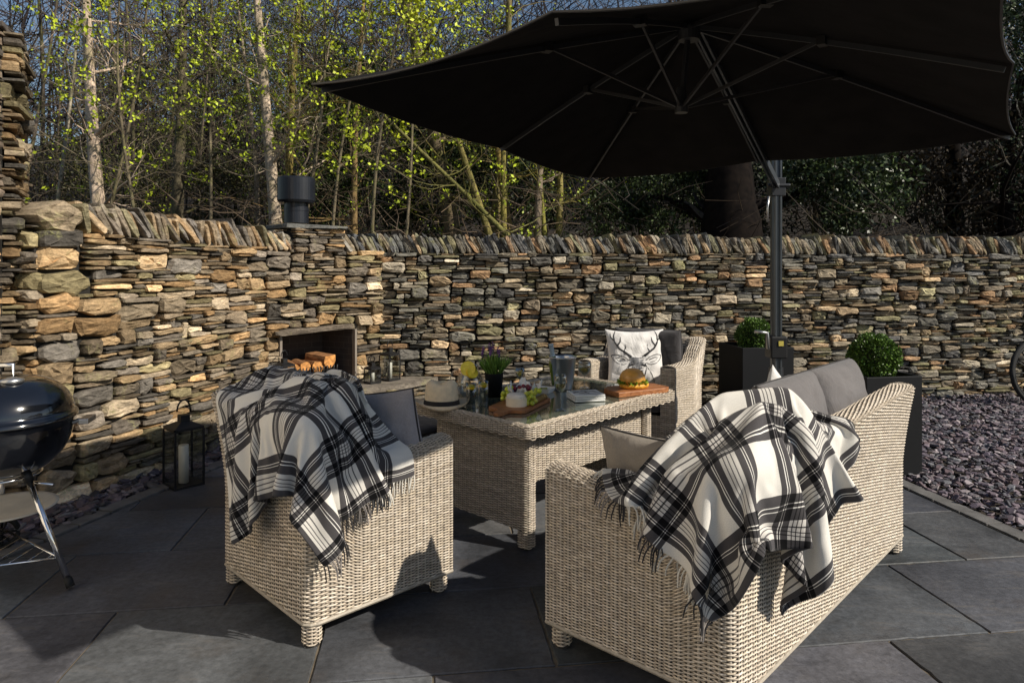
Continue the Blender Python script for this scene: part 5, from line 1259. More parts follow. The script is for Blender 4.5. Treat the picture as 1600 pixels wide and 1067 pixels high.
def tree(px0, py0, px1, py1, depth, wpx, lab, seed, col=(.2, .17, .13), leaf=None, lf=.3, n1=16, levels=3, size=.045, lean_y=.3, extra=1.15, start=.2, limb=1.6, curve=.12, spread=.05, per=6, cat='tree', grp='bare trees behind the wall'):
    a = img(px0, py0, depth); b = img(px1, py1, depth); d = b - a
    base = a - d * ((a[2] - .9) / max(d[2], .01)) * 1.0; base[2] = .85; base = base if abs(base[0] - a[0]) < 3 else np.array([a[0], a[1], .85])
    top = b + d * extra * .35; top[1] += lean_y
    tr, cr, tips = tree_mesh(base, top, wpx / 2 / F * depth, seed, levels, n1, col=col, start=start, limb=limb, curve=curve)
    if leaf is not None: add_leaves(cr, tips, lf, size, leaf, seed + 1, per, spread)
    t = thing('tree', base, lab, cat, grp); tr.build('trunk', MATS['shadebark' if col[0] < .04 else 'bark'], t, smooth=True)
    if cr.n: cr.build('crown', MATS['leaf'], t)
    return t
YG = (.30, .37, .025); BR = (.17, .125, .085); PALE0 = (.36, .29, .22); MOSS = (.24, .20, .06)
tree(152, 330, 118, 0, 9.6, 25, 'pale thick trunk rising just past the end of the wall', 1, (.62, .48, .36), YG, .10, 12, curve=.06, size=.04)
tree(430, 345, 405, 0, 10.0, 22, 'straight pale trunk directly behind the black flue', 2, (.58, .46, .34), YG, .15, 14, curve=.05)
tree(395, 330, 382, 90, 11.5, 9, 'thin pale trunk between the wall coping and the flue tree', 3, (.34, .27, .20), YG, .2, 10)
tree(268, 330, 262, 0, 11.0, 22, 'dark ivy tinged trunk between the two pale trunks', 4, (.12, .10, .06), YG, .16, 20)
tree(75, 320, 72, 100, 12, 8, 'slender pale stem beside the stone pier', 5, (.35, .3, .22), YG, .1, 10)
tree(460, 300, 468, 40, 10.8, 16, 'mossy yellow trunk half hidden by the flue cowl', 6, (.25, .19, .05), YG, .3, 14)
tree(556, 352, 548, 60, 10.4, 12, 'thin orange brown trunk between the flue and the parasol tip', 7, (.26, .17, .07), YG, .2, 14)
for i, (x0, x1, w, lab, cl) in enumerate(((770, 735, 15, 'outermost leaning mossy stem of the multi trunk clump', MOSS), (783, 768, 13, 'second mossy stem of the clump behind the wall', (.26, .22, .05)), (805, 798, 17, 'thick orange mossy stem in the middle of the clump', (.30, .21, .06)),
        (841, 838, 15, 'grey brown stem of the clump beside the dark gap', (.22, .17, .12)), (859, 861, 10, 'bright mossy stem second from the dark end of the clump', (.26, .24, .05)), (873, 885, 14, 'last stem of the clump leaning away under the parasol', MOSS))):
    tree(x0, 362, x1, 215, 10.2 + .15 * (i % 3), w, lab, 20 + i, cl, YG, .25, 7, start=.35, limb=1.3, grp='mossy trunk clump', extra=2.5)
tree(700, 300, 655, 0, 11.0, 28, 'thick brown trunk above the parasol edge with fresh buds', 30, (.16, .12, .07), YG, .35, 20, size=.06, per=10)
tree(770, 200, 775, 0, 11.2, 20, 'mossy upper trunk showing over the parasol edge', 31, (.2, .16, .06), YG, .3, 12)
# leaning limb with moss
tree(735, 305, 610, 175, 9.4, 11, 'mossy limb leaning from the clump towards the flue', 32, (.16, .15, .04), YG, .1, 10, extra=1.0, start=.3, limb=1.2, curve=.1)
for i in range(15):
    px = [20, 48, 100, 185, 215, 240, 300, 330, 352, 375, 450, 500, 520, 585, 620, 650, 690, 205, 160, 310, 350, 490, 580, 600][i]; dep = [13, 15, 17, 12, 14, 16, 12.5, 14, 18, 16, 17, 13, 16, 12, 14, 17, 13, 20, 22, 21, 23, 24, 22, 20][i]
    tree(px, 330, px + random.uniform(-25, 25), 0, dep, random.uniform(4, 9), 'slim bare tree in the thicket behind the sunlit wall', 50 + i, np.array([.10, .075, .055]) * random.uniform(.3, 1.4), YG, .02, 30, levels=3, start=.05, limb=2.2, curve=.3, grp='slim bare trees in the thicket', size=.04)
# budding branches in front of the thicket: young tree with fresh leaves
for i, (x0, x1, dep, n1) in enumerate(((230, 215, 8.8, 26), (330, 350, 9.0, 26), (530, 560, 8.9, 22), (150, 190, 9.2, 16), (640, 690, 9.1, 20))):
    tree(x0, 340, x1, 20, dep, 6, ['young tree with fresh yellow green leaves between the pale trunk and the dark trunk', 'young tree with fresh yellow green leaves just before the flue tree', 'young tree with fresh leaves between flue and parasol tip',
        'young budding tree next to the thick pale trunk', 'young tree with bright buds above the parasol edge'][i], 90 + i, (.16, .13, .08), (.42, .50, .03), .15, n1, start=.3, limb=2.3, size=.052, spread=.032, per=12, cat='tree', grp='young budding trees', curve=.25)
tree(590, 340, 600, 20, 8.7, 7, 'young tree whose bright new leaves hang just above the parasol tip', 97, (.16, .13, .08), (.46, .52, .03), .3, 26, start=.4, limb=1.8, size=.055, spread=.035, per=14, grp='young budding trees', curve=.25)
tree(450, 340, 440, 10, 8.8, 7, 'young tree with bright new leaves above the flue cowl', 98, (.16, .13, .08), YG, .15, 26, start=.4, limb=2.0, size=.052, spread=.035, per=14, grp='young budding trees', curve=.25)
# right side: trunks, woodland shade painted into their dark colours
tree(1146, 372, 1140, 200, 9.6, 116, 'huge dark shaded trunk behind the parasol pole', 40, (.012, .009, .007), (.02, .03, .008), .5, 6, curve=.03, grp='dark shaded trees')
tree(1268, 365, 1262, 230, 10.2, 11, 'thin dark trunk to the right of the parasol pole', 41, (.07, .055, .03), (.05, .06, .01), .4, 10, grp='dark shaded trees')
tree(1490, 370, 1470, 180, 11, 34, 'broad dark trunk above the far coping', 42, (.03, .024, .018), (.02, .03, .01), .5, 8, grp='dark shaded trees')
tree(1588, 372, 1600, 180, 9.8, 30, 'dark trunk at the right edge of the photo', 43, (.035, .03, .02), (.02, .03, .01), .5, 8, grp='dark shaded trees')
# evergreen shrubs: holly / laurel masses
def shrub(px0, px1, py0, py1, depth, n, lab, seed, col, size, dpth=.9, gl=True, fall=None):
    r = np.random.default_rng(seed); a, b = img(px0, py1, depth), img(px1, py0, depth); c = (a + b) / 2; c[2] = max(c[2], .9); hx, hz = (b[0] - a[0]) / 2, (b[2] - a[2]) / 2
    t = thing('evergreen_shrub', (c[0], c[1], .85), lab, 'shrub', 'evergreen shrubs behind the wall'); mb = MB()
    K = 26; cen = np.stack([r.uniform(-1, 1, K) * hx * .8, r.uniform(-1, 1, K) * dpth * .7, r.uniform(-1, 1, K) * hz * .8], 1); cr_ = r.uniform(.25, .5, K) * min(hx, hz)
    i = r.integers(0, K, n); D = r.normal(size=(n, 3)); D /= np.linalg.norm(D, axis=1)[:, None]; P_ = c + cen[i] + D * (cr_[i] * r.uniform(.7, 1.05, n))[:, None]
    dd_ = D * .6 + r.normal(0, .7, (n, 3)); dd_ /= np.linalg.norm(dd_, axis=1)[:, None]
    cl = np.array(col) * r.uniform(.35, 1.8, (n, 1)) * (.7 + .6 * r.random(K))[i][:, None]
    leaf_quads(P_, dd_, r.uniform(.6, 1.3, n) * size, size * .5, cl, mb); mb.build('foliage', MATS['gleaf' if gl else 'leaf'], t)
    mb = MB()
    for k in range(10): mb.tube([(c[0] + r.uniform(-.2, .2), c[1], .8), c + cen[k]], [.02, .006], 4, (.09, .07, .04), cap=False)
    mb.build('stems', MATS['bark'], t)
shrub(470, 620, 60, 370, 11.5, 9000, 'dark leafy evergreen between the flue and the parasol tip', 1, (.03, .048, .010), .07, gl=False)
shrub(590, 760, 160, 380, 11.6, 9000, 'dark leafy evergreen under the near parasol tip', 2, (.026, .042, .009), .07, gl=False)
shrub(700, 960, 190, 380, 12.0, 9000, 'dark evergreen behind the mossy trunk clump', 3, (.022, .035, .008), .07, gl=False)
shrub(900, 1110, 230, 385, 10.4, 11000, 'small leaved dark evergreen over the middle of the wall', 4, (.03, .045, .012), .06, gl=False)
shrub(1215, 1400, 215, 385, 10.2, 9000, 'glossy holly catching light beside the parasol pole', 5, (.04, .06, .018), .075)
shrub(1380, 1640, 190, 385, 10.8, 9000, 'brown and green tangled shrub over the far wall', 6, (.06, .042, .022), .085, gl=False)
shrub(1560, 1800, -40, 385, 9.8, 9000, 'dark green holly at the right edge behind the parasol', 7, (.035, .055, .015), .08, gl=False)
shrub(1060, 1260, 180, 380, 12.0, 7000, 'deep shaded evergreen behind the huge trunk', 8, (.014, .02, .006), .08, gl=False)  # deep shade painted in as very dark leaf colour
shrub(120, 420, 240, 380, 13, 9000, 'low bramble thicket behind the sunlit coping', 9, (.06, .06, .018), .06, gl=False)
shrub(-60, 160, 200, 380, 13, 5000, 'low bramble thicket beside the stone pier', 10, (.05, .045, .02), .05, gl=False)
shrub(900, 1300, 60, 300, 13.5, 12000, 'tall dark evergreen rising behind the parasol canopy', 11, (.014, .022, .007), .1, 1.5, gl=False)
shrub(1250, 1750, -60, 260, 13.8, 14000, 'tall dark evergreen at the far right above the hidden wall', 12, (.02, .03, .009), .1, 1.5, gl=False)
shrub(560, 980, 40, 330, 14.5, 12000, 'tall dark evergreen behind the mossy stems', 13, (.012, .02, .006), .08, 1.5)
shrub(330, 620, 120, 360, 14.5, 9000, 'ivy covered thicket behind the flue', 14, (.055, .08, .014), .08, 1.2, gl=False)
shrub(60, 330, 60, 330, 15, 9000, 'hazy green undergrowth tree behind the pale thick trunk', 15, (.075, .08, .022), .07, 1.4, gl=False)
shrub(300, 560, -40, 220, 15.5, 9000, 'hazy green crown above the dark trunk', 16, (.085, .10, .02), .07, 1.4, gl=False)
# far woodland mass
r = np.random.default_rng(8); mb = MB()
for k in range(800):
    x = r.uniform(-22, 26); y = r.uniform(17, 40); h = r.uniform(4, 11) * (1 if x < 6 else 1.3); z0 = .8 + .1 * (y - 8) + .1 * max(y - 12, 0)
    mb.tube([(x, y, z0), (x + r.normal(0, .5), y, z0 + h * .5), (x + r.normal(0, 1.3), y, z0 + h)], [.04, .028, .008], 3, np.array([.035, .025, .022]) * r.uniform(.2, 1.3), cap=False)
    for q in range(20):
        zz = z0 + h * r.uniform(.2, .9); a = r.uniform(0, 6.28); L = r.uniform(.8, 2.6); p = np.array([x, y, zz]); e = p + np.array([math.cos(a) * L, math.sin(a) * L, L * r.uniform(.2, .9)])
        mb.tube([p, (p + e) / 2 + r.normal(0, .1, 3), e], [.018, .012, .005], 3, np.array([.045, .03, .026]) * r.uniform(.2, 1.5), cap=False)
o = mb.build('far_woodland', MATS['leaf']); tag(o, 'distant bare woodland beyond the nearer trees', 'woodland', kind='stuff')
# dead twigs and understory along the bank
mb = MB()
for k in range(1500):
    x = r.uniform(-5, 9); y = 8.2 + .126 * x + r.uniform(.2, 5); z = r.uniform(1.0, 2.3) + .1 * (y - 8); a = r.uniform(0, 6.28); L = r.uniform(.3, 1.0)
    p = np.array([x, y, z]); e = p + np.array([math.cos(a) * L, math.sin(a) * L * .5, r.uniform(-.1, .8) * L])
    mb.tube([p, (p + e) / 2 + r.normal(0, .05, 3), e], [.006, .005, .002], 3, np.array([.14, .10, .065]) * r.uniform(.2, 1.6) * (.35 if x > 1 else 1), cap=False)  # twigs on the right darkened, woodland shade put into their colour
o = mb.build('undergrowth', MATS['leaf']); tag(o, 'tangled dead twigs and brambles along the bank behind the wall', 'undergrowth', kind='stuff')
# draped throws: half millimetre positions, first point of each row, then steps along the row
CHAIR_THROW = (57, 37, 1.25, 0.8, [
-2321,5741,664,-17,13,37,-17,30,57,-14,32,61,-11,22,42,-9,18,32,-17,33,49,-20,40,56,-16,28,46,-8,15,31,-13,21,49,-17,25,65,-14,22,58,-9,13,35,-13,20,40,-23,31,58,-25,28,56,-15,16,39,-12,11,37,-18,18,60,-20,20,65,-13,15,48,-10,10,33,-21,19,52,-2,43,58,17,55,19,15,31,10,25,41,19,70,11,-9,63,10,-9,39,11,-6,41,14,-10,57,33,-17,-20,66,3,-32,33,5,23,31,-6,34,52,-8,
-2283,5739,687,-19,-1,34,-28,13,56,-21,30,62,-10,24,46,-4,19,30,-9,36,44,-19,41,57,-16,32,47,-7,18,31,-18,12,46,-21,21,65,-17,21,59,-9,14,38,-10,20,37,-20,32,56,-23,31,58,-18,17,41,-7,14,35,-17,17,57,-24,16,66,-17,13,51,-14,7,32,-12,23,49,6,51,50,19,57,14,15,35,2,23,40,13,33,39,48,66,7,-9,42,7,-6,37,17,-8,61,16,-18,-27,66,3,-19,47,3,27,24,-7,16,57,-5,
-2246,5751,710,-17,-7,33,-29,-6,53,-33,12,64,-18,21,48,-9,17,31,-4,35,41,-8,47,54,-14,36,49,-8,19,32,-18,9,43,-25,18,63,-21,19,61,-12,13,40,-13,16,35,-13,34,54,-17,36,59,-15,23,44,-9,12,33,-16,16,54,-22,19,66,-20,12,54,-19,0,31,-3,28,43,12,55,43,20,62,5,15,36,7,21,39,7,23,25,59,42,46,30,46,3,-6,37,2,-10,55,27,-14,3,71,-11,-33,40,13,2,35,-6,46,24,-22,
-2210,5762,734,-19,-1,31,-24,-13,51,-34,-10,64,-27,8,51,-15,11,32,-18,27,40,-2,48,52,-3,43,49,-6,23,33,-13,13,39,-26,14,62,-25,16,62,-16,12,43,-14,13,34,-21,28,51,-12,39,60,-9,29,45,-10,11,32,-12,19,52,-33,9,63,-26,10,55,-6,9,35,13,39,27,10,53,44,21,64,2,16,39,6,19,36,3,25,37,49,26,22,62,31,34,20,35,-4,-9,47,36,-11,24,65,-17,-27,50,8,8,32,-12,11,-23,-47,
-2174,5751,759,-17,11,30,-27,4,48,-31,-17,63,-27,-11,54,-19,2,32,-26,13,39,-24,39,53,3,46,49,5,27,33,-3,21,36,-22,18,59,-27,14,64,-20,8,45,-15,10,32,-23,24,50,-24,33,60,-8,31,47,1,18,32,-15,15,48,-25,17,65,-35,2,54,7,19,33,15,38,20,13,56,38,21,66,-4,16,42,1,19,34,8,25,42,41,27,27,61,20,14,47,17,24,21,25,50,-12,50,49,-17,-14,57,0,16,11,-30,-10,-35,-35,
-2155,5719,785,-7,19,29,-18,23,45,-35,8,62,-25,-19,55,-16,-10,34,-27,0,37,-39,19,54,-19,41,52,6,29,34,11,22,31,-3,32,56,-26,17,64,-22,6,47,-16,6,31,-25,20,49,-29,29,60,-19,26,50,-7,16,31,4,23,46,-24,17,64,-32,8,57,20,33,14,2,22,38,22,63,4,23,65,12,16,45,-2,18,33,5,25,46,33,26,22,63,23,23,45,14,12,31,23,50,4,21,68,15,17,55,-24,4,-12,-32,-15,-35,-29,
-2145,5683,810,-4,21,29,-6,28,43,-21,31,61,-32,8,56,-14,-16,35,-22,-11,36,-41,0,54,-38,23,54,-13,27,36,4,22,31,22,31,50,-6,35,62,-22,10,49,-18,1,31,-23,20,47,-33,22,60,-24,23,52,-14,12,32,-16,16,44,4,30,63,-31,10,59,14,34,22,17,36,-11,21,52,36,25,66,-7,16,46,9,15,31,14,29,52,9,23,45,52,20,29,45,18,3,31,21,25,42,25,67,4,16,62,-9,-18,-27,-26,-27,-32,-19,
-2139,5647,836,-1,22,30,0,28,40,-11,37,60,-19,29,56,-19,11,36,-22,-10,35,-35,-19,53,-43,5,56,-26,14,39,-14,16,30,3,35,50,30,33,57,-6,27,49,-18,1,31,-22,21,45,-34,19,60,-28,19,53,-15,12,34,-22,7,41,-16,22,64,-5,28,61,23,37,7,16,33,-15,22,54,28,25,67,6,17,48,1,14,28,19,22,49,23,32,62,19,18,40,38,6,23,27,-1,37,42,62,14,27,11,62,-13,-28,-27,-24,-31,5,-15,
-2129,5612,862,-8,21,30,-1,28,40,5,39,57,-13,34,57,-11,20,36,-17,16,34,-37,-10,54,-41,-13,57,-29,4,40,-20,6,30,-26,21,50,10,42,58,31,20,44,1,19,31,-23,18,44,-31,24,60,-31,14,54,-17,10,34,-20,9,40,-6,43,53,-11,9,67,23,33,-21,18,35,-1,23,56,21,23,68,-1,19,48,8,13,32,11,22,49,20,22,46,52,10,39,45,-10,17,30,24,38,21,50,49,-9,46,65,9,-46,29,-13,-43,-2,5,
-2113,5580,889,-11,20,30,-17,24,38,5,39,57,9,38,55,-19,16,36,-11,19,35,-17,30,55,-41,-12,57,-30,-4,41,-21,-4,29,-32,9,50,-27,30,59,13,32,47,24,4,26,7,28,43,-33,23,59,-20,29,54,-19,5,35,-21,8,39,2,53,43,-12,4,67,19,41,-8,22,22,-23,22,59,6,25,66,14,19,49,10,9,28,19,21,49,21,-4,34,64,10,38,46,5,25,27,24,34,-20,-28,61,-9,55,60,20,-13,53,-94,6,26,-1,
-2084,5560,917,-22,9,29,-19,23,37,-23,36,55,15,36,56,7,23,36,-1,25,32,-20,27,56,-33,19,60,-29,-6,42,-22,3,29,-32,-14,47,-38,16,60,-19,26,49,4,21,29,35,8,38,-3,38,59,-32,18,54,-2,23,32,-21,7,40,7,59,32,-10,0,66,14,44,3,22,19,-25,26,56,-10,25,66,15,19,49,9,5,23,28,12,44,32,8,69,22,8,41,44,7,24,28,13,34,34,-17,21,-58,5,59,-30,36,41,-59,5,22,-2,
-2054,5579,944,-18,-14,30,-30,-1,36,-31,31,55,-20,37,53,0,28,34,1,23,33,21,23,57,-18,32,61,-25,10,44,-22,1,29,-35,9,46,-38,-21,58,-27,17,49,-13,14,31,0,28,43,43,22,53,-27,22,54,-14,17,34,4,27,34,14,64,19,-11,-4,66,10,43,15,21,20,-25,28,54,-16,22,65,21,19,49,11,11,33,-6,9,51,23,12,56,44,8,51,32,5,30,21,10,9,49,-28,44,-35,33,31,-100,21,39,-1,8,30,-1,
-2047,5615,969,-7,-19,32,-14,-26,37,-45,-5,53,-23,35,53,6,29,32,-3,22,34,-20,25,57,19,28,62,-9,25,44,-18,11,29,-36,9,47,-43,11,57,-23,-26,46,-16,11,31,-15,18,47,4,39,60,34,29,44,-20,5,35,16,40,13,14,62,22,-11,-5,66,7,40,21,17,34,-11,34,40,-36,23,66,13,19,50,8,10,33,8,9,51,23,0,45,57,14,53,25,9,35,8,13,11,45,-31,69,-27,6,-11,-92,48,38,-7,-1,29,-13,
-2042,5652,995,-5,-20,31,-8,-28,39,-23,-37,54,-43,0,52,5,29,31,3,24,33,-18,27,58,-22,25,62,15,21,44,3,21,29,-28,24,48,-42,15,57,-34,9,45,-1,-24,26,-12,30,43,-16,6,69,1,33,53,34,19,0,7,30,32,21,66,3,-7,4,67,3,32,31,16,36,-8,34,41,-35,26,67,1,13,44,24,8,33,12,15,54,13,3,59,43,5,35,47,14,33,-4,16,18,48,-14,41,-38,-2,9,-100,30,34,1,3,30,-20,
-2013,5675,1021,-18,-10,30,-15,-26,40,-15,-41,55,-25,-33,52,-26,-3,33,-8,24,34,14,34,56,-25,23,61,-19,15,42,4,22,30,11,35,49,-37,25,57,-36,2,42,-6,22,28,-16,-20,47,0,48,54,-6,-2,62,13,31,19,38,23,-15,22,64,8,-4,16,65,1,22,38,13,38,5,27,55,-23,37,54,-26,9,38,33,9,34,10,8,52,26,-11,51,50,28,51,11,14,31,7,19,11,59,-35,22,-45,15,15,-107,25,34,-1,4,37,-24,
-1978,5656,1041,-15,4,33,-28,5,43,-27,-34,57,-18,-36,51,-12,-21,32,-19,-13,37,-22,29,58,17,33,59,-12,24,38,-23,-3,31,-7,37,50,3,43,57,-37,-5,39,-3,24,26,-18,22,49,-26,0,67,29,48,20,14,-7,33,15,43,15,46,45,-26,-4,41,52,3,1,42,12,37,17,25,59,-14,39,49,-33,9,38,31,5,32,17,2,48,36,-13,50,51,18,49,18,21,21,-21,26,33,43,-27,29,-46,9,-2,-96,31,35,-5,-2,34,-31,
-1963,5617,1058,-3,12,34,-26,9,46,-30,17,63,-27,-28,50,-14,-19,31,-10,-20,40,-23,-22,62,-22,29,58,16,20,36,0,28,29,-39,3,51,-4,43,57,0,32,41,-25,-13,22,-2,34,49,-18,12,67,34,46,-3,13,27,19,9,6,51,47,45,-28,7,60,25,3,-8,39,11,32,29,23,63,-2,39,45,-37,9,38,27,-1,25,28,-17,39,46,11,71,7,17,47,17,6,20,32,13,14,-43,-28,23,-100,58,39,-7,3,19,-25,7,45,12,
-1983,5579,1073,9,9,34,7,20,52,-31,16,63,-18,20,55,-19,-11,30,-19,-14,43,-23,-23,62,-17,-25,60,-21,12,35,4,29,30,4,45,49,-41,-2,57,6,30,39,2,20,30,-38,4,47,24,35,59,32,47,0,-18,9,28,41,30,-15,41,46,36,22,57,-14,3,-6,38,11,26,36,20,65,13,39,42,-37,2,29,34,-17,14,33,9,63,11,-3,58,42,20,47,11,1,29,-22,46,48,-9,-27,1,-104,29,19,-29,15,32,-6,-29,16,30,
-2013,5550,1089,12,6,33,14,17,55,14,22,67,-9,28,51,-13,6,33,-20,-21,43,-23,-14,66,-22,-7,60,-18,-4,36,-26,-2,36,-6,46,50,-8,46,51,-14,-24,37,-8,19,32,-14,28,55,45,54,13,19,30,40,-21,5,29,29,47,-3,62,29,-23,25,55,-1,3,24,28,16,15,44,15,57,39,39,34,-39,-10,17,37,-3,39,10,-20,40,49,23,65,16,3,44,-23,16,28,14,57,16,-22,-14,1,-119,5,54,-17,10,30,12,-38,-5,21,
-2044,5521,1104,9,11,35,22,9,57,8,28,66,11,16,52,19,7,29,-3,13,54,-27,9,66,-29,5,55,-25,2,29,-22,-7,41,-21,-15,65,-1,46,49,-5,30,31,1,-23,33,-15,29,57,49,51,4,-4,15,48,-1,25,28,19,55,8,60,34,-21,40,38,-19,11,34,-3,15,30,40,15,38,57,34,41,-24,-9,29,19,-14,9,40,-20,64,-19,29,55,27,17,40,-3,19,19,36,36,19,-10,-4,8,-155,3,25,-11,11,37,3,-44,-16,30,
-2058,5482,1121,0,17,36,13,19,60,21,17,67,25,8,44,12,10,33,17,11,54,-32,7,65,-24,6,53,-17,7,31,-1,21,47,-28,18,63,-20,-5,61,11,32,22,1,29,33,-12,-13,64,48,50,4,8,46,7,0,23,30,5,36,51,54,44,-17,41,29,-20,19,29,-10,28,48,-6,-4,-3,73,16,41,18,13,33,6,-15,50,-12,-26,41,40,44,54,13,15,34,-19,33,23,11,15,13,-75,0,31,-78,15,52,41,15,64,31,-26,-19,-42,
-2016,5468,1129,-7,7,42,-16,2,65,1,20,68,10,17,43,12,11,34,19,11,58,23,11,68,-16,18,50,-16,10,30,-28,-7,47,-17,23,66,-3,30,54,-7,7,36,23,38,16,-15,-10,67,25,55,27,27,31,-18,-1,22,33,11,44,48,38,59,4,40,25,-19,23,24,-14,40,40,-20,-4,36,61,-9,28,-53,33,40,-2,0,19,78,-33,44,30,35,51,-20,24,34,-10,20,16,20,5,34,12,-1,-12,-160,-5,86,-17,48,43,85,-27,32,51,
-1991,5432,1139,-7,8,46,-7,12,68,-6,12,66,-7,9,43,-7,12,38,5,19,62,16,17,67,20,5,47,-3,15,33,-13,21,53,-34,-3,64,11,34,45,0,16,33,23,42,20,-10,9,69,16,58,-22,29,5,30,7,35,25,10,61,29,25,43,47,36,24,-18,26,24,-16,46,40,-21,-7,63,36,-15,-23,-60,34,76,-57,-20,47,42,3,-3,109,28,47,-6,20,36,-6,31,42,-14,47,68,-16,-34,-19,-119,-16,30,3,17,29,81,-34,8,36,
-1958,5462,1141,-4,5,51,-4,7,71,-3,5,64,-6,4,40,-7,6,43,-6,-14,67,-8,5,68,-9,8,46,-7,19,33,-4,18,60,22,27,62,-7,14,52,19,26,14,18,42,33,-5,26,66,17,53,-25,16,32,-11,15,32,33,15,32,61,16,32,56,29,34,-5,17,39,-10,36,52,-19,28,95,6,10,-16,-82,-2,19,-42,-34,14,19,16,22,123,36,36,-12,20,34,-4,27,50,-7,33,66,-26,20,36,-86,-16,29,-34,-22,16,54,-29,-17,77,
-1914,5461,1151,-7,-9,55,-7,-1,72,-6,1,61,-8,3,36,-8,4,48,5,22,66,-9,12,66,-8,9,41,-6,6,40,-6,6,66,-8,4,70,13,22,43,8,26,26,16,45,37,18,51,50,15,32,-45,16,32,-3,15,32,39,16,32,63,15,32,52,16,32,16,24,37,-26,30,44,-39,17,85,-9,37,26,-77,4,29,-12,-16,13,115,-8,-1,45,28,35,-25,20,25,-18,22,56,8,24,45,-49,6,49,-30,-5,42,-16,-22,9,33,-27,-5,66,
-1871,5451,1162,-7,0,60,-6,3,72,-7,-7,56,-8,-4,35,-12,0,52,-14,1,70,-15,9,61,-11,7,37,-6,6,45,-4,7,69,22,29,58,12,24,37,6,22,33,2,34,54,32,60,20,15,32,-39,16,32,5,15,32,45,16,32,63,15,32,48,16,32,9,17,30,-41,26,41,-53,4,64,34,51,50,-120,4,24,34,-21,9,106,11,8,47,22,40,-28,18,29,-7,16,47,-38,30,61,-29,-23,42,10,13,36,-29,-41,-6,37,13,34,58,
-1829,5463,1175,-5,-4,64,-6,-8,70,-7,-6,52,-9,-4,35,-13,13,54,-17,9,70,-13,5,58,-9,3,35,-5,0,51,-4,-4,71,-4,0,65,11,22,33,6,23,36,25,50,38,32,61,9,16,32,-32,15,32,13,16,32,50,15,32,63,16,32,42,15,32,0,14,25,-48,20,31,-50,-2,54,40,42,30,-84,7,57,-14,-9,11,107,16,14,51,19,29,-26,13,32,-22,29,55,-22,-19,64,15,14,39,-16,-2,10,-39,-10,56,22,15,8,66,
-1795,5433,1186,-2,1,68,-2,1,69,-5,0,48,-9,3,36,-18,0,60,-21,-1,69,-16,1,52,-13,-3,33,-7,-2,56,-4,-3,71,11,16,60,0,11,35,14,31,34,30,56,30,30,59,5,16,32,-25,15,32,21,16,32,55,15,32,62,16,32,35,15,32,-8,-5,10,-56,33,49,-19,-15,38,-29,33,26,-52,27,46,15,0,22,85,10,26,60,20,32,-16,12,42,-9,16,65,-12,2,64,-25,4,18,-40,-3,34,22,3,56,-15,10,-20,68,
-1770,5396,1199,1,3,70,0,2,67,-3,4,43,-16,-3,38,-20,-1,63,-21,-1,67,-15,1,48,-8,0,36,-7,-3,59,3,6,72,3,7,57,9,20,29,15,35,37,33,61,17,29,56,6,16,33,-15,16,32,28,15,32,59,15,32,59,16,32,28,3,23,-33,12,58,-20,-26,-18,-79,-11,37,-42,44,21,55,-14,35,15,44,41,71,25,51,-20,5,34,-12,16,47,-11,27,65,-11,24,61,10,5,31,-26,-27,25,-25,31,52,24,-2,-35,61,
-1745,5359,1213,3,4,71,-2,1,64,-14,-2,36,0,9,45,-22,-2,65,-20,0,66,-11,4,44,-7,0,38,-5,-1,64,-5,-4,72,11,17,48,6,18,31,23,44,28,34,64,9,26,53,2,17,32,4,16,33,35,15,32,62,16,32,55,11,42,-9,8,44,-10,7,56,-34,-27,-17,-84,14,49,-71,68,54,25,-66,-65,111,20,64,25,43,48,0,17,35,-6,19,54,-6,25,68,5,-17,43,-41,2,30,-24,21,42,-4,31,48,40,-12,-49,45,
-1720,5321,1227,4,5,72,-20,-7,56,-6,2,35,3,11,50,-12,6,69,-19,0,63,-12,1,39,-7,0,43,-7,-3,67,1,2,70,10,16,44,12,25,26,27,52,20,33,64,4,25,48,7,14,28,17,9,28,47,18,34,61,8,61,-3,13,36,-6,14,47,-2,18,69,4,-40,-32,-50,-20,-34,-93,106,132,-14,-19,-21,158,-11,38,11,37,36,-20,6,28,20,26,52,-15,0,57,-45,10,57,-5,1,22,-28,25,47,-6,25,38,56,-17,-55,25,
-1694,5285,1241,-3,0,72,-24,-8,49,4,7,35,-3,9,55,-10,7,71,-11,6,60,-8,3,37,-11,-4,46,-7,-2,70,6,6,67,11,18,37,16,31,22,30,57,12,32,63,3,21,42,18,6,21,30,7,27,53,17,70,0,25,44,27,12,34,6,15,49,8,11,55,-12,-52,-15,-39,23,-44,-91,61,138,-46,-12,-1,198,8,33,-11,18,34,16,8,8,-37,24,55,-20,14,71,0,4,39,-36,4,25,-25,28,49,11,25,31,60,-25,-55,-1,
-1719,5247,1253,-3,1,71,17,-13,45,0,7,36,-3,9,59,-4,10,72,-6,8,57,-4,5,35,-4,3,53,-14,-10,70,13,13,61,15,23,29,19,36,19,31,61,4,31,59,14,12,32,30,-2,16,36,12,62,-2,31,54,36,20,49,3,8,35,3,-18,49,-8,46,39,21,-53,-16,-12,-4,13,-24,58,81,63,15,18,18,16,31,-40,6,8,28,18,37,-10,26,57,-24,-10,48,-51,12,38,-28,17,29,-2,-15,39,44,59,45,-2,-14,-54,14,
-1743,5208,1264,-6,4,68,8,-2,46,14,-6,35,5,6,63,-5,10,71,8,5,53,-2,5,35,0,3,57,11,1,72,21,20,53,15,25,23,22,42,17,32,63,5,26,54,27,8,25,32,-5,41,-11,27,55,27,24,65,14,-4,46,-11,-31,20,10,23,49,-14,29,24,62,-25,7,-41,-21,-2,-36,31,32,42,33,32,45,39,47,-6,19,27,18,21,42,-9,-5,49,-49,21,58,-29,13,41,-7,13,34,19,-35,47,-30,63,24,8,-2,-48,20,
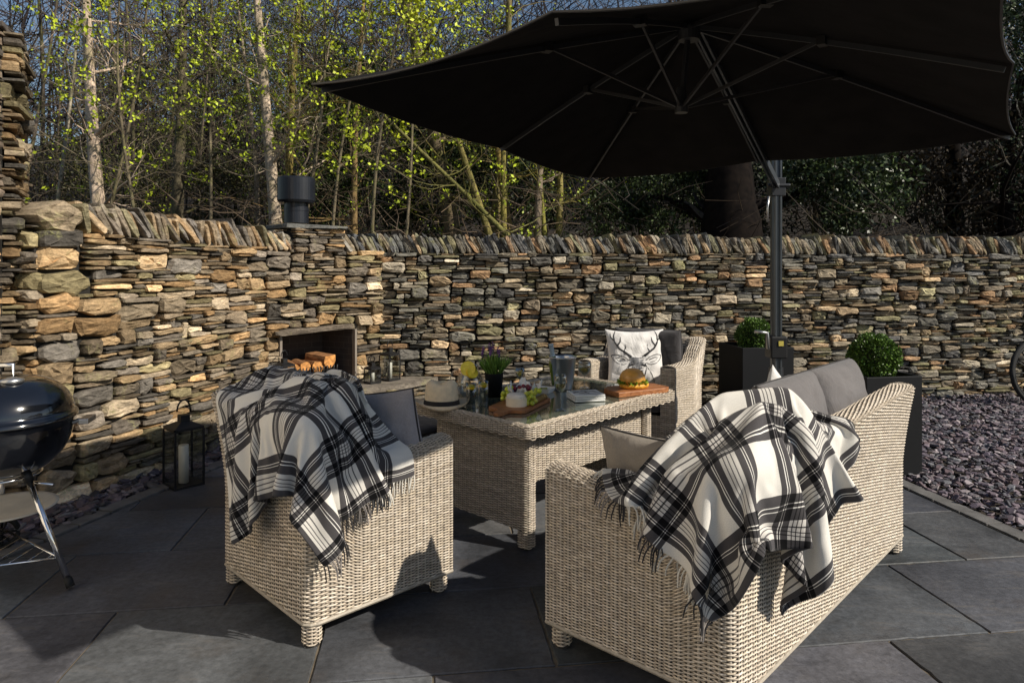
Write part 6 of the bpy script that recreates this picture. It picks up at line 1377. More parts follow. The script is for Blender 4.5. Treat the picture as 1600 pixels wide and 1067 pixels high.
-1767,5170,1274,-4,3,66,2,3,42,7,2,42,10,1,66,14,-2,69,13,4,47,10,5,35,21,10,57,27,21,64,20,17,52,14,23,25,24,46,16,31,64,14,25,52,26,-9,36,-11,15,42,14,22,64,15,0,68,-5,-40,20,-2,-15,37,-2,46,17,41,44,42,29,-27,5,-40,-22,3,-38,28,24,50,46,25,50,37,50,8,18,31,6,4,41,-29,18,62,-31,22,60,-14,11,36,-15,-30,28,-17,-14,60,-29,67,10,15,-8,-44,16,
-1785,5130,1284,14,-2,62,9,3,38,13,4,44,26,8,64,25,14,62,15,12,40,11,9,37,23,14,59,25,14,65,18,17,45,15,20,29,26,49,19,30,62,18,5,59,-9,7,35,7,15,47,11,4,71,-2,-25,60,-9,-32,25,-2,18,35,17,47,-3,50,42,53,18,-29,-8,-36,-16,7,-33,30,25,49,43,20,56,37,44,15,11,37,-9,12,51,-24,18,63,-33,1,52,-33,-13,31,-16,-18,39,-22,-1,64,-26,64,-1,19,-12,-39,12,
-1746,5107,1281,17,11,57,10,7,35,14,16,45,19,26,63,11,27,59,9,13,38,14,9,40,28,11,60,38,-7,58,18,-8,44,14,26,23,30,48,25,26,67,12,10,55,1,3,35,-1,1,55,-3,-30,65,-8,-23,57,-9,0,38,5,31,19,29,48,-6,52,41,50,18,-28,-15,-28,-36,2,-27,44,36,34,44,33,44,34,34,19,10,34,-10,13,55,-24,-9,58,-43,-4,50,-30,-5,31,-16,-7,47,-22,0,66,-26,61,-9,21,-16,-36,9,
-1718,5139,1271,12,14,54,-2,13,33,17,17,47,15,28,65,22,20,56,19,2,34,22,-6,40,19,-28,60,39,-3,56,5,35,28,27,9,26,33,49,26,26,66,13,-1,52,-6,-10,34,-6,-13,56,-5,-18,70,-7,-8,58,-3,9,34,11,32,-5,39,52,8,47,31,56,7,-31,-9,-28,-33,16,-20,35,43,34,55,0,44,29,36,11,-13,32,-17,27,52,-21,6,63,-34,-11,43,-32,-5,32,-16,-10,48,-25,-3,67,-27,56,-14,21,4,-33,19,
-1699,5178,1259,-1,17,51,4,11,34,17,20,50,33,16,62,33,-11,50,9,-19,31,3,-23,43,39,-12,57,15,47,45,27,-1,31,29,18,25,22,60,18,33,60,16,1,49,-3,-10,35,-5,-18,58,-8,-19,69,-9,-3,56,1,16,25,19,30,-18,41,53,23,42,19,60,-3,-30,1,-25,-36,22,-19,47,34,38,51,-18,42,22,38,6,-21,27,-20,14,58,-25,30,60,-26,-9,42,-29,-8,31,-17,-13,49,-28,-10,66,-30,38,-33,32,21,25,14,
-1693,5221,1247,6,14,49,14,7,32,30,8,51,36,-22,59,-4,-36,45,7,-18,31,26,-15,42,21,48,49,42,14,46,26,-5,30,18,37,18,12,65,16,45,49,17,10,45,4,-10,37,-4,-17,60,-8,-25,67,-13,3,53,6,21,14,25,29,-23,42,52,37,35,6,60,-12,-27,15,-19,-39,24,-21,55,18,40,47,-26,40,17,38,3,-26,25,-22,5,60,-29,40,54,-21,-4,42,-25,-4,33,-16,-13,53,-27,-10,64,-31,40,-21,32,9,34,9,
-1666,5254,1234,19,-10,43,14,11,33,28,-24,50,-11,-43,56,14,-33,43,23,-6,27,10,39,37,43,28,51,40,-11,47,21,21,23,-6,45,13,23,63,16,53,39,18,17,39,9,-6,40,0,-17,63,-7,-27,64,-16,9,49,11,22,2,29,32,-23,44,44,52,23,-9,54,-19,-34,-5,-13,-22,41,-21,57,15,41,45,-25,39,12,38,0,-29,23,-25,-3,61,-30,44,50,-19,8,41,-19,-4,36,-15,-9,57,-26,-13,62,-33,42,-9,32,13,31,12,
-1626,5267,1219,19,-15,39,3,-24,31,-19,-33,50,12,-46,54,41,-1,35,2,27,23,22,34,40,46,-14,54,42,15,41,3,33,17,-14,46,12,35,59,17,55,33,17,2,41,7,24,34,11,-16,64,-6,-30,62,-18,17,42,18,15,-16,30,39,-10,45,33,63,11,-21,46,-25,-32,-11,-10,-14,49,-18,58,6,42,44,-22,39,8,38,-4,-31,23,-26,-12,60,-33,46,47,-17,15,39,-15,-2,37,-15,0,62,-21,-16,61,-34,42,4,30,17,30,13,
-1607,5235,1195,-15,-17,39,-5,-23,32,-3,-40,51,52,-17,46,21,36,31,2,28,23,37,-11,44,50,-2,52,28,38,36,-15,30,11,-9,49,13,46,52,17,53,33,17,-8,40,6,35,23,12,-4,68,1,-25,63,-13,23,31,26,9,-26,26,44,5,44,21,68,0,-30,36,-28,-32,-14,-9,-7,53,-15,58,-1,43,45,-18,37,4,37,-5,-33,24,-27,-19,58,-35,34,54,-20,32,27,-8,0,39,-15,-7,62,-23,1,65,-27,39,18,26,19,27,14,
-1628,5202,1172,-7,-20,38,-6,-23,33,35,-31,47,48,33,40,10,40,29,25,-2,27,34,-21,44,49,18,50,8,49,29,-22,27,9,-3,50,13,62,29,21,36,52,12,-8,37,5,41,13,13,7,68,5,-18,66,-7,26,13,33,10,-26,27,45,19,40,9,70,-10,-36,26,-29,-31,-16,-8,-2,55,-13,56,-8,44,47,-11,36,0,37,-7,-33,24,-28,-25,55,-37,22,58,-22,34,24,-8,18,37,-8,-9,62,-25,14,66,-17,29,35,17,28,9,23,
-1645,5168,1149,-1,-22,37,17,-21,31,52,11,39,24,53,39,37,8,33,16,-19,26,42,-4,44,42,36,46,-12,51,23,-25,25,8,9,50,15,67,17,20,3,62,13,14,36,3,45,1,13,14,67,7,-4,69,2,24,-8,38,14,-22,29,44,33,34,-6,69,-20,-50,-11,-6,-18,11,-29,4,57,-10,52,-19,47,50,2,31,-2,35,-8,-34,24,-29,-29,53,-37,35,54,-13,3,35,-21,33,28,-4,-1,64,-22,25,65,-8,29,34,16,28,7,24,
-1653,5131,1125,21,-17,33,32,1,27,30,47,36,47,32,42,32,-16,33,21,13,28,43,-14,41,27,52,42,-29,45,17,-22,27,9,20,47,16,67,16,20,-13,61,11,27,27,3,45,-1,12,-2,67,8,34,55,18,12,-22,37,27,-2,29,39,44,28,-29,58,-29,-39,-32,8,6,31,-17,-15,49,-29,51,-20,47,51,12,28,-1,35,-8,-36,23,-28,-33,49,-39,43,49,-6,-4,32,-24,11,41,-12,26,61,-15,34,60,2,29,35,14,28,13,22,
-1634,5102,1097,31,5,27,25,24,25,30,46,36,54,2,46,28,20,35,27,-7,25,42,-9,42,5,64,34,-40,38,14,-16,30,9,28,43,17,67,17,20,-25,57,8,37,7,6,43,17,10,-2,69,8,52,22,36,15,-20,37,28,22,20,35,47,26,-49,39,-34,-32,-39,14,-19,27,-14,15,50,-28,55,-12,45,50,21,23,2,36,-5,-34,25,-29,-42,40,-41,48,44,-1,2,35,-20,11,40,-13,33,59,-5,34,61,0,27,37,12,25,25,14,
-1605,5097,1063,27,21,26,22,26,23,36,40,39,50,14,48,34,-9,35,22,-16,25,39,25,38,-14,65,28,-45,33,13,-10,33,10,35,37,16,66,19,21,-30,55,7,35,13,7,45,10,8,14,66,14,43,-17,50,24,28,24,33,8,21,34,48,25,-61,16,-32,-40,-31,7,-27,20,-11,34,43,-19,61,2,38,47,31,19,-11,34,-9,-51,-5,-6,12,65,-26,8,53,-38,34,22,1,6,40,-18,40,54,10,31,62,-6,27,38,8,22,30,7,
-1587,5117,1028,32,12,25,23,25,23,41,32,41,51,6,49,29,-20,36,27,1,24,25,44,34,-30,61,23,-48,30,12,-4,34,10,41,30,16,65,20,20,-33,55,7,38,5,7,18,37,21,61,27,13,47,-6,50,13,40,18,34,0,19,33,49,25,-67,-23,-14,-50,-11,-12,-31,15,-9,51,25,7,64,30,13,43,40,15,-22,28,-10,-48,-9,-6,40,58,2,5,50,-43,9,34,-22,26,34,-3,37,55,5,39,58,5,29,36,13,19,32,1,
-1560,5117,992,28,24,24,25,21,24,44,22,42,50,-3,50,33,-14,37,22,18,23,9,50,28,-41,57,21,-50,29,11,4,34,10,44,22,15,65,20,20,-35,55,7,27,25,14,40,7,17,59,-6,34,44,45,30,22,36,20,34,-4,18,22,54,22,-67,-22,-15,-47,-25,-12,-32,15,-9,40,38,7,60,37,15,57,17,13,-24,25,-10,-48,-8,-6,27,65,0,53,41,0,2,24,-35,25,28,17,38,55,2,37,59,-9,29,40,7,19,31,2,
-1542,5132,954,34,18,26,27,17,23,45,12,43,48,-13,52,35,12,37,16,24,22,-6,51,23,-49,50,18,-51,31,11,11,33,10,46,15,13,65,18,20,-30,59,9,36,1,21,39,3,18,55,25,29,35,53,29,38,22,21,32,-5,18,16,56,19,-68,-21,-14,-46,-28,-12,-33,7,-10,41,36,9,54,44,12,60,10,14,-26,27,-10,-44,-14,-5,41,53,14,22,61,-17,43,2,10,24,32,-1,29,57,-10,46,53,13,29,43,0,18,31,0,
-1518,5140,917,36,16,27,26,15,22,44,-4,44,50,5,51,33,21,39,9,28,20,-21,48,18,-57,40,16,-48,39,13,19,31,9,46,9,12,65,15,19,-15,64,14,37,-5,22,36,6,17,50,33,28,36,53,30,44,12,22,32,-5,17,12,56,17,-68,-19,-15,-49,-29,-12,-33,8,-9,23,46,9,69,13,14,60,20,10,-26,29,-9,-41,-20,-4,28,62,10,56,39,10,15,41,-12,39,1,4,39,49,4,37,62,-2,35,39,8,22,28,4,
-1494,5145,880,39,14,28,27,13,22,42,-1,42,49,10,52,29,30,40,-2,31,18,-39,34,13,-43,53,19,-55,32,10,25,29,9,44,5,10,65,11,19,1,67,18,39,-7,23,33,11,17,43,38,27,42,49,31,48,4,22,32,-5,17,10,54,15,-69,-14,-15,-52,-28,-13,-35,6,-9,17,46,8,69,5,14,63,19,11,-27,30,-10,-37,-23,-3,15,65,8,51,47,10,46,16,3,13,34,-9,55,26,7,44,57,4,26,50,0,25,25,5,
-1470,5150,843,42,12,29,27,12,21,40,1,41,47,17,52,22,39,41,-26,24,12,-37,30,13,-35,58,20,-57,31,10,30,28,8,42,0,8,64,9,18,17,64,22,41,-2,25,29,16,17,31,46,27,56,34,30,50,-9,24,32,5,15,9,52,15,-69,-10,-15,-57,-24,-14,-36,3,-9,12,45,6,68,-2,14,65,15,12,-27,33,-11,-34,-22,-3,1,64,6,52,48,10,42,29,5,36,7,-3,43,40,0,38,62,4,40,42,3,19,31,3,
-1447,5155,805,44,16,31,29,2,21,37,12,38,45,21,52,1,48,40,-35,11,10,-33,31,12,-29,60,20,-60,31,10,36,25,7,40,-2,7,62,5,16,33,58,26,38,19,30,30,11,16,27,46,25,63,20,30,52,-12,25,32,10,14,9,48,14,-67,-21,-12,-63,5,-15,-38,-8,-12,6,44,6,66,-9,13,67,11,13,-26,37,-12,-31,-22,-3,-10,61,4,47,53,10,43,34,6,34,11,-2,43,36,0,46,55,3,38,48,3,19,32,3,
-1425,5163,767,48,10,33,29,9,21,33,16,35,41,25,52,-17,51,39,-39,8,8,-33,25,10,-22,61,21,-63,30,10,42,23,7,37,-1,5,58,13,18,58,31,31,34,33,28,13,28,17,38,33,22,65,9,31,55,-12,26,32,14,14,8,46,12,-64,-26,-11,-65,9,-15,-41,-1,-12,-2,41,3,63,-13,12,70,2,14,-25,43,-12,-30,-21,-4,-19,57,3,45,56,10,41,40,7,31,17,0,41,34,0,48,53,2,42,48,3,23,32,2,
-1403,5170,728,48,18,36,28,14,23,32,12,31,37,30,51,-33,48,35,-43,6,9,-32,21,10,-15,60,20,-66,26,9,46,22,7,35,8,6,52,19,20,56,33,32,39,33,29,27,18,15,39,26,22,65,-1,29,58,-9,28,33,18,14,6,43,10,-60,-30,-9,-67,8,-16,-44,10,-12,-10,37,1,60,-13,12,69,-11,15,-19,49,-12,-31,-17,-5,-26,50,1,43,58,10,42,44,8,26,27,1,36,32,0,49,51,2,45,49,3,31,29,1])
SOFA_THROW = (57, 44, 1.25, 0.95, [
1272,4397,719,-49,-40,48,-36,-63,51,-21,-41,38,-5,-20,25,-47,17,48,9,83,35,13,61,35,-3,28,18,-20,47,25,-61,50,40,-72,-3,38,-35,-7,23,-32,-6,30,-60,14,55,29,80,19,41,-35,-11,32,-7,-6,13,69,-22,-40,81,10,-46,40,29,-12,-14,25,39,-29,38,-51,-48,56,-70,33,-14,-23,31,2,-24,42,-5,-36,76,-11,-22,82,17,-11,47,14,-2,35,12,-3,72,27,5,88,19,7,64,8,15,27,-3,25,62,-3,20,65,-60,6,-2,-78,7,3,-35,14,5,-51,26,2,-82,28,5,-80,15,3,-44,11,1,-39,
1308,4397,748,-58,-12,46,-50,-55,51,-26,-44,41,-11,-18,23,-19,-38,47,-25,75,44,22,65,36,5,31,18,-13,44,22,-49,60,38,-72,18,40,-42,-4,25,-25,-13,25,-59,-5,52,-12,83,34,55,-26,-10,10,24,-17,56,34,-17,-33,85,5,-42,57,19,-28,9,16,16,-26,46,-69,-53,9,-61,-13,53,-20,39,4,-20,38,-3,7,74,-34,-17,87,4,-12,54,10,-3,28,17,-2,67,24,-2,85,32,13,66,-19,10,21,21,17,44,-34,29,76,-38,10,31,-73,4,10,-39,11,7,-45,20,13,-80,35,-10,-79,18,3,-50,11,-4,-33,
1338,4375,775,-50,19,46,-66,-34,53,-17,-56,39,-8,-23,22,-17,-35,43,-60,32,58,22,68,37,13,34,20,-6,40,19,-36,66,35,-69,37,40,-46,1,28,-24,-11,22,-55,-11,49,-54,59,42,62,22,-12,13,24,-15,61,-6,-11,-11,89,-2,-49,57,21,-24,25,15,-43,-7,24,0,-82,22,-69,20,46,-40,15,26,10,31,-20,9,68,-35,-11,89,-9,-17,57,18,-6,24,19,-10,59,30,13,89,5,12,68,-26,8,12,31,12,51,-15,31,61,-54,4,25,-79,11,20,-39,4,-1,-41,23,18,-76,35,38,-72,23,-6,-53,11,-2,-30,
1371,4362,803,-50,10,42,-69,12,57,-34,-50,43,-1,-28,22,-10,-36,38,-60,-11,61,-18,68,46,27,31,20,5,37,17,-25,69,32,-60,52,40,-50,11,29,-25,-4,21,-50,-15,46,-65,40,48,33,62,-14,30,11,-8,47,-32,-8,15,85,-8,-62,48,20,-29,28,15,-25,28,24,6,-81,16,-71,-2,51,-37,33,23,12,26,-19,17,57,-43,-7,88,-18,-17,63,17,-4,30,7,-15,43,43,12,84,-30,16,74,-15,8,6,37,12,46,-13,0,40,-75,37,61,-47,3,0,-51,11,14,-33,15,3,-75,37,40,-72,27,31,-49,12,-6,-28,
1368,4325,829,-10,42,44,-68,20,55,-56,-24,49,-6,-30,23,-3,-35,34,-44,-40,61,-52,43,53,24,37,25,14,31,14,-12,70,29,-50,65,39,-51,22,31,-24,3,19,-48,-14,43,-69,28,52,15,73,-5,31,14,-10,33,-41,-4,38,74,-12,-54,62,15,-23,40,5,-24,21,24,-1,-77,23,-71,-12,52,-37,41,22,3,29,-13,29,43,-47,5,84,-34,-14,69,6,-9,27,17,-12,42,37,11,73,-47,17,78,-16,7,1,40,11,41,-9,-10,25,-77,32,59,-55,22,37,-36,8,1,-32,11,-7,-73,37,43,-71,29,36,-49,13,17,-22,
1370,4288,856,-23,39,36,-20,58,64,-62,-6,51,-26,-18,27,-3,-33,31,-25,-53,58,-65,2,59,-4,45,31,23,23,12,2,68,28,-37,74,37,-49,34,31,-23,10,19,-46,-7,41,-70,16,54,-3,79,3,33,17,-11,16,-45,0,54,63,-15,-35,79,4,-20,46,-1,-23,13,25,-10,-70,30,-69,-22,53,-37,49,19,-1,29,-9,32,36,-46,18,75,-47,-12,73,0,-8,33,12,-12,39,34,10,57,-65,17,79,-14,7,-1,44,10,38,-14,-17,12,-74,36,73,-31,13,19,-55,-4,-5,-32,33,32,-52,37,30,-77,30,45,-46,13,23,-20,
1368,4253,884,-22,36,34,1,62,61,-49,34,58,-33,-8,30,-22,-18,30,-13,-56,56,-54,-36,61,-32,32,37,17,24,13,12,65,26,-22,80,36,-44,45,32,-24,12,18,-44,15,36,-68,0,57,-17,77,12,30,26,-11,3,-46,2,27,73,-28,37,75,-21,-33,33,24,-19,19,21,-20,-62,37,-67,-30,53,-35,54,16,-4,31,-6,27,36,-42,34,59,-60,-8,76,-6,-7,37,7,-11,39,28,11,46,-72,11,74,-38,-22,-25,35,14,35,21,5,26,-70,36,70,-32,-3,7,-62,13,9,-27,32,32,-49,40,52,-62,30,50,-46,14,24,-21,
1369,4220,914,-23,33,32,15,62,58,-37,46,61,-28,18,34,-27,-2,29,-37,-41,55,-26,-59,62,-44,1,42,-7,26,17,20,60,25,-9,84,34,-35,55,31,-22,18,18,-41,18,34,-67,2,56,-28,74,19,24,35,-10,12,-41,-1,44,43,-54,22,85,3,-23,49,17,-20,15,22,-30,-50,42,-62,-40,53,-33,59,13,-3,31,-7,32,18,-47,31,64,-55,-2,78,-16,-5,39,3,-9,40,23,12,34,-77,9,70,-49,-20,-26,44,-30,8,22,32,50,-45,41,55,-61,2,50,-42,14,-6,-27,30,35,-45,41,51,-62,30,53,-47,14,26,-21,
1371,4188,945,-23,32,30,25,61,55,-33,48,62,-22,25,37,-16,18,29,-53,-8,56,-35,-55,62,-24,-37,44,-21,10,21,2,61,27,2,83,34,-19,66,29,-20,23,18,-37,24,31,-67,4,56,-35,71,24,17,42,-7,23,-33,-10,52,20,-58,-8,86,18,5,59,3,-20,10,23,-46,-25,47,-50,-55,52,-31,63,9,-1,31,-9,34,9,-46,31,63,-54,3,77,-25,-2,42,-3,-8,41,17,11,36,-74,-5,82,-28,-36,-14,38,-25,-8,24,24,56,-39,35,60,-59,34,9,-58,12,19,-21,27,37,-42,46,42,-66,31,53,-47,14,29,-21,
1375,4158,978,-25,30,29,33,59,51,-44,45,59,-10,30,41,-7,22,28,-41,28,58,-52,-36,64,-11,-46,43,-18,-10,23,-36,43,34,7,83,34,0,71,28,-24,20,17,-21,40,27,-66,7,55,-40,69,29,10,45,-5,30,-6,-26,59,-15,-51,2,89,2,-6,56,20,-19,12,22,-47,-17,47,-52,-51,55,-30,65,6,2,31,-12,35,3,-45,30,64,-53,8,74,-32,2,42,-10,-7,42,11,10,41,-71,-21,85,-6,-30,-36,31,-23,7,22,13,65,-32,48,31,-70,30,36,-50,15,14,-23,30,24,-48,43,50,-61,31,56,-46,13,30,-20,
1379,4130,1013,-26,28,27,39,57,48,-27,57,59,-31,16,39,-6,22,28,-17,45,58,-61,6,66,-19,-43,45,-2,-23,21,-47,13,42,-14,81,38,17,70,25,-22,24,17,-16,45,25,-59,18,52,-42,66,32,14,44,-10,30,2,-26,57,-22,-49,13,88,-10,-15,50,30,-17,17,20,-47,-14,48,-56,-43,58,-28,67,4,7,28,-17,35,1,-44,28,66,-52,13,71,-37,5,40,-17,-4,43,4,6,50,-64,-33,81,11,-28,-39,30,-23,12,20,18,61,-36,47,33,-70,29,39,-49,14,17,-23,33,11,-48,43,51,-60,29,58,-45,12,32,-20,
1386,4105,1049,-31,25,26,39,58,48,-3,65,56,-37,8,36,-20,14,27,-13,46,58,-38,47,68,-38,-22,47,4,-24,19,-40,-19,48,-34,71,43,21,69,24,-26,19,16,-5,47,22,-46,70,15,-43,30,66,15,44,-10,29,5,-26,58,-21,-49,18,86,-16,-25,40,38,-11,26,15,-46,-24,46,-60,-22,63,-26,68,1,12,23,-21,34,3,-44,25,69,-49,-8,77,-26,26,23,-26,6,31,-30,-1,74,-36,-39,76,19,-27,-39,30,-23,18,17,24,55,-41,47,35,-69,23,46,-46,19,6,-24,34,7,-50,41,54,-58,27,61,-43,12,32,-19,
1395,4082,1087,-31,27,26,6,70,47,44,54,51,-29,22,36,-26,-1,25,-42,32,55,-10,57,70,-36,22,48,-14,-15,23,-18,-41,47,-53,52,52,21,68,23,-24,21,16,-26,41,19,1,87,0,-44,24,67,8,46,-2,30,8,-26,59,-16,-51,20,85,-18,-30,30,42,-13,23,17,-54,12,43,-50,-37,65,-24,68,-2,17,12,-25,33,14,-44,13,77,-41,-8,76,-26,11,33,-25,24,19,-32,6,69,-43,-43,72,26,-30,-36,31,-21,24,12,33,46,-47,44,41,-67,22,47,-44,15,13,-25,38,-10,-47,40,56,-57,25,63,-41,10,32,-18,
1405,4062,1125,-31,28,27,-11,70,48,28,65,49,27,30,29,-28,-9,25,-52,16,55,-38,46,66,2,40,47,-14,11,25,-23,-34,52,-63,24,60,17,68,24,-24,20,15,1,55,-1,0,86,2,-45,19,68,2,45,5,31,8,-27,61,-5,-52,19,85,-17,-33,17,45,-15,22,18,-51,29,39,-51,-34,67,-18,68,-9,18,-4,-27,27,35,-38,4,81,-36,-2,74,-30,6,35,-22,28,13,-33,13,67,-49,-48,64,34,-33,-28,31,-16,30,5,42,30,-53,32,60,-60,27,41,-45,14,13,-25,39,-21,-45,40,58,-56,20,65,-37,11,31,-18,
1419,4047,1165,-33,27,28,-25,68,49,21,66,48,38,18,22,-2,31,24,-56,-16,53,-33,52,65,-32,22,46,14,16,23,-29,21,58,-60,-13,67,-2,66,28,-5,31,11,10,55,-7,8,87,-7,-44,15,67,-4,42,11,33,7,-28,62,9,-52,17,85,-15,-32,19,42,-23,3,24,-45,44,36,-54,-25,68,-11,65,-16,18,-6,-26,15,47,-32,-1,83,-34,12,69,-37,-4,36,-16,31,11,-34,20,63,-53,-52,55,40,-37,-17,32,-10,34,-3,42,34,-54,27,63,-58,33,31,-46,10,-20,-22,45,1,-46,37,62,-54,16,66,-34,12,29,-17,
1440,4042,1205,-41,20,30,-37,62,49,15,66,47,28,28,23,40,12,5,-53,0,61,-47,36,66,-15,36,41,-21,-6,25,-4,34,62,-56,6,71,0,65,25,-2,31,8,7,59,-4,17,86,-16,-44,13,66,-8,36,17,33,-1,-32,60,36,-46,17,84,-16,-31,17,41,-25,0,26,-50,44,39,-52,-16,66,-4,62,-24,19,-4,-25,1,58,-24,5,82,-38,9,68,-36,-5,34,-13,34,9,-36,25,59,-57,-57,42,47,-38,-3,30,-3,37,-10,38,41,-55,27,63,-57,40,-3,-47,5,-24,-19,46,22,-44,35,65,-52,11,66,-30,14,26,-18,
1459,4057,1243,-46,-6,35,-10,88,-7,2,20,78,30,29,3,14,13,40,-31,55,54,-49,-11,71,-8,40,36,-20,-2,28,-33,14,66,-33,37,76,3,64,21,2,30,3,11,61,-8,16,87,-15,-42,12,64,-13,29,22,36,3,-34,54,53,-40,19,81,-18,-29,19,37,-25,0,27,-51,49,36,-51,-17,68,-2,57,-25,17,3,-26,4,59,-29,2,84,-34,-1,69,-27,-5,32,-14,36,9,-37,21,62,-58,-59,9,55,-30,23,24,4,37,-18,23,58,-51,46,41,-63,31,-31,-39,10,-19,-25,38,48,-35,38,63,-54,6,65,-25,15,23,-18,
1475,4046,1284,-48,22,34,19,79,-39,2,22,73,2,4,40,-41,18,18,32,42,67,-43,32,67,-26,-10,41,0,25,29,-40,-1,70,-22,53,70,3,61,19,2,32,3,11,65,-10,17,87,-15,-40,14,61,-18,16,26,40,14,-34,46,65,-34,22,78,-20,-29,4,35,-26,16,27,-49,55,32,-51,-18,70,0,52,-28,16,9,-26,3,64,-29,-2,85,-31,-10,67,-20,13,-3,-30,27,41,-27,11,69,-55,-50,-9,58,-24,30,15,13,32,-29,13,70,-42,48,-7,-73,37,7,-39,11,-19,-28,-13,70,-18,65,46,-44,13,59,-28,17,20,-17,
1495,4084,1298,-43,5,53,21,80,-39,-38,-45,46,2,7,36,-9,30,42,-7,48,73,13,53,62,-26,3,38,-18,-15,36,-29,20,76,-17,60,63,10,60,9,0,32,5,7,70,-4,18,88,-14,-39,20,55,-18,-4,27,10,53,-22,62,53,-34,16,76,-19,-24,30,-9,-36,17,25,-32,32,70,-50,-19,69,5,45,-30,14,17,-26,0,69,-28,-21,86,-20,20,23,-59,12,25,-13,-6,61,-11,25,66,-56,-42,-24,59,-18,32,8,7,42,-26,28,57,-57,42,9,-74,34,-27,-24,12,8,-35,-31,71,-2,66,43,-44,18,53,-27,19,18,-18,
1503,4127,1309,-10,-26,66,-22,24,-85,8,14,68,2,5,31,-9,17,57,-17,28,83,-12,39,69,5,27,29,-19,-5,44,-31,17,79,-11,66,57,11,55,-2,-1,35,6,-1,74,12,17,88,-14,-36,23,50,-16,-3,26,-9,62,-8,66,50,-33,-36,64,-20,24,32,-8,-45,-15,20,-9,54,65,-50,4,68,6,38,-31,12,25,-27,-19,74,-16,10,74,-50,17,22,-55,-15,22,17,22,50,-40,12,81,-38,-41,-21,57,-14,30,4,11,45,-30,35,46,-66,34,24,-71,30,-27,-18,12,11,-39,-43,66,18,64,43,-43,23,45,-28,22,15,-18,
1523,4088,1303,5,42,63,-29,35,-77,-5,16,63,2,5,31,2,11,64,-4,14,89,-8,11,75,-9,4,34,-12,10,51,-22,43,72,-13,62,57,8,47,2,-7,37,13,2,79,8,14,87,-9,-33,25,45,-18,3,26,-22,65,5,54,63,-35,-6,12,-68,-11,16,27,-17,52,7,-14,7,87,-42,39,58,7,31,-29,3,37,-22,-15,78,-21,21,31,-79,13,46,-29,-17,21,20,0,67,-27,25,76,-42,-36,-26,53,-11,29,0,17,43,-39,39,28,-76,26,49,-56,26,-20,-20,7,17,-46,-49,54,41,62,43,-43,26,36,-26,27,13,-21,
1542,4126,1286,9,43,68,-47,43,-61,-22,13,54,0,3,32,0,12,70,2,16,89,2,11,70,0,3,33,14,-6,58,-14,36,80,-15,62,51,-8,24,33,7,45,-1,-2,82,15,12,86,-7,-29,25,38,-20,11,26,-24,70,6,43,6,-79,12,54,-38,-16,27,6,-14,46,39,-35,38,73,-24,15,73,7,25,-27,-9,47,-14,7,68,-50,21,23,-80,6,49,-9,-19,27,20,6,44,-63,15,88,1,-35,-15,50,-8,29,-3,27,29,-54,12,65,-62,46,10,-58,20,8,-26,-1,28,-47,-48,37,60,59,41,-41,27,27,-24,32,11,-24,
1559,4165,1269,13,43,72,-57,47,-45,-17,12,47,7,0,35,2,12,75,4,14,90,5,7,64,3,-1,31,14,-2,64,-9,31,84,-12,42,62,-7,32,15,-9,36,36,7,86,6,10,83,-4,-25,25,32,-23,20,25,-19,76,-8,46,-3,-77,5,54,-26,-29,-4,18,-22,48,44,-12,72,54,-21,9,69,1,28,-19,-6,52,-21,16,53,-68,20,20,-77,-20,30,24,6,33,-28,6,65,-45,2,82,27,-32,-10,45,-4,32,-12,19,44,-53,29,37,-78,6,52,-43,17,5,-30,23,26,-50,-44,11,78,55,44,-37,23,22,-22,39,8,-26,
1575,4204,1253,18,43,74,-60,49,-28,-17,12,40,8,0,41,6,12,80,6,12,88,14,-2,56,8,-7,31,9,5,70,-12,35,83,-2,25,65,-7,16,27,-8,48,33,-4,85,26,12,79,-6,-22,24,25,-24,31,23,-14,79,-24,36,10,-78,-29,44,4,-26,17,-14,14,5,74,-9,77,46,-19,16,62,-4,28,-15,0,54,-32,15,14,-87,18,57,-49,-20,26,-18,-3,47,19,22,50,-64,-11,65,52,-28,5,39,1,34,-21,24,38,-64,18,57,-67,-2,-7,-62,20,13,-20,26,55,-29,-39,16,80,43,49,-33,22,19,-20,44,7,-30,
1592,4244,1237,21,43,76,-59,49,-12,-14,10,35,8,2,48,6,12,84,19,1,84,18,-14,45,-2,8,36,11,5,76,-12,35,82,-13,31,54,8,4,30,-3,39,53,-9,82,38,7,74,-1,-18,23,19,-25,43,18,-8,79,-36,-4,34,-77,-13,3,-45,-4,31,26,-5,31,74,-4,30,84,-5,34,45,-4,27,-19,6,48,-50,12,26,-86,-13,68,-19,10,-5,-31,-16,42,-35,35,79,-19,-30,15,74,-10,34,23,6,35,-26,21,50,-63,-12,0,-85,11,49,-21,24,11,-21,27,60,-31,-37,13,80,39,46,-29,18,18,-19,42,25,-37,
1610,4283,1221,22,43,77,-54,48,5,-10,7,31,6,5,56,19,1,86,26,-23,74,-3,19,38,5,3,44,13,6,81,-19,40,76,-3,19,52,-10,20,26,16,26,65,-9,69,58,2,68,6,-15,23,15,-25,54,12,-7,42,-79,-5,31,-72,-4,30,-25,-5,31,37,-5,30,79,-4,31,80,-5,30,42,-5,31,-19,0,16,-75,10,73,-53,-5,40,-50,2,28,-13,-9,23,-57,29,81,26,-28,9,70,-7,32,14,8,41,-31,-17,-3,-85,20,59,-54,0,46,-8,26,18,-23,26,67,-31,-29,0,81,30,46,-27,21,12,-20,50,7,-47,
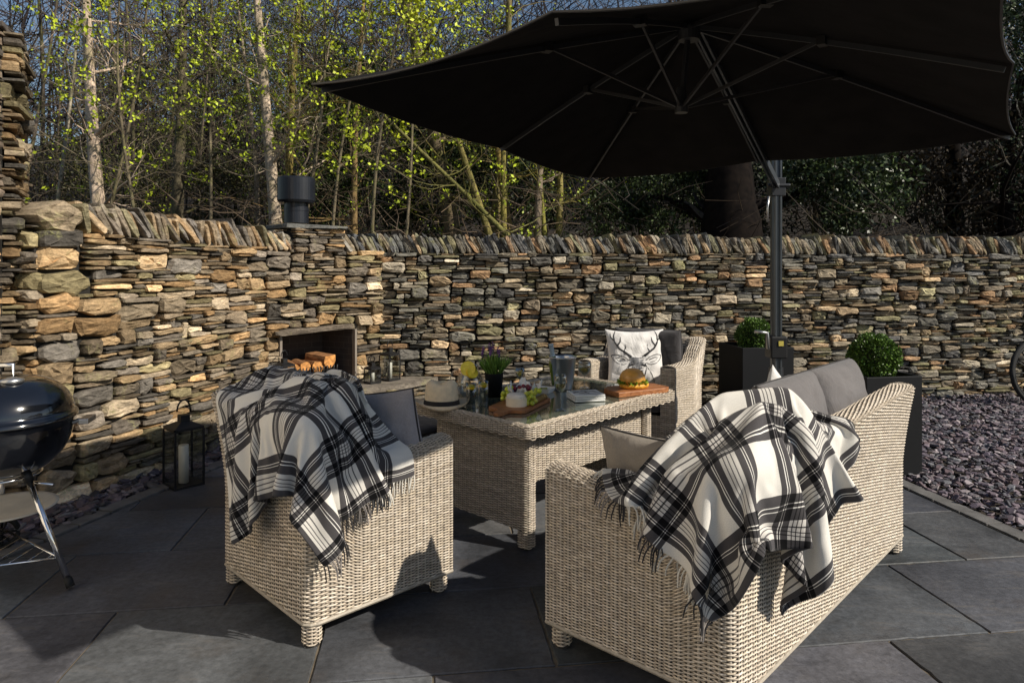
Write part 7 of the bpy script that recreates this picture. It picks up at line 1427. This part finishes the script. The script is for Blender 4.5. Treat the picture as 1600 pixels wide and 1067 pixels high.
1627,4323,1206,23,42,77,-44,44,21,-5,3,30,12,1,63,28,-35,79,16,13,73,-6,19,31,7,2,51,8,13,85,-22,41,70,-10,21,42,4,12,37,-2,44,66,14,42,77,-4,59,16,-14,23,14,-19,62,-20,-5,31,-85,-5,30,-66,-4,31,-13,-5,30,46,-5,31,82,-4,31,76,-5,30,32,-4,31,-30,-5,30,-75,-5,35,-81,12,48,-28,-17,8,-27,15,63,-29,17,67,57,-24,14,63,-4,32,5,-12,0,-58,3,24,-85,5,79,-9,5,39,-11,18,38,-21,36,67,-37,-26,-11,81,21,45,-20,26,1,-25,37,41,-51,
1646,4362,1191,17,44,75,-26,35,38,4,-7,32,20,-32,60,25,-7,87,9,22,66,0,-4,31,-3,29,51,-7,24,86,-1,20,77,-15,28,26,-2,22,40,2,42,72,4,49,73,9,26,45,-13,32,10,-12,51,-52,-5,30,-85,-5,31,-58,-4,30,-2,-5,31,55,-4,31,84,-5,30,71,-5,31,21,-4,30,-40,-5,31,-80,-5,30,-80,-4,22,-44,1,38,5,16,69,-31,-8,27,85,-2,47,41,-4,28,-13,-17,-21,-62,8,51,-68,2,74,3,7,27,-20,21,46,-18,23,83,-16,-21,-16,77,12,41,-14,28,12,-30,31,52,-53,
1671,4398,1178,6,47,71,4,0,50,5,-21,31,21,-7,74,25,-8,86,9,3,62,-2,8,30,-4,19,64,-6,30,85,-11,46,57,-7,17,29,-1,25,48,2,44,76,-1,55,63,-4,32,33,-2,24,35,-4,30,-75,-5,31,-83,-4,31,-49,-5,30,9,-5,31,63,-4,30,86,-5,31,63,-5,30,9,-4,31,-49,-5,31,-83,-4,30,-75,-5,16,-38,1,44,-11,14,81,2,-6,15,86,-1,46,29,-6,17,-30,-19,-32,-64,12,75,-48,-1,66,12,1,30,-8,15,58,-13,29,85,-17,-18,-27,69,6,38,-6,21,30,-33,44,8,-73,
1712,4418,1173,10,20,78,3,5,41,8,-15,42,18,9,80,21,-3,85,13,-12,52,-4,14,31,-5,24,69,-7,28,86,-8,30,61,-6,15,27,1,33,52,-5,65,62,-17,61,46,8,17,33,8,9,48,-5,31,-80,-5,31,-80,-4,30,-40,-5,31,21,-5,30,71,-4,31,84,-5,31,55,-4,30,-2,-5,31,-58,-5,30,-85,-4,31,-68,-4,14,-32,1,47,-26,13,77,37,-6,16,82,-1,46,10,-8,2,-40,-19,-30,-71,10,88,-9,1,55,-22,3,32,-4,18,67,6,22,87,0,-16,-31,64,0,35,-2,27,21,-46,41,34,-71,
1758,4415,1178,7,10,75,4,12,33,10,1,52,19,-12,83,21,1,82,10,5,45,-5,14,38,-5,26,75,-6,32,83,-8,26,52,-8,19,27,-13,54,42,-29,70,49,24,24,64,4,-2,33,11,30,47,-5,31,-83,-5,30,-75,-4,31,-30,-5,30,32,-4,31,76,-5,31,82,-5,30,46,-4,31,-13,-5,30,-66,-5,31,-85,-4,31,-61,-3,15,-27,2,52,-33,10,60,65,-5,28,73,0,38,-9,-15,-22,-41,-15,-3,-82,10,85,-7,3,51,2,5,36,-2,18,72,-14,16,80,36,-14,-29,55,-2,33,2,28,31,-51,39,43,-70,
1803,4411,1185,5,1,69,1,3,31,11,0,59,26,8,86,18,16,75,2,17,36,-7,19,43,-16,36,74,-37,34,71,-30,7,41,-7,24,26,4,64,40,30,41,75,16,-5,63,7,17,25,12,39,50,-5,30,-85,-4,31,-70,-5,31,-19,-5,30,42,-4,31,80,-5,30,79,-5,31,37,-4,30,-25,-5,31,-72,-4,31,-84,-5,30,-53,-2,15,-27,1,63,-26,0,23,88,7,56,45,-3,26,-20,-16,-32,-43,-15,17,-81,13,81,11,2,44,-5,7,42,4,20,78,-13,9,67,54,-14,-27,48,-1,35,2,31,24,-61,37,55,-62,
1846,4397,1191,5,4,62,1,1,31,15,9,65,23,30,83,-11,40,60,-10,15,30,-21,20,46,-46,9,74,-31,31,69,14,26,32,19,16,33,12,62,51,30,2,83,-9,44,36,-10,21,24,46,-14,53,4,56,-70,-4,31,-63,-5,30,-8,-5,31,50,-4,30,84,-5,31,74,-4,31,26,-5,30,-34,-5,31,-78,-4,30,-81,-5,29,-43,-20,32,2,19,57,-44,2,9,90,6,60,27,-5,13,-28,-19,-38,-47,-10,38,-80,12,74,17,2,37,5,9,50,0,21,83,-2,2,50,68,-14,-21,43,2,39,-1,33,18,-68,36,62,-54,
1879,4367,1202,14,18,50,5,14,31,9,37,62,-25,49,73,-31,25,54,-15,6,27,-31,-3,54,-40,34,72,37,32,62,17,15,30,3,35,35,33,4,75,-6,65,54,-11,38,32,23,-9,28,49,-22,55,12,71,-54,-5,30,-56,-5,31,3,-4,30,58,-5,31,85,-5,31,68,-4,30,17,-5,31,-44,-4,30,-82,-5,31,-77,-13,41,-14,-19,-4,-38,27,74,-10,2,12,88,6,58,6,-9,2,-31,-20,-36,-56,-6,54,-73,11,68,17,3,31,10,12,55,11,20,86,11,-3,34,73,-13,-14,37,4,45,-2,34,17,-73,9,83,-26,
1915,4393,1191,3,23,41,-2,21,34,-28,39,63,-45,29,72,-31,-6,51,-15,6,28,-28,30,55,14,51,73,38,27,55,20,8,26,18,-13,51,13,61,62,-29,61,46,23,-12,35,18,-21,33,63,4,51,13,74,-34,1,38,-50,-5,31,13,-4,30,65,-5,31,85,-4,30,62,-5,31,6,-5,30,-52,-4,31,-84,-10,47,-62,-13,13,-35,-20,-7,-43,33,72,28,4,27,82,3,50,-12,-10,-9,-33,-21,-28,-67,-3,66,-61,9,63,13,5,27,15,14,59,23,18,85,25,-15,7,75,-4,9,34,7,51,-6,35,26,-75,-15,49,-66,
1903,4435,1177,-17,6,37,-15,-5,43,-22,58,55,-48,2,72,-23,21,45,-4,20,28,7,40,62,36,36,75,39,-20,51,16,2,26,17,39,46,-39,62,53,35,34,60,19,-6,32,13,-41,25,67,18,49,-29,64,-49,25,32,32,10,30,3,-10,25,69,11,59,67,-4,31,55,-15,14,-25,-24,15,-60,23,57,-67,-26,16,-67,-32,0,-16,17,26,-43,31,68,46,7,45,69,0,36,-27,-16,-25,-29,-16,-3,-79,1,73,-50,5,58,5,6,28,16,9,68,17,16,52,69,-11,12,69,1,22,24,9,56,-17,7,66,-58,-7,-29,-72,
1860,4428,1165,-13,-4,33,7,42,30,-48,26,67,-18,43,71,11,16,43,-3,22,32,4,45,65,54,-25,67,39,3,46,7,20,24,-37,33,41,32,49,71,30,36,55,14,-16,26,12,-49,24,65,40,43,-22,70,-33,22,6,39,19,32,23,-28,64,42,-6,58,60,20,4,48,-9,34,-15,-32,-19,-65,12,45,-74,-43,1,-54,-14,13,-25,39,44,-15,12,49,74,25,69,29,-2,29,-27,-17,-30,-32,-13,15,-82,3,78,-39,5,51,7,-6,34,-9,9,39,65,9,46,77,4,31,56,5,29,10,9,58,-26,-1,54,-73,-21,-56,-43,
1816,4421,1152,8,27,17,3,45,36,-7,41,78,-9,37,71,-4,20,37,-21,23,32,49,-20,63,59,-8,65,7,41,36,-27,1,21,22,40,57,25,56,67,39,0,52,-10,-26,13,37,-35,34,57,59,36,-12,76,-10,14,13,34,-40,23,9,-14,74,39,40,12,75,24,24,38,-13,34,-14,-24,-42,-59,-45,27,-70,-3,13,-63,-4,25,-20,45,40,23,17,58,68,23,71,4,-3,25,-24,-18,-32,-39,-8,35,-79,4,79,-26,2,46,-5,-4,40,5,2,57,57,9,44,77,11,2,58,5,31,8,8,61,-33,-7,41,-80,-18,-58,-34,
1802,4454,1124,-10,17,24,-7,36,51,0,53,73,5,45,63,11,21,29,26,-17,39,44,-37,63,42,46,58,-34,24,27,-2,22,30,38,36,57,39,42,69,22,-41,42,-8,-27,14,54,-9,37,42,74,29,8,72,11,-29,19,12,-47,22,12,36,54,58,38,5,74,15,37,20,-14,36,-14,-27,-46,-60,-55,2,-69,28,39,-32,-8,15,-30,26,19,64,32,82,18,26,65,13,-3,21,-24,-20,-31,-45,-3,55,-70,6,79,-15,1,41,-4,-5,45,3,0,65,52,12,34,79,9,-9,53,6,33,7,7,61,-42,-14,29,-84,-19,-46,-40,
1791,4488,1096,-3,19,25,-4,39,55,3,53,73,36,21,61,10,-14,30,16,-32,41,60,12,62,-9,64,51,-26,25,28,17,21,31,35,39,62,59,-8,63,-3,-48,33,12,-23,20,59,18,35,34,80,25,-44,52,15,-28,4,18,7,58,9,36,2,81,43,46,50,13,35,17,-16,40,-16,-40,-36,-64,-48,-38,-62,14,39,-35,25,23,-6,-4,61,43,65,44,45,22,62,4,-2,21,-23,-21,-26,-53,3,74,-49,5,77,-3,1,35,-14,-4,50,0,-3,71,48,14,21,81,8,-14,47,7,36,7,3,57,-53,-14,26,-85,-22,-38,-43,
1788,4524,1068,-7,18,26,-1,41,58,43,29,74,27,-21,62,2,-18,27,35,-14,45,27,64,55,-35,54,48,3,30,28,22,21,34,53,20,61,45,-46,59,-1,-44,31,24,-10,22,55,37,33,-3,88,19,-61,20,21,-17,25,11,48,15,39,32,59,58,51,28,51,10,34,13,-21,40,-19,-30,-63,-48,-47,-29,-66,23,39,-15,12,19,32,-2,75,-19,52,62,39,44,35,26,-1,22,-21,-21,-18,-61,9,88,-21,4,74,-2,1,30,-16,-5,54,-6,-3,76,43,14,8,81,6,-16,42,9,40,7,-1,49,-64,-15,23,-84,-24,-25,-47,
1775,4556,1040,2,21,27,36,23,60,43,-11,79,10,-32,58,16,-7,26,32,34,42,-17,70,53,-17,58,49,21,20,25,27,18,36,59,-14,60,29,-58,56,9,-39,32,29,10,20,45,55,30,-43,77,17,-56,23,20,25,14,16,24,41,44,62,20,62,41,49,39,14,28,15,-25,42,-22,-21,-73,-42,-44,-43,-57,26,38,4,-17,34,-6,22,76,-6,50,63,37,45,17,34,7,29,-12,-21,6,-67,9,88,23,10,66,-24,-2,32,1,-3,54,-22,-4,81,35,14,-7,79,7,-14,39,9,43,7,-17,25,-77,-6,35,-81,-23,-2,-49,
1792,4587,1012,21,-3,29,39,10,65,16,-42,78,34,-4,55,12,18,23,-11,50,39,-26,67,55,23,56,46,23,14,24,36,1,37,50,-39,59,12,-64,53,31,-16,32,27,23,19,26,69,28,-77,39,22,-6,56,19,15,22,19,43,-6,51,59,44,53,33,54,34,19,23,16,-27,44,-23,-25,-72,-45,-32,-58,-46,-17,37,-6,29,30,11,24,78,-5,43,72,27,44,4,35,17,29,0,-17,37,-56,12,77,37,7,67,-13,-1,23,-22,-2,60,-9,-4,85,23,7,-34,71,12,4,37,9,46,5,-17,29,-77,-16,6,-85,-14,42,-28,
1827,4596,985,22,-3,31,11,-37,67,43,-17,77,15,37,48,-10,21,21,-24,46,41,-1,73,55,43,40,45,26,3,22,36,-15,38,36,-54,58,18,-61,54,34,13,28,21,31,17,-1,75,28,-73,45,25,22,49,22,14,-19,21,50,14,48,54,52,50,29,56,32,24,16,16,-27,46,-23,-35,-66,-47,-29,-61,-45,-23,31,-9,32,29,12,48,64,22,35,80,10,40,-1,33,24,23,10,-6,58,-44,13,75,46,6,66,-11,-1,21,-23,-3,62,-3,-3,87,16,4,-48,61,11,11,34,9,49,4,-16,35,-76,-18,18,-82,-14,45,-13,
1858,4577,959,3,-20,33,24,-30,69,40,38,70,-19,39,44,-12,20,21,-19,50,42,25,68,55,56,17,44,23,-12,21,34,-20,39,3,-65,58,53,-36,52,24,28,23,10,38,17,-17,75,27,-67,50,28,50,12,25,8,20,25,57,-7,42,48,60,47,31,52,34,27,8,16,-25,49,-21,-38,-64,-49,-33,-56,-46,-31,20,-14,26,38,13,54,60,22,55,65,22,36,-1,29,23,25,9,11,72,-21,15,70,55,2,60,-26,-3,26,17,3,60,-19,-3,89,9,1,-57,50,11,17,31,10,50,5,-27,13,-81,-9,61,-57,-14,44,-13,
1869,4541,935,9,-18,34,43,11,66,-3,62,64,-28,33,43,-11,21,21,-2,54,42,48,54,54,50,-25,46,22,-12,22,36,-18,39,-6,-68,55,66,-2,49,9,38,20,3,40,16,-29,71,28,-46,65,37,43,19,32,25,9,19,59,-25,34,35,70,45,44,39,35,27,2,17,-22,53,-20,-53,-50,-52,-24,-61,-44,-33,12,-17,11,45,10,64,50,24,59,59,22,40,0,32,27,21,12,27,66,27,17,82,33,3,63,-11,-12,24,-15,10,59,22,-1,90,-7,-1,-64,40,11,21,27,9,50,5,-26,20,-80,-12,76,-34,-13,44,-13,
1894,4511,912,21,3,33,17,50,59,-34,54,62,-26,35,42,0,24,20,17,52,42,66,25,56,51,-21,47,22,-13,22,-9,-42,36,30,-61,56,61,32,44,-4,39,17,-8,40,17,-45,60,31,-4,79,40,42,19,31,23,-20,15,63,-5,36,29,74,44,52,26,35,28,-2,17,-18,55,-17,-62,-34,-54,-22,-62,-43,-34,1,-20,4,47,8,52,61,25,78,18,32,33,34,21,21,27,13,12,69,29,57,57,40,2,63,-11,1,21,23,-1,63,-14,10,88,10,-2,-64,41,11,23,24,8,51,5,-25,36,-73,-19,82,-4,-5,37,-29,
1931,4512,887,8,26,29,-23,51,55,-45,45,63,-4,46,40,7,24,19,38,39,41,70,2,58,48,-27,47,-6,-25,21,-4,-43,36,55,-40,55,44,57,40,-13,39,16,-15,36,17,-37,65,32,14,76,43,47,4,31,20,-24,12,60,11,37,28,75,44,57,13,35,27,-6,16,-11,57,-12,-69,-16,-55,-24,-62,-43,-31,-10,-22,-6,46,3,55,58,26,76,26,33,32,37,20,14,30,13,22,65,31,65,46,42,22,53,31,-11,26,-12,12,60,15,11,90,6,-5,-68,33,11,27,22,8,50,7,-25,53,-61,-18,81,6,-6,39,-29,
1943,4543,857,-14,24,26,-43,33,56,-29,59,61,15,47,38,18,18,18,47,22,41,68,-13,59,34,-43,50,1,-25,23,-10,-42,33,70,-9,52,24,70,37,-18,39,15,-18,34,16,-28,68,33,28,70,46,49,-11,30,20,-22,12,55,27,37,29,73,44,61,0,36,26,-11,15,-5,58,-9,-72,6,-52,-40,-53,-45,-16,-29,-25,-16,43,-1,57,54,26,72,38,33,33,36,21,8,32,13,31,60,30,49,61,46,51,27,34,-4,30,-5,20,52,30,11,89,10,-6,-69,30,11,30,19,7,49,7,-23,67,-47,-17,81,12,-8,43,-24,
1921,4566,826,-20,16,26,-40,35,55,-7,69,57,34,40,37,24,10,17,50,7,41,60,-30,60,5,-52,54,15,-25,22,7,-38,35,69,27,45,9,76,35,-22,39,14,-17,33,15,-21,68,35,41,63,48,43,-32,28,28,-2,15,48,33,36,34,71,45,62,-11,34,25,-18,15,2,56,-4,-69,25,-48,-48,-44,-48,-12,-35,-24,-27,33,-10,59,51,26,53,59,36,45,28,19,14,27,13,40,51,34,40,70,42,54,22,35,16,22,15,19,52,27,16,86,18,-6,-71,32,10,34,18,6,47,3,-18,76,-31,-19,82,16,-7,46,-22,
1891,4582,797,-20,12,25,-29,46,51,19,70,54,49,27,37,26,2,17,48,-5,40,45,-47,61,1,-54,56,5,-28,26,38,-12,29,58,46,41,0,79,34,-28,38,15,-16,31,14,-10,69,35,52,54,50,44,-33,29,27,3,16,42,38,35,40,67,46,62,-21,33,22,-25,13,11,53,1,-63,43,-43,-58,-33,-50,-9,-38,-24,-31,22,-16,29,69,29,71,45,30,46,31,19,16,25,13,30,54,33,53,61,43,50,34,37,0,27,16,41,33,25,34,74,36,-1,-69,39,10,38,16,-3,44,-10,-5,83,-6,-19,82,23,-8,50,-19,
1860,4596,768,-16,17,23,-10,53,47,42,62,51,58,13,37,26,-6,17,42,-17,39,28,-57,62,4,-55,58,24,-17,28,38,6,25,46,59,38,-7,80,34,-36,37,14,-12,30,13,2,66,35,58,47,51,49,-30,33,24,9,17,35,42,32,48,60,47,61,-32,33,18,-31,11,19,46,6,-52,59,-37,-67,-14,-51,-11,-41,-26,-31,11,-19,12,74,23,73,44,29,49,32,21,17,23,12,28,53,31,59,53,44,25,55,41,29,9,16,12,47,26,65,40,38,16,-57,57,8,43,10,4,40,11,-7,80,13,-16,87,8,-9,53,-20,
1833,4617,738,-9,21,22,13,53,41,57,49,49,63,-3,38,26,-12,18,31,-27,37,9,-61,62,31,-48,59,32,-6,31,30,21,21,34,64,36,-13,81,33,-42,37,13,-7,29,12,14,61,35,61,42,52,54,-23,37,22,14,18,34,38,31,50,57,47,60,-43,31,16,-36,10,24,39,10,-40,68,-29,-70,10,-50,-19,-40,-30,-28,1,-22,-5,73,16,72,45,30,52,34,21,21,20,12,22,52,28,39,65,49,53,39,39,14,28,20,18,42,23,72,-3,45,39,-33,68,-4,48,-4,8,35,14,-17,76,6,2,86,24,-2,61,7,
1812,4643,707,8,23,19,27,45,36,67,35,49,63,-19,39,20,-25,19,27,-26,34,8,-60,61,45,-38,62,35,10,33,20,28,17,25,66,34,-18,82,33,-47,37,13,-1,29,11,25,53,34,62,39,52,59,-14,42,19,20,20,27,38,29,60,44,47,57,-52,29,17,-39,11,27,30,12,-29,71,-24,-68,36,-44,-31,-32,-36,-22,-9,-22,-23,67,5,68,51,31,57,34,23,22,20,11,34,38,31,40,63,49,22,66,39,19,29,21,34,-10,30,60,-15,56,67,6,55,-2,53,0,-13,33,-1,6,71,20,11,79,44,-1,65,10,
1814,4671,671,14,21,20,33,36,32,73,19,47,58,-37,42,22,-28,21,18,-29,31,12,-57,59,57,-20,63,32,26,35,8,30,14,24,63,32,-23,82,33,-52,39,14,7,29,11,34,42,32,62,38,52,62,-1,47,15,25,23,38,17,28,54,50,43,53,-60,28,22,-43,13,28,20,14,-19,73,-19,-63,49,-41,-51,-2,-36,-10,-21,-21,-39,53,-9,61,60,31,60,35,24,26,20,12,26,39,27,48,56,48,28,65,43,31,11,31,30,-8,27,58,-16,54,68,17,55,-15,57,-5,14,23,17,10,64,29,8,83,36,2,67,22,
1833,4689,633,8,26,22,38,25,28,73,0,46,50,-51,44,13,-37,26,23,-22,25,23,-50,58,63,-1,63,22,42,37,2,29,13,24,58,30,-26,81,31,-55,43,17,18,25,10,39,29,30,60,40,51,56,23,54,31,13,26,37,5,25,47,54,40,48,-69,26,30,-44,16,28,11,15,-9,72,-12,-62,50,-42,-52,28,-33,-14,-17,-22,-49,33,-20,51,68,29,61,41,26,30,22,13,28,31,24,47,52,47,41,58,49,34,-2,39,26,-8,24,57,-8,50,12,51,74,49,37,-19,-12,28,6,23,54,29,20,77,43,13,64,38,
1840,4711,593,19,25,26,39,5,24,70,-11,45,37,-64,46,22,-38,30,13,-24,22,41,-33,54,63,16,63,1,54,38,9,26,13,25,53,28,-29,79,31,-52,52,20,34,9,11,38,17,29,60,30,53,58,31,54,35,15,30,22,27,18,51,45,39,38,-78,24,43,-38,20,27,-2,15,2,67,-5,-63,50,-42,-52,38,-35,-24,14,-19,-48,4,-28,41,74,25,55,55,28,30,28,15,27,27,21,46,49,44,61,23,60,39,0,43,25,0,20,32,35,54,46,8,78,-11,64,-25,20,24,-4,10,53,27,18,76,42,43,52,43])
def throw(data, label, fr_edges, tag_at=None):
    a, b_, L, Wd, nums = data
    co = np.array(nums, float).reshape(a, b_, 3).cumsum(1) / 2000
    c = co[a // 2, b_ // 2]
    t = thing('plaid_throw', c, label, 'throw', 'plaid wool throws')
    uv = np.stack(np.meshgrid(np.linspace(0, L, a), np.linspace(0, Wd, b_), indexing='ij'), -1)
    mb = MB(); mb.grid(co, uv=uv); o = mb.build('cloth', MATS['tartan'], t, smooth=True)
    s = o.modifiers.new('s', 'SUBSURF'); s.levels = 2; s.render_levels = 2
    s = o.modifiers.new('t', 'SOLIDIFY'); s.thickness = .007; s.offset = 0
    n = np.cross(np.gradient(co, axis=0), np.gradient(co, axis=1)); n /= np.linalg.norm(n, axis=-1, keepdims=True) + 1e-9
    for side in fr_edges:
        E, In = (co[-1], co[-2]) if side > 0 else (co[0], co[1]); nn_ = n[-1] if side > 0 else n[0]
        mb = MB(); m_ = int(Wd / .0095)
        for k in range(m_):
            f = k / (m_ - 1) * (b_ - 1); i = min(int(f), b_ - 2); w_ = f - i
            p = E[i] * (1 - w_) + E[i + 1] * w_; q2 = In[i] * (1 - w_) + In[i + 1] * w_; d = p - q2; d /= np.linalg.norm(d) + 1e-9
            ln = rng.uniform(.055, .085); pts = [p - d * .003]; dd = d * .9 + np.array([0, 0, -.25]) + rng.normal(0, .16, 3); dd /= np.linalg.norm(dd)
            for s_ in range(4):
                pts.append(pts[-1] + dd * ln / 4); dd = dd * .75 + np.array([0, 0, -.6]) + rng.normal(0, .12, 3); dd /= np.linalg.norm(dd)
            v = f / (b_ - 1) * Wd; ph = (v / .29 + .37) % 1; dark = .25 < ph < .43 or .61 < ph < .80
            cl = np.array([.04, .038, .04]) if dark else (np.array([.30, .27, .25]) if .43 < ph < .61 else np.array([.78, .75, .68]))
            mb.tube(pts, [.0032, .0030, .0028, .0026, .002], 5, cl * rng.uniform(.7, 1.1), cap=False)
        mb.build('fringe', MATS['yarn'], t)
    if tag_at:
        i0, i1, j0, j1 = tag_at; G = co[i0:i1, j0:j1] ; N_ = n[i0:i1, j0:j1]
        cam_side = np.sign((N_.mean((0, 1)) * (np.array([0, 0, CZ]) - G.mean((0, 1)))).sum())
        mb = MB(); mb.grid(G + N_ * cam_side * .005); mb.build('sewn_label', simple('linen_label', (.52, .46, .34), .8, var=.1), t, smooth=True)
        mb = MB(); H = G + N_ * cam_side * .0065; g = lambda a_, b2: H[0, 0] * (1 - a_) * (1 - b2) + H[-1, 0] * a_ * (1 - b2) + H[0, -1] * (1 - a_) * b2 + H[-1, -1] * a_ * b2
        up = N_.mean((0, 1)) * cam_side * .002
        for r0 in (.18, .82): mb.tube([g(.1, r0) + up, g(.9, r0) + up], .0009, 4, (.1, .08, .06))
        th_ = np.linspace(0, 6.28, 14); mb.tube(np.array([g(.5 + .16 * math.cos(q_), .5 + .2 * math.sin(q_)) + up for q_ in th_]), .0012, 4, (.1, .08, .06), cap=False)
        mb.build('label_print', MATS['yarn'], t)
throw(CHAIR_THROW, 'black and white plaid wool throw over the back corner of the armchair', (1,))
throw(SOFA_THROW, 'plaid wool throw with a sewn label over the near end of the sofa', (-1,), (2, 6, 2, 6))
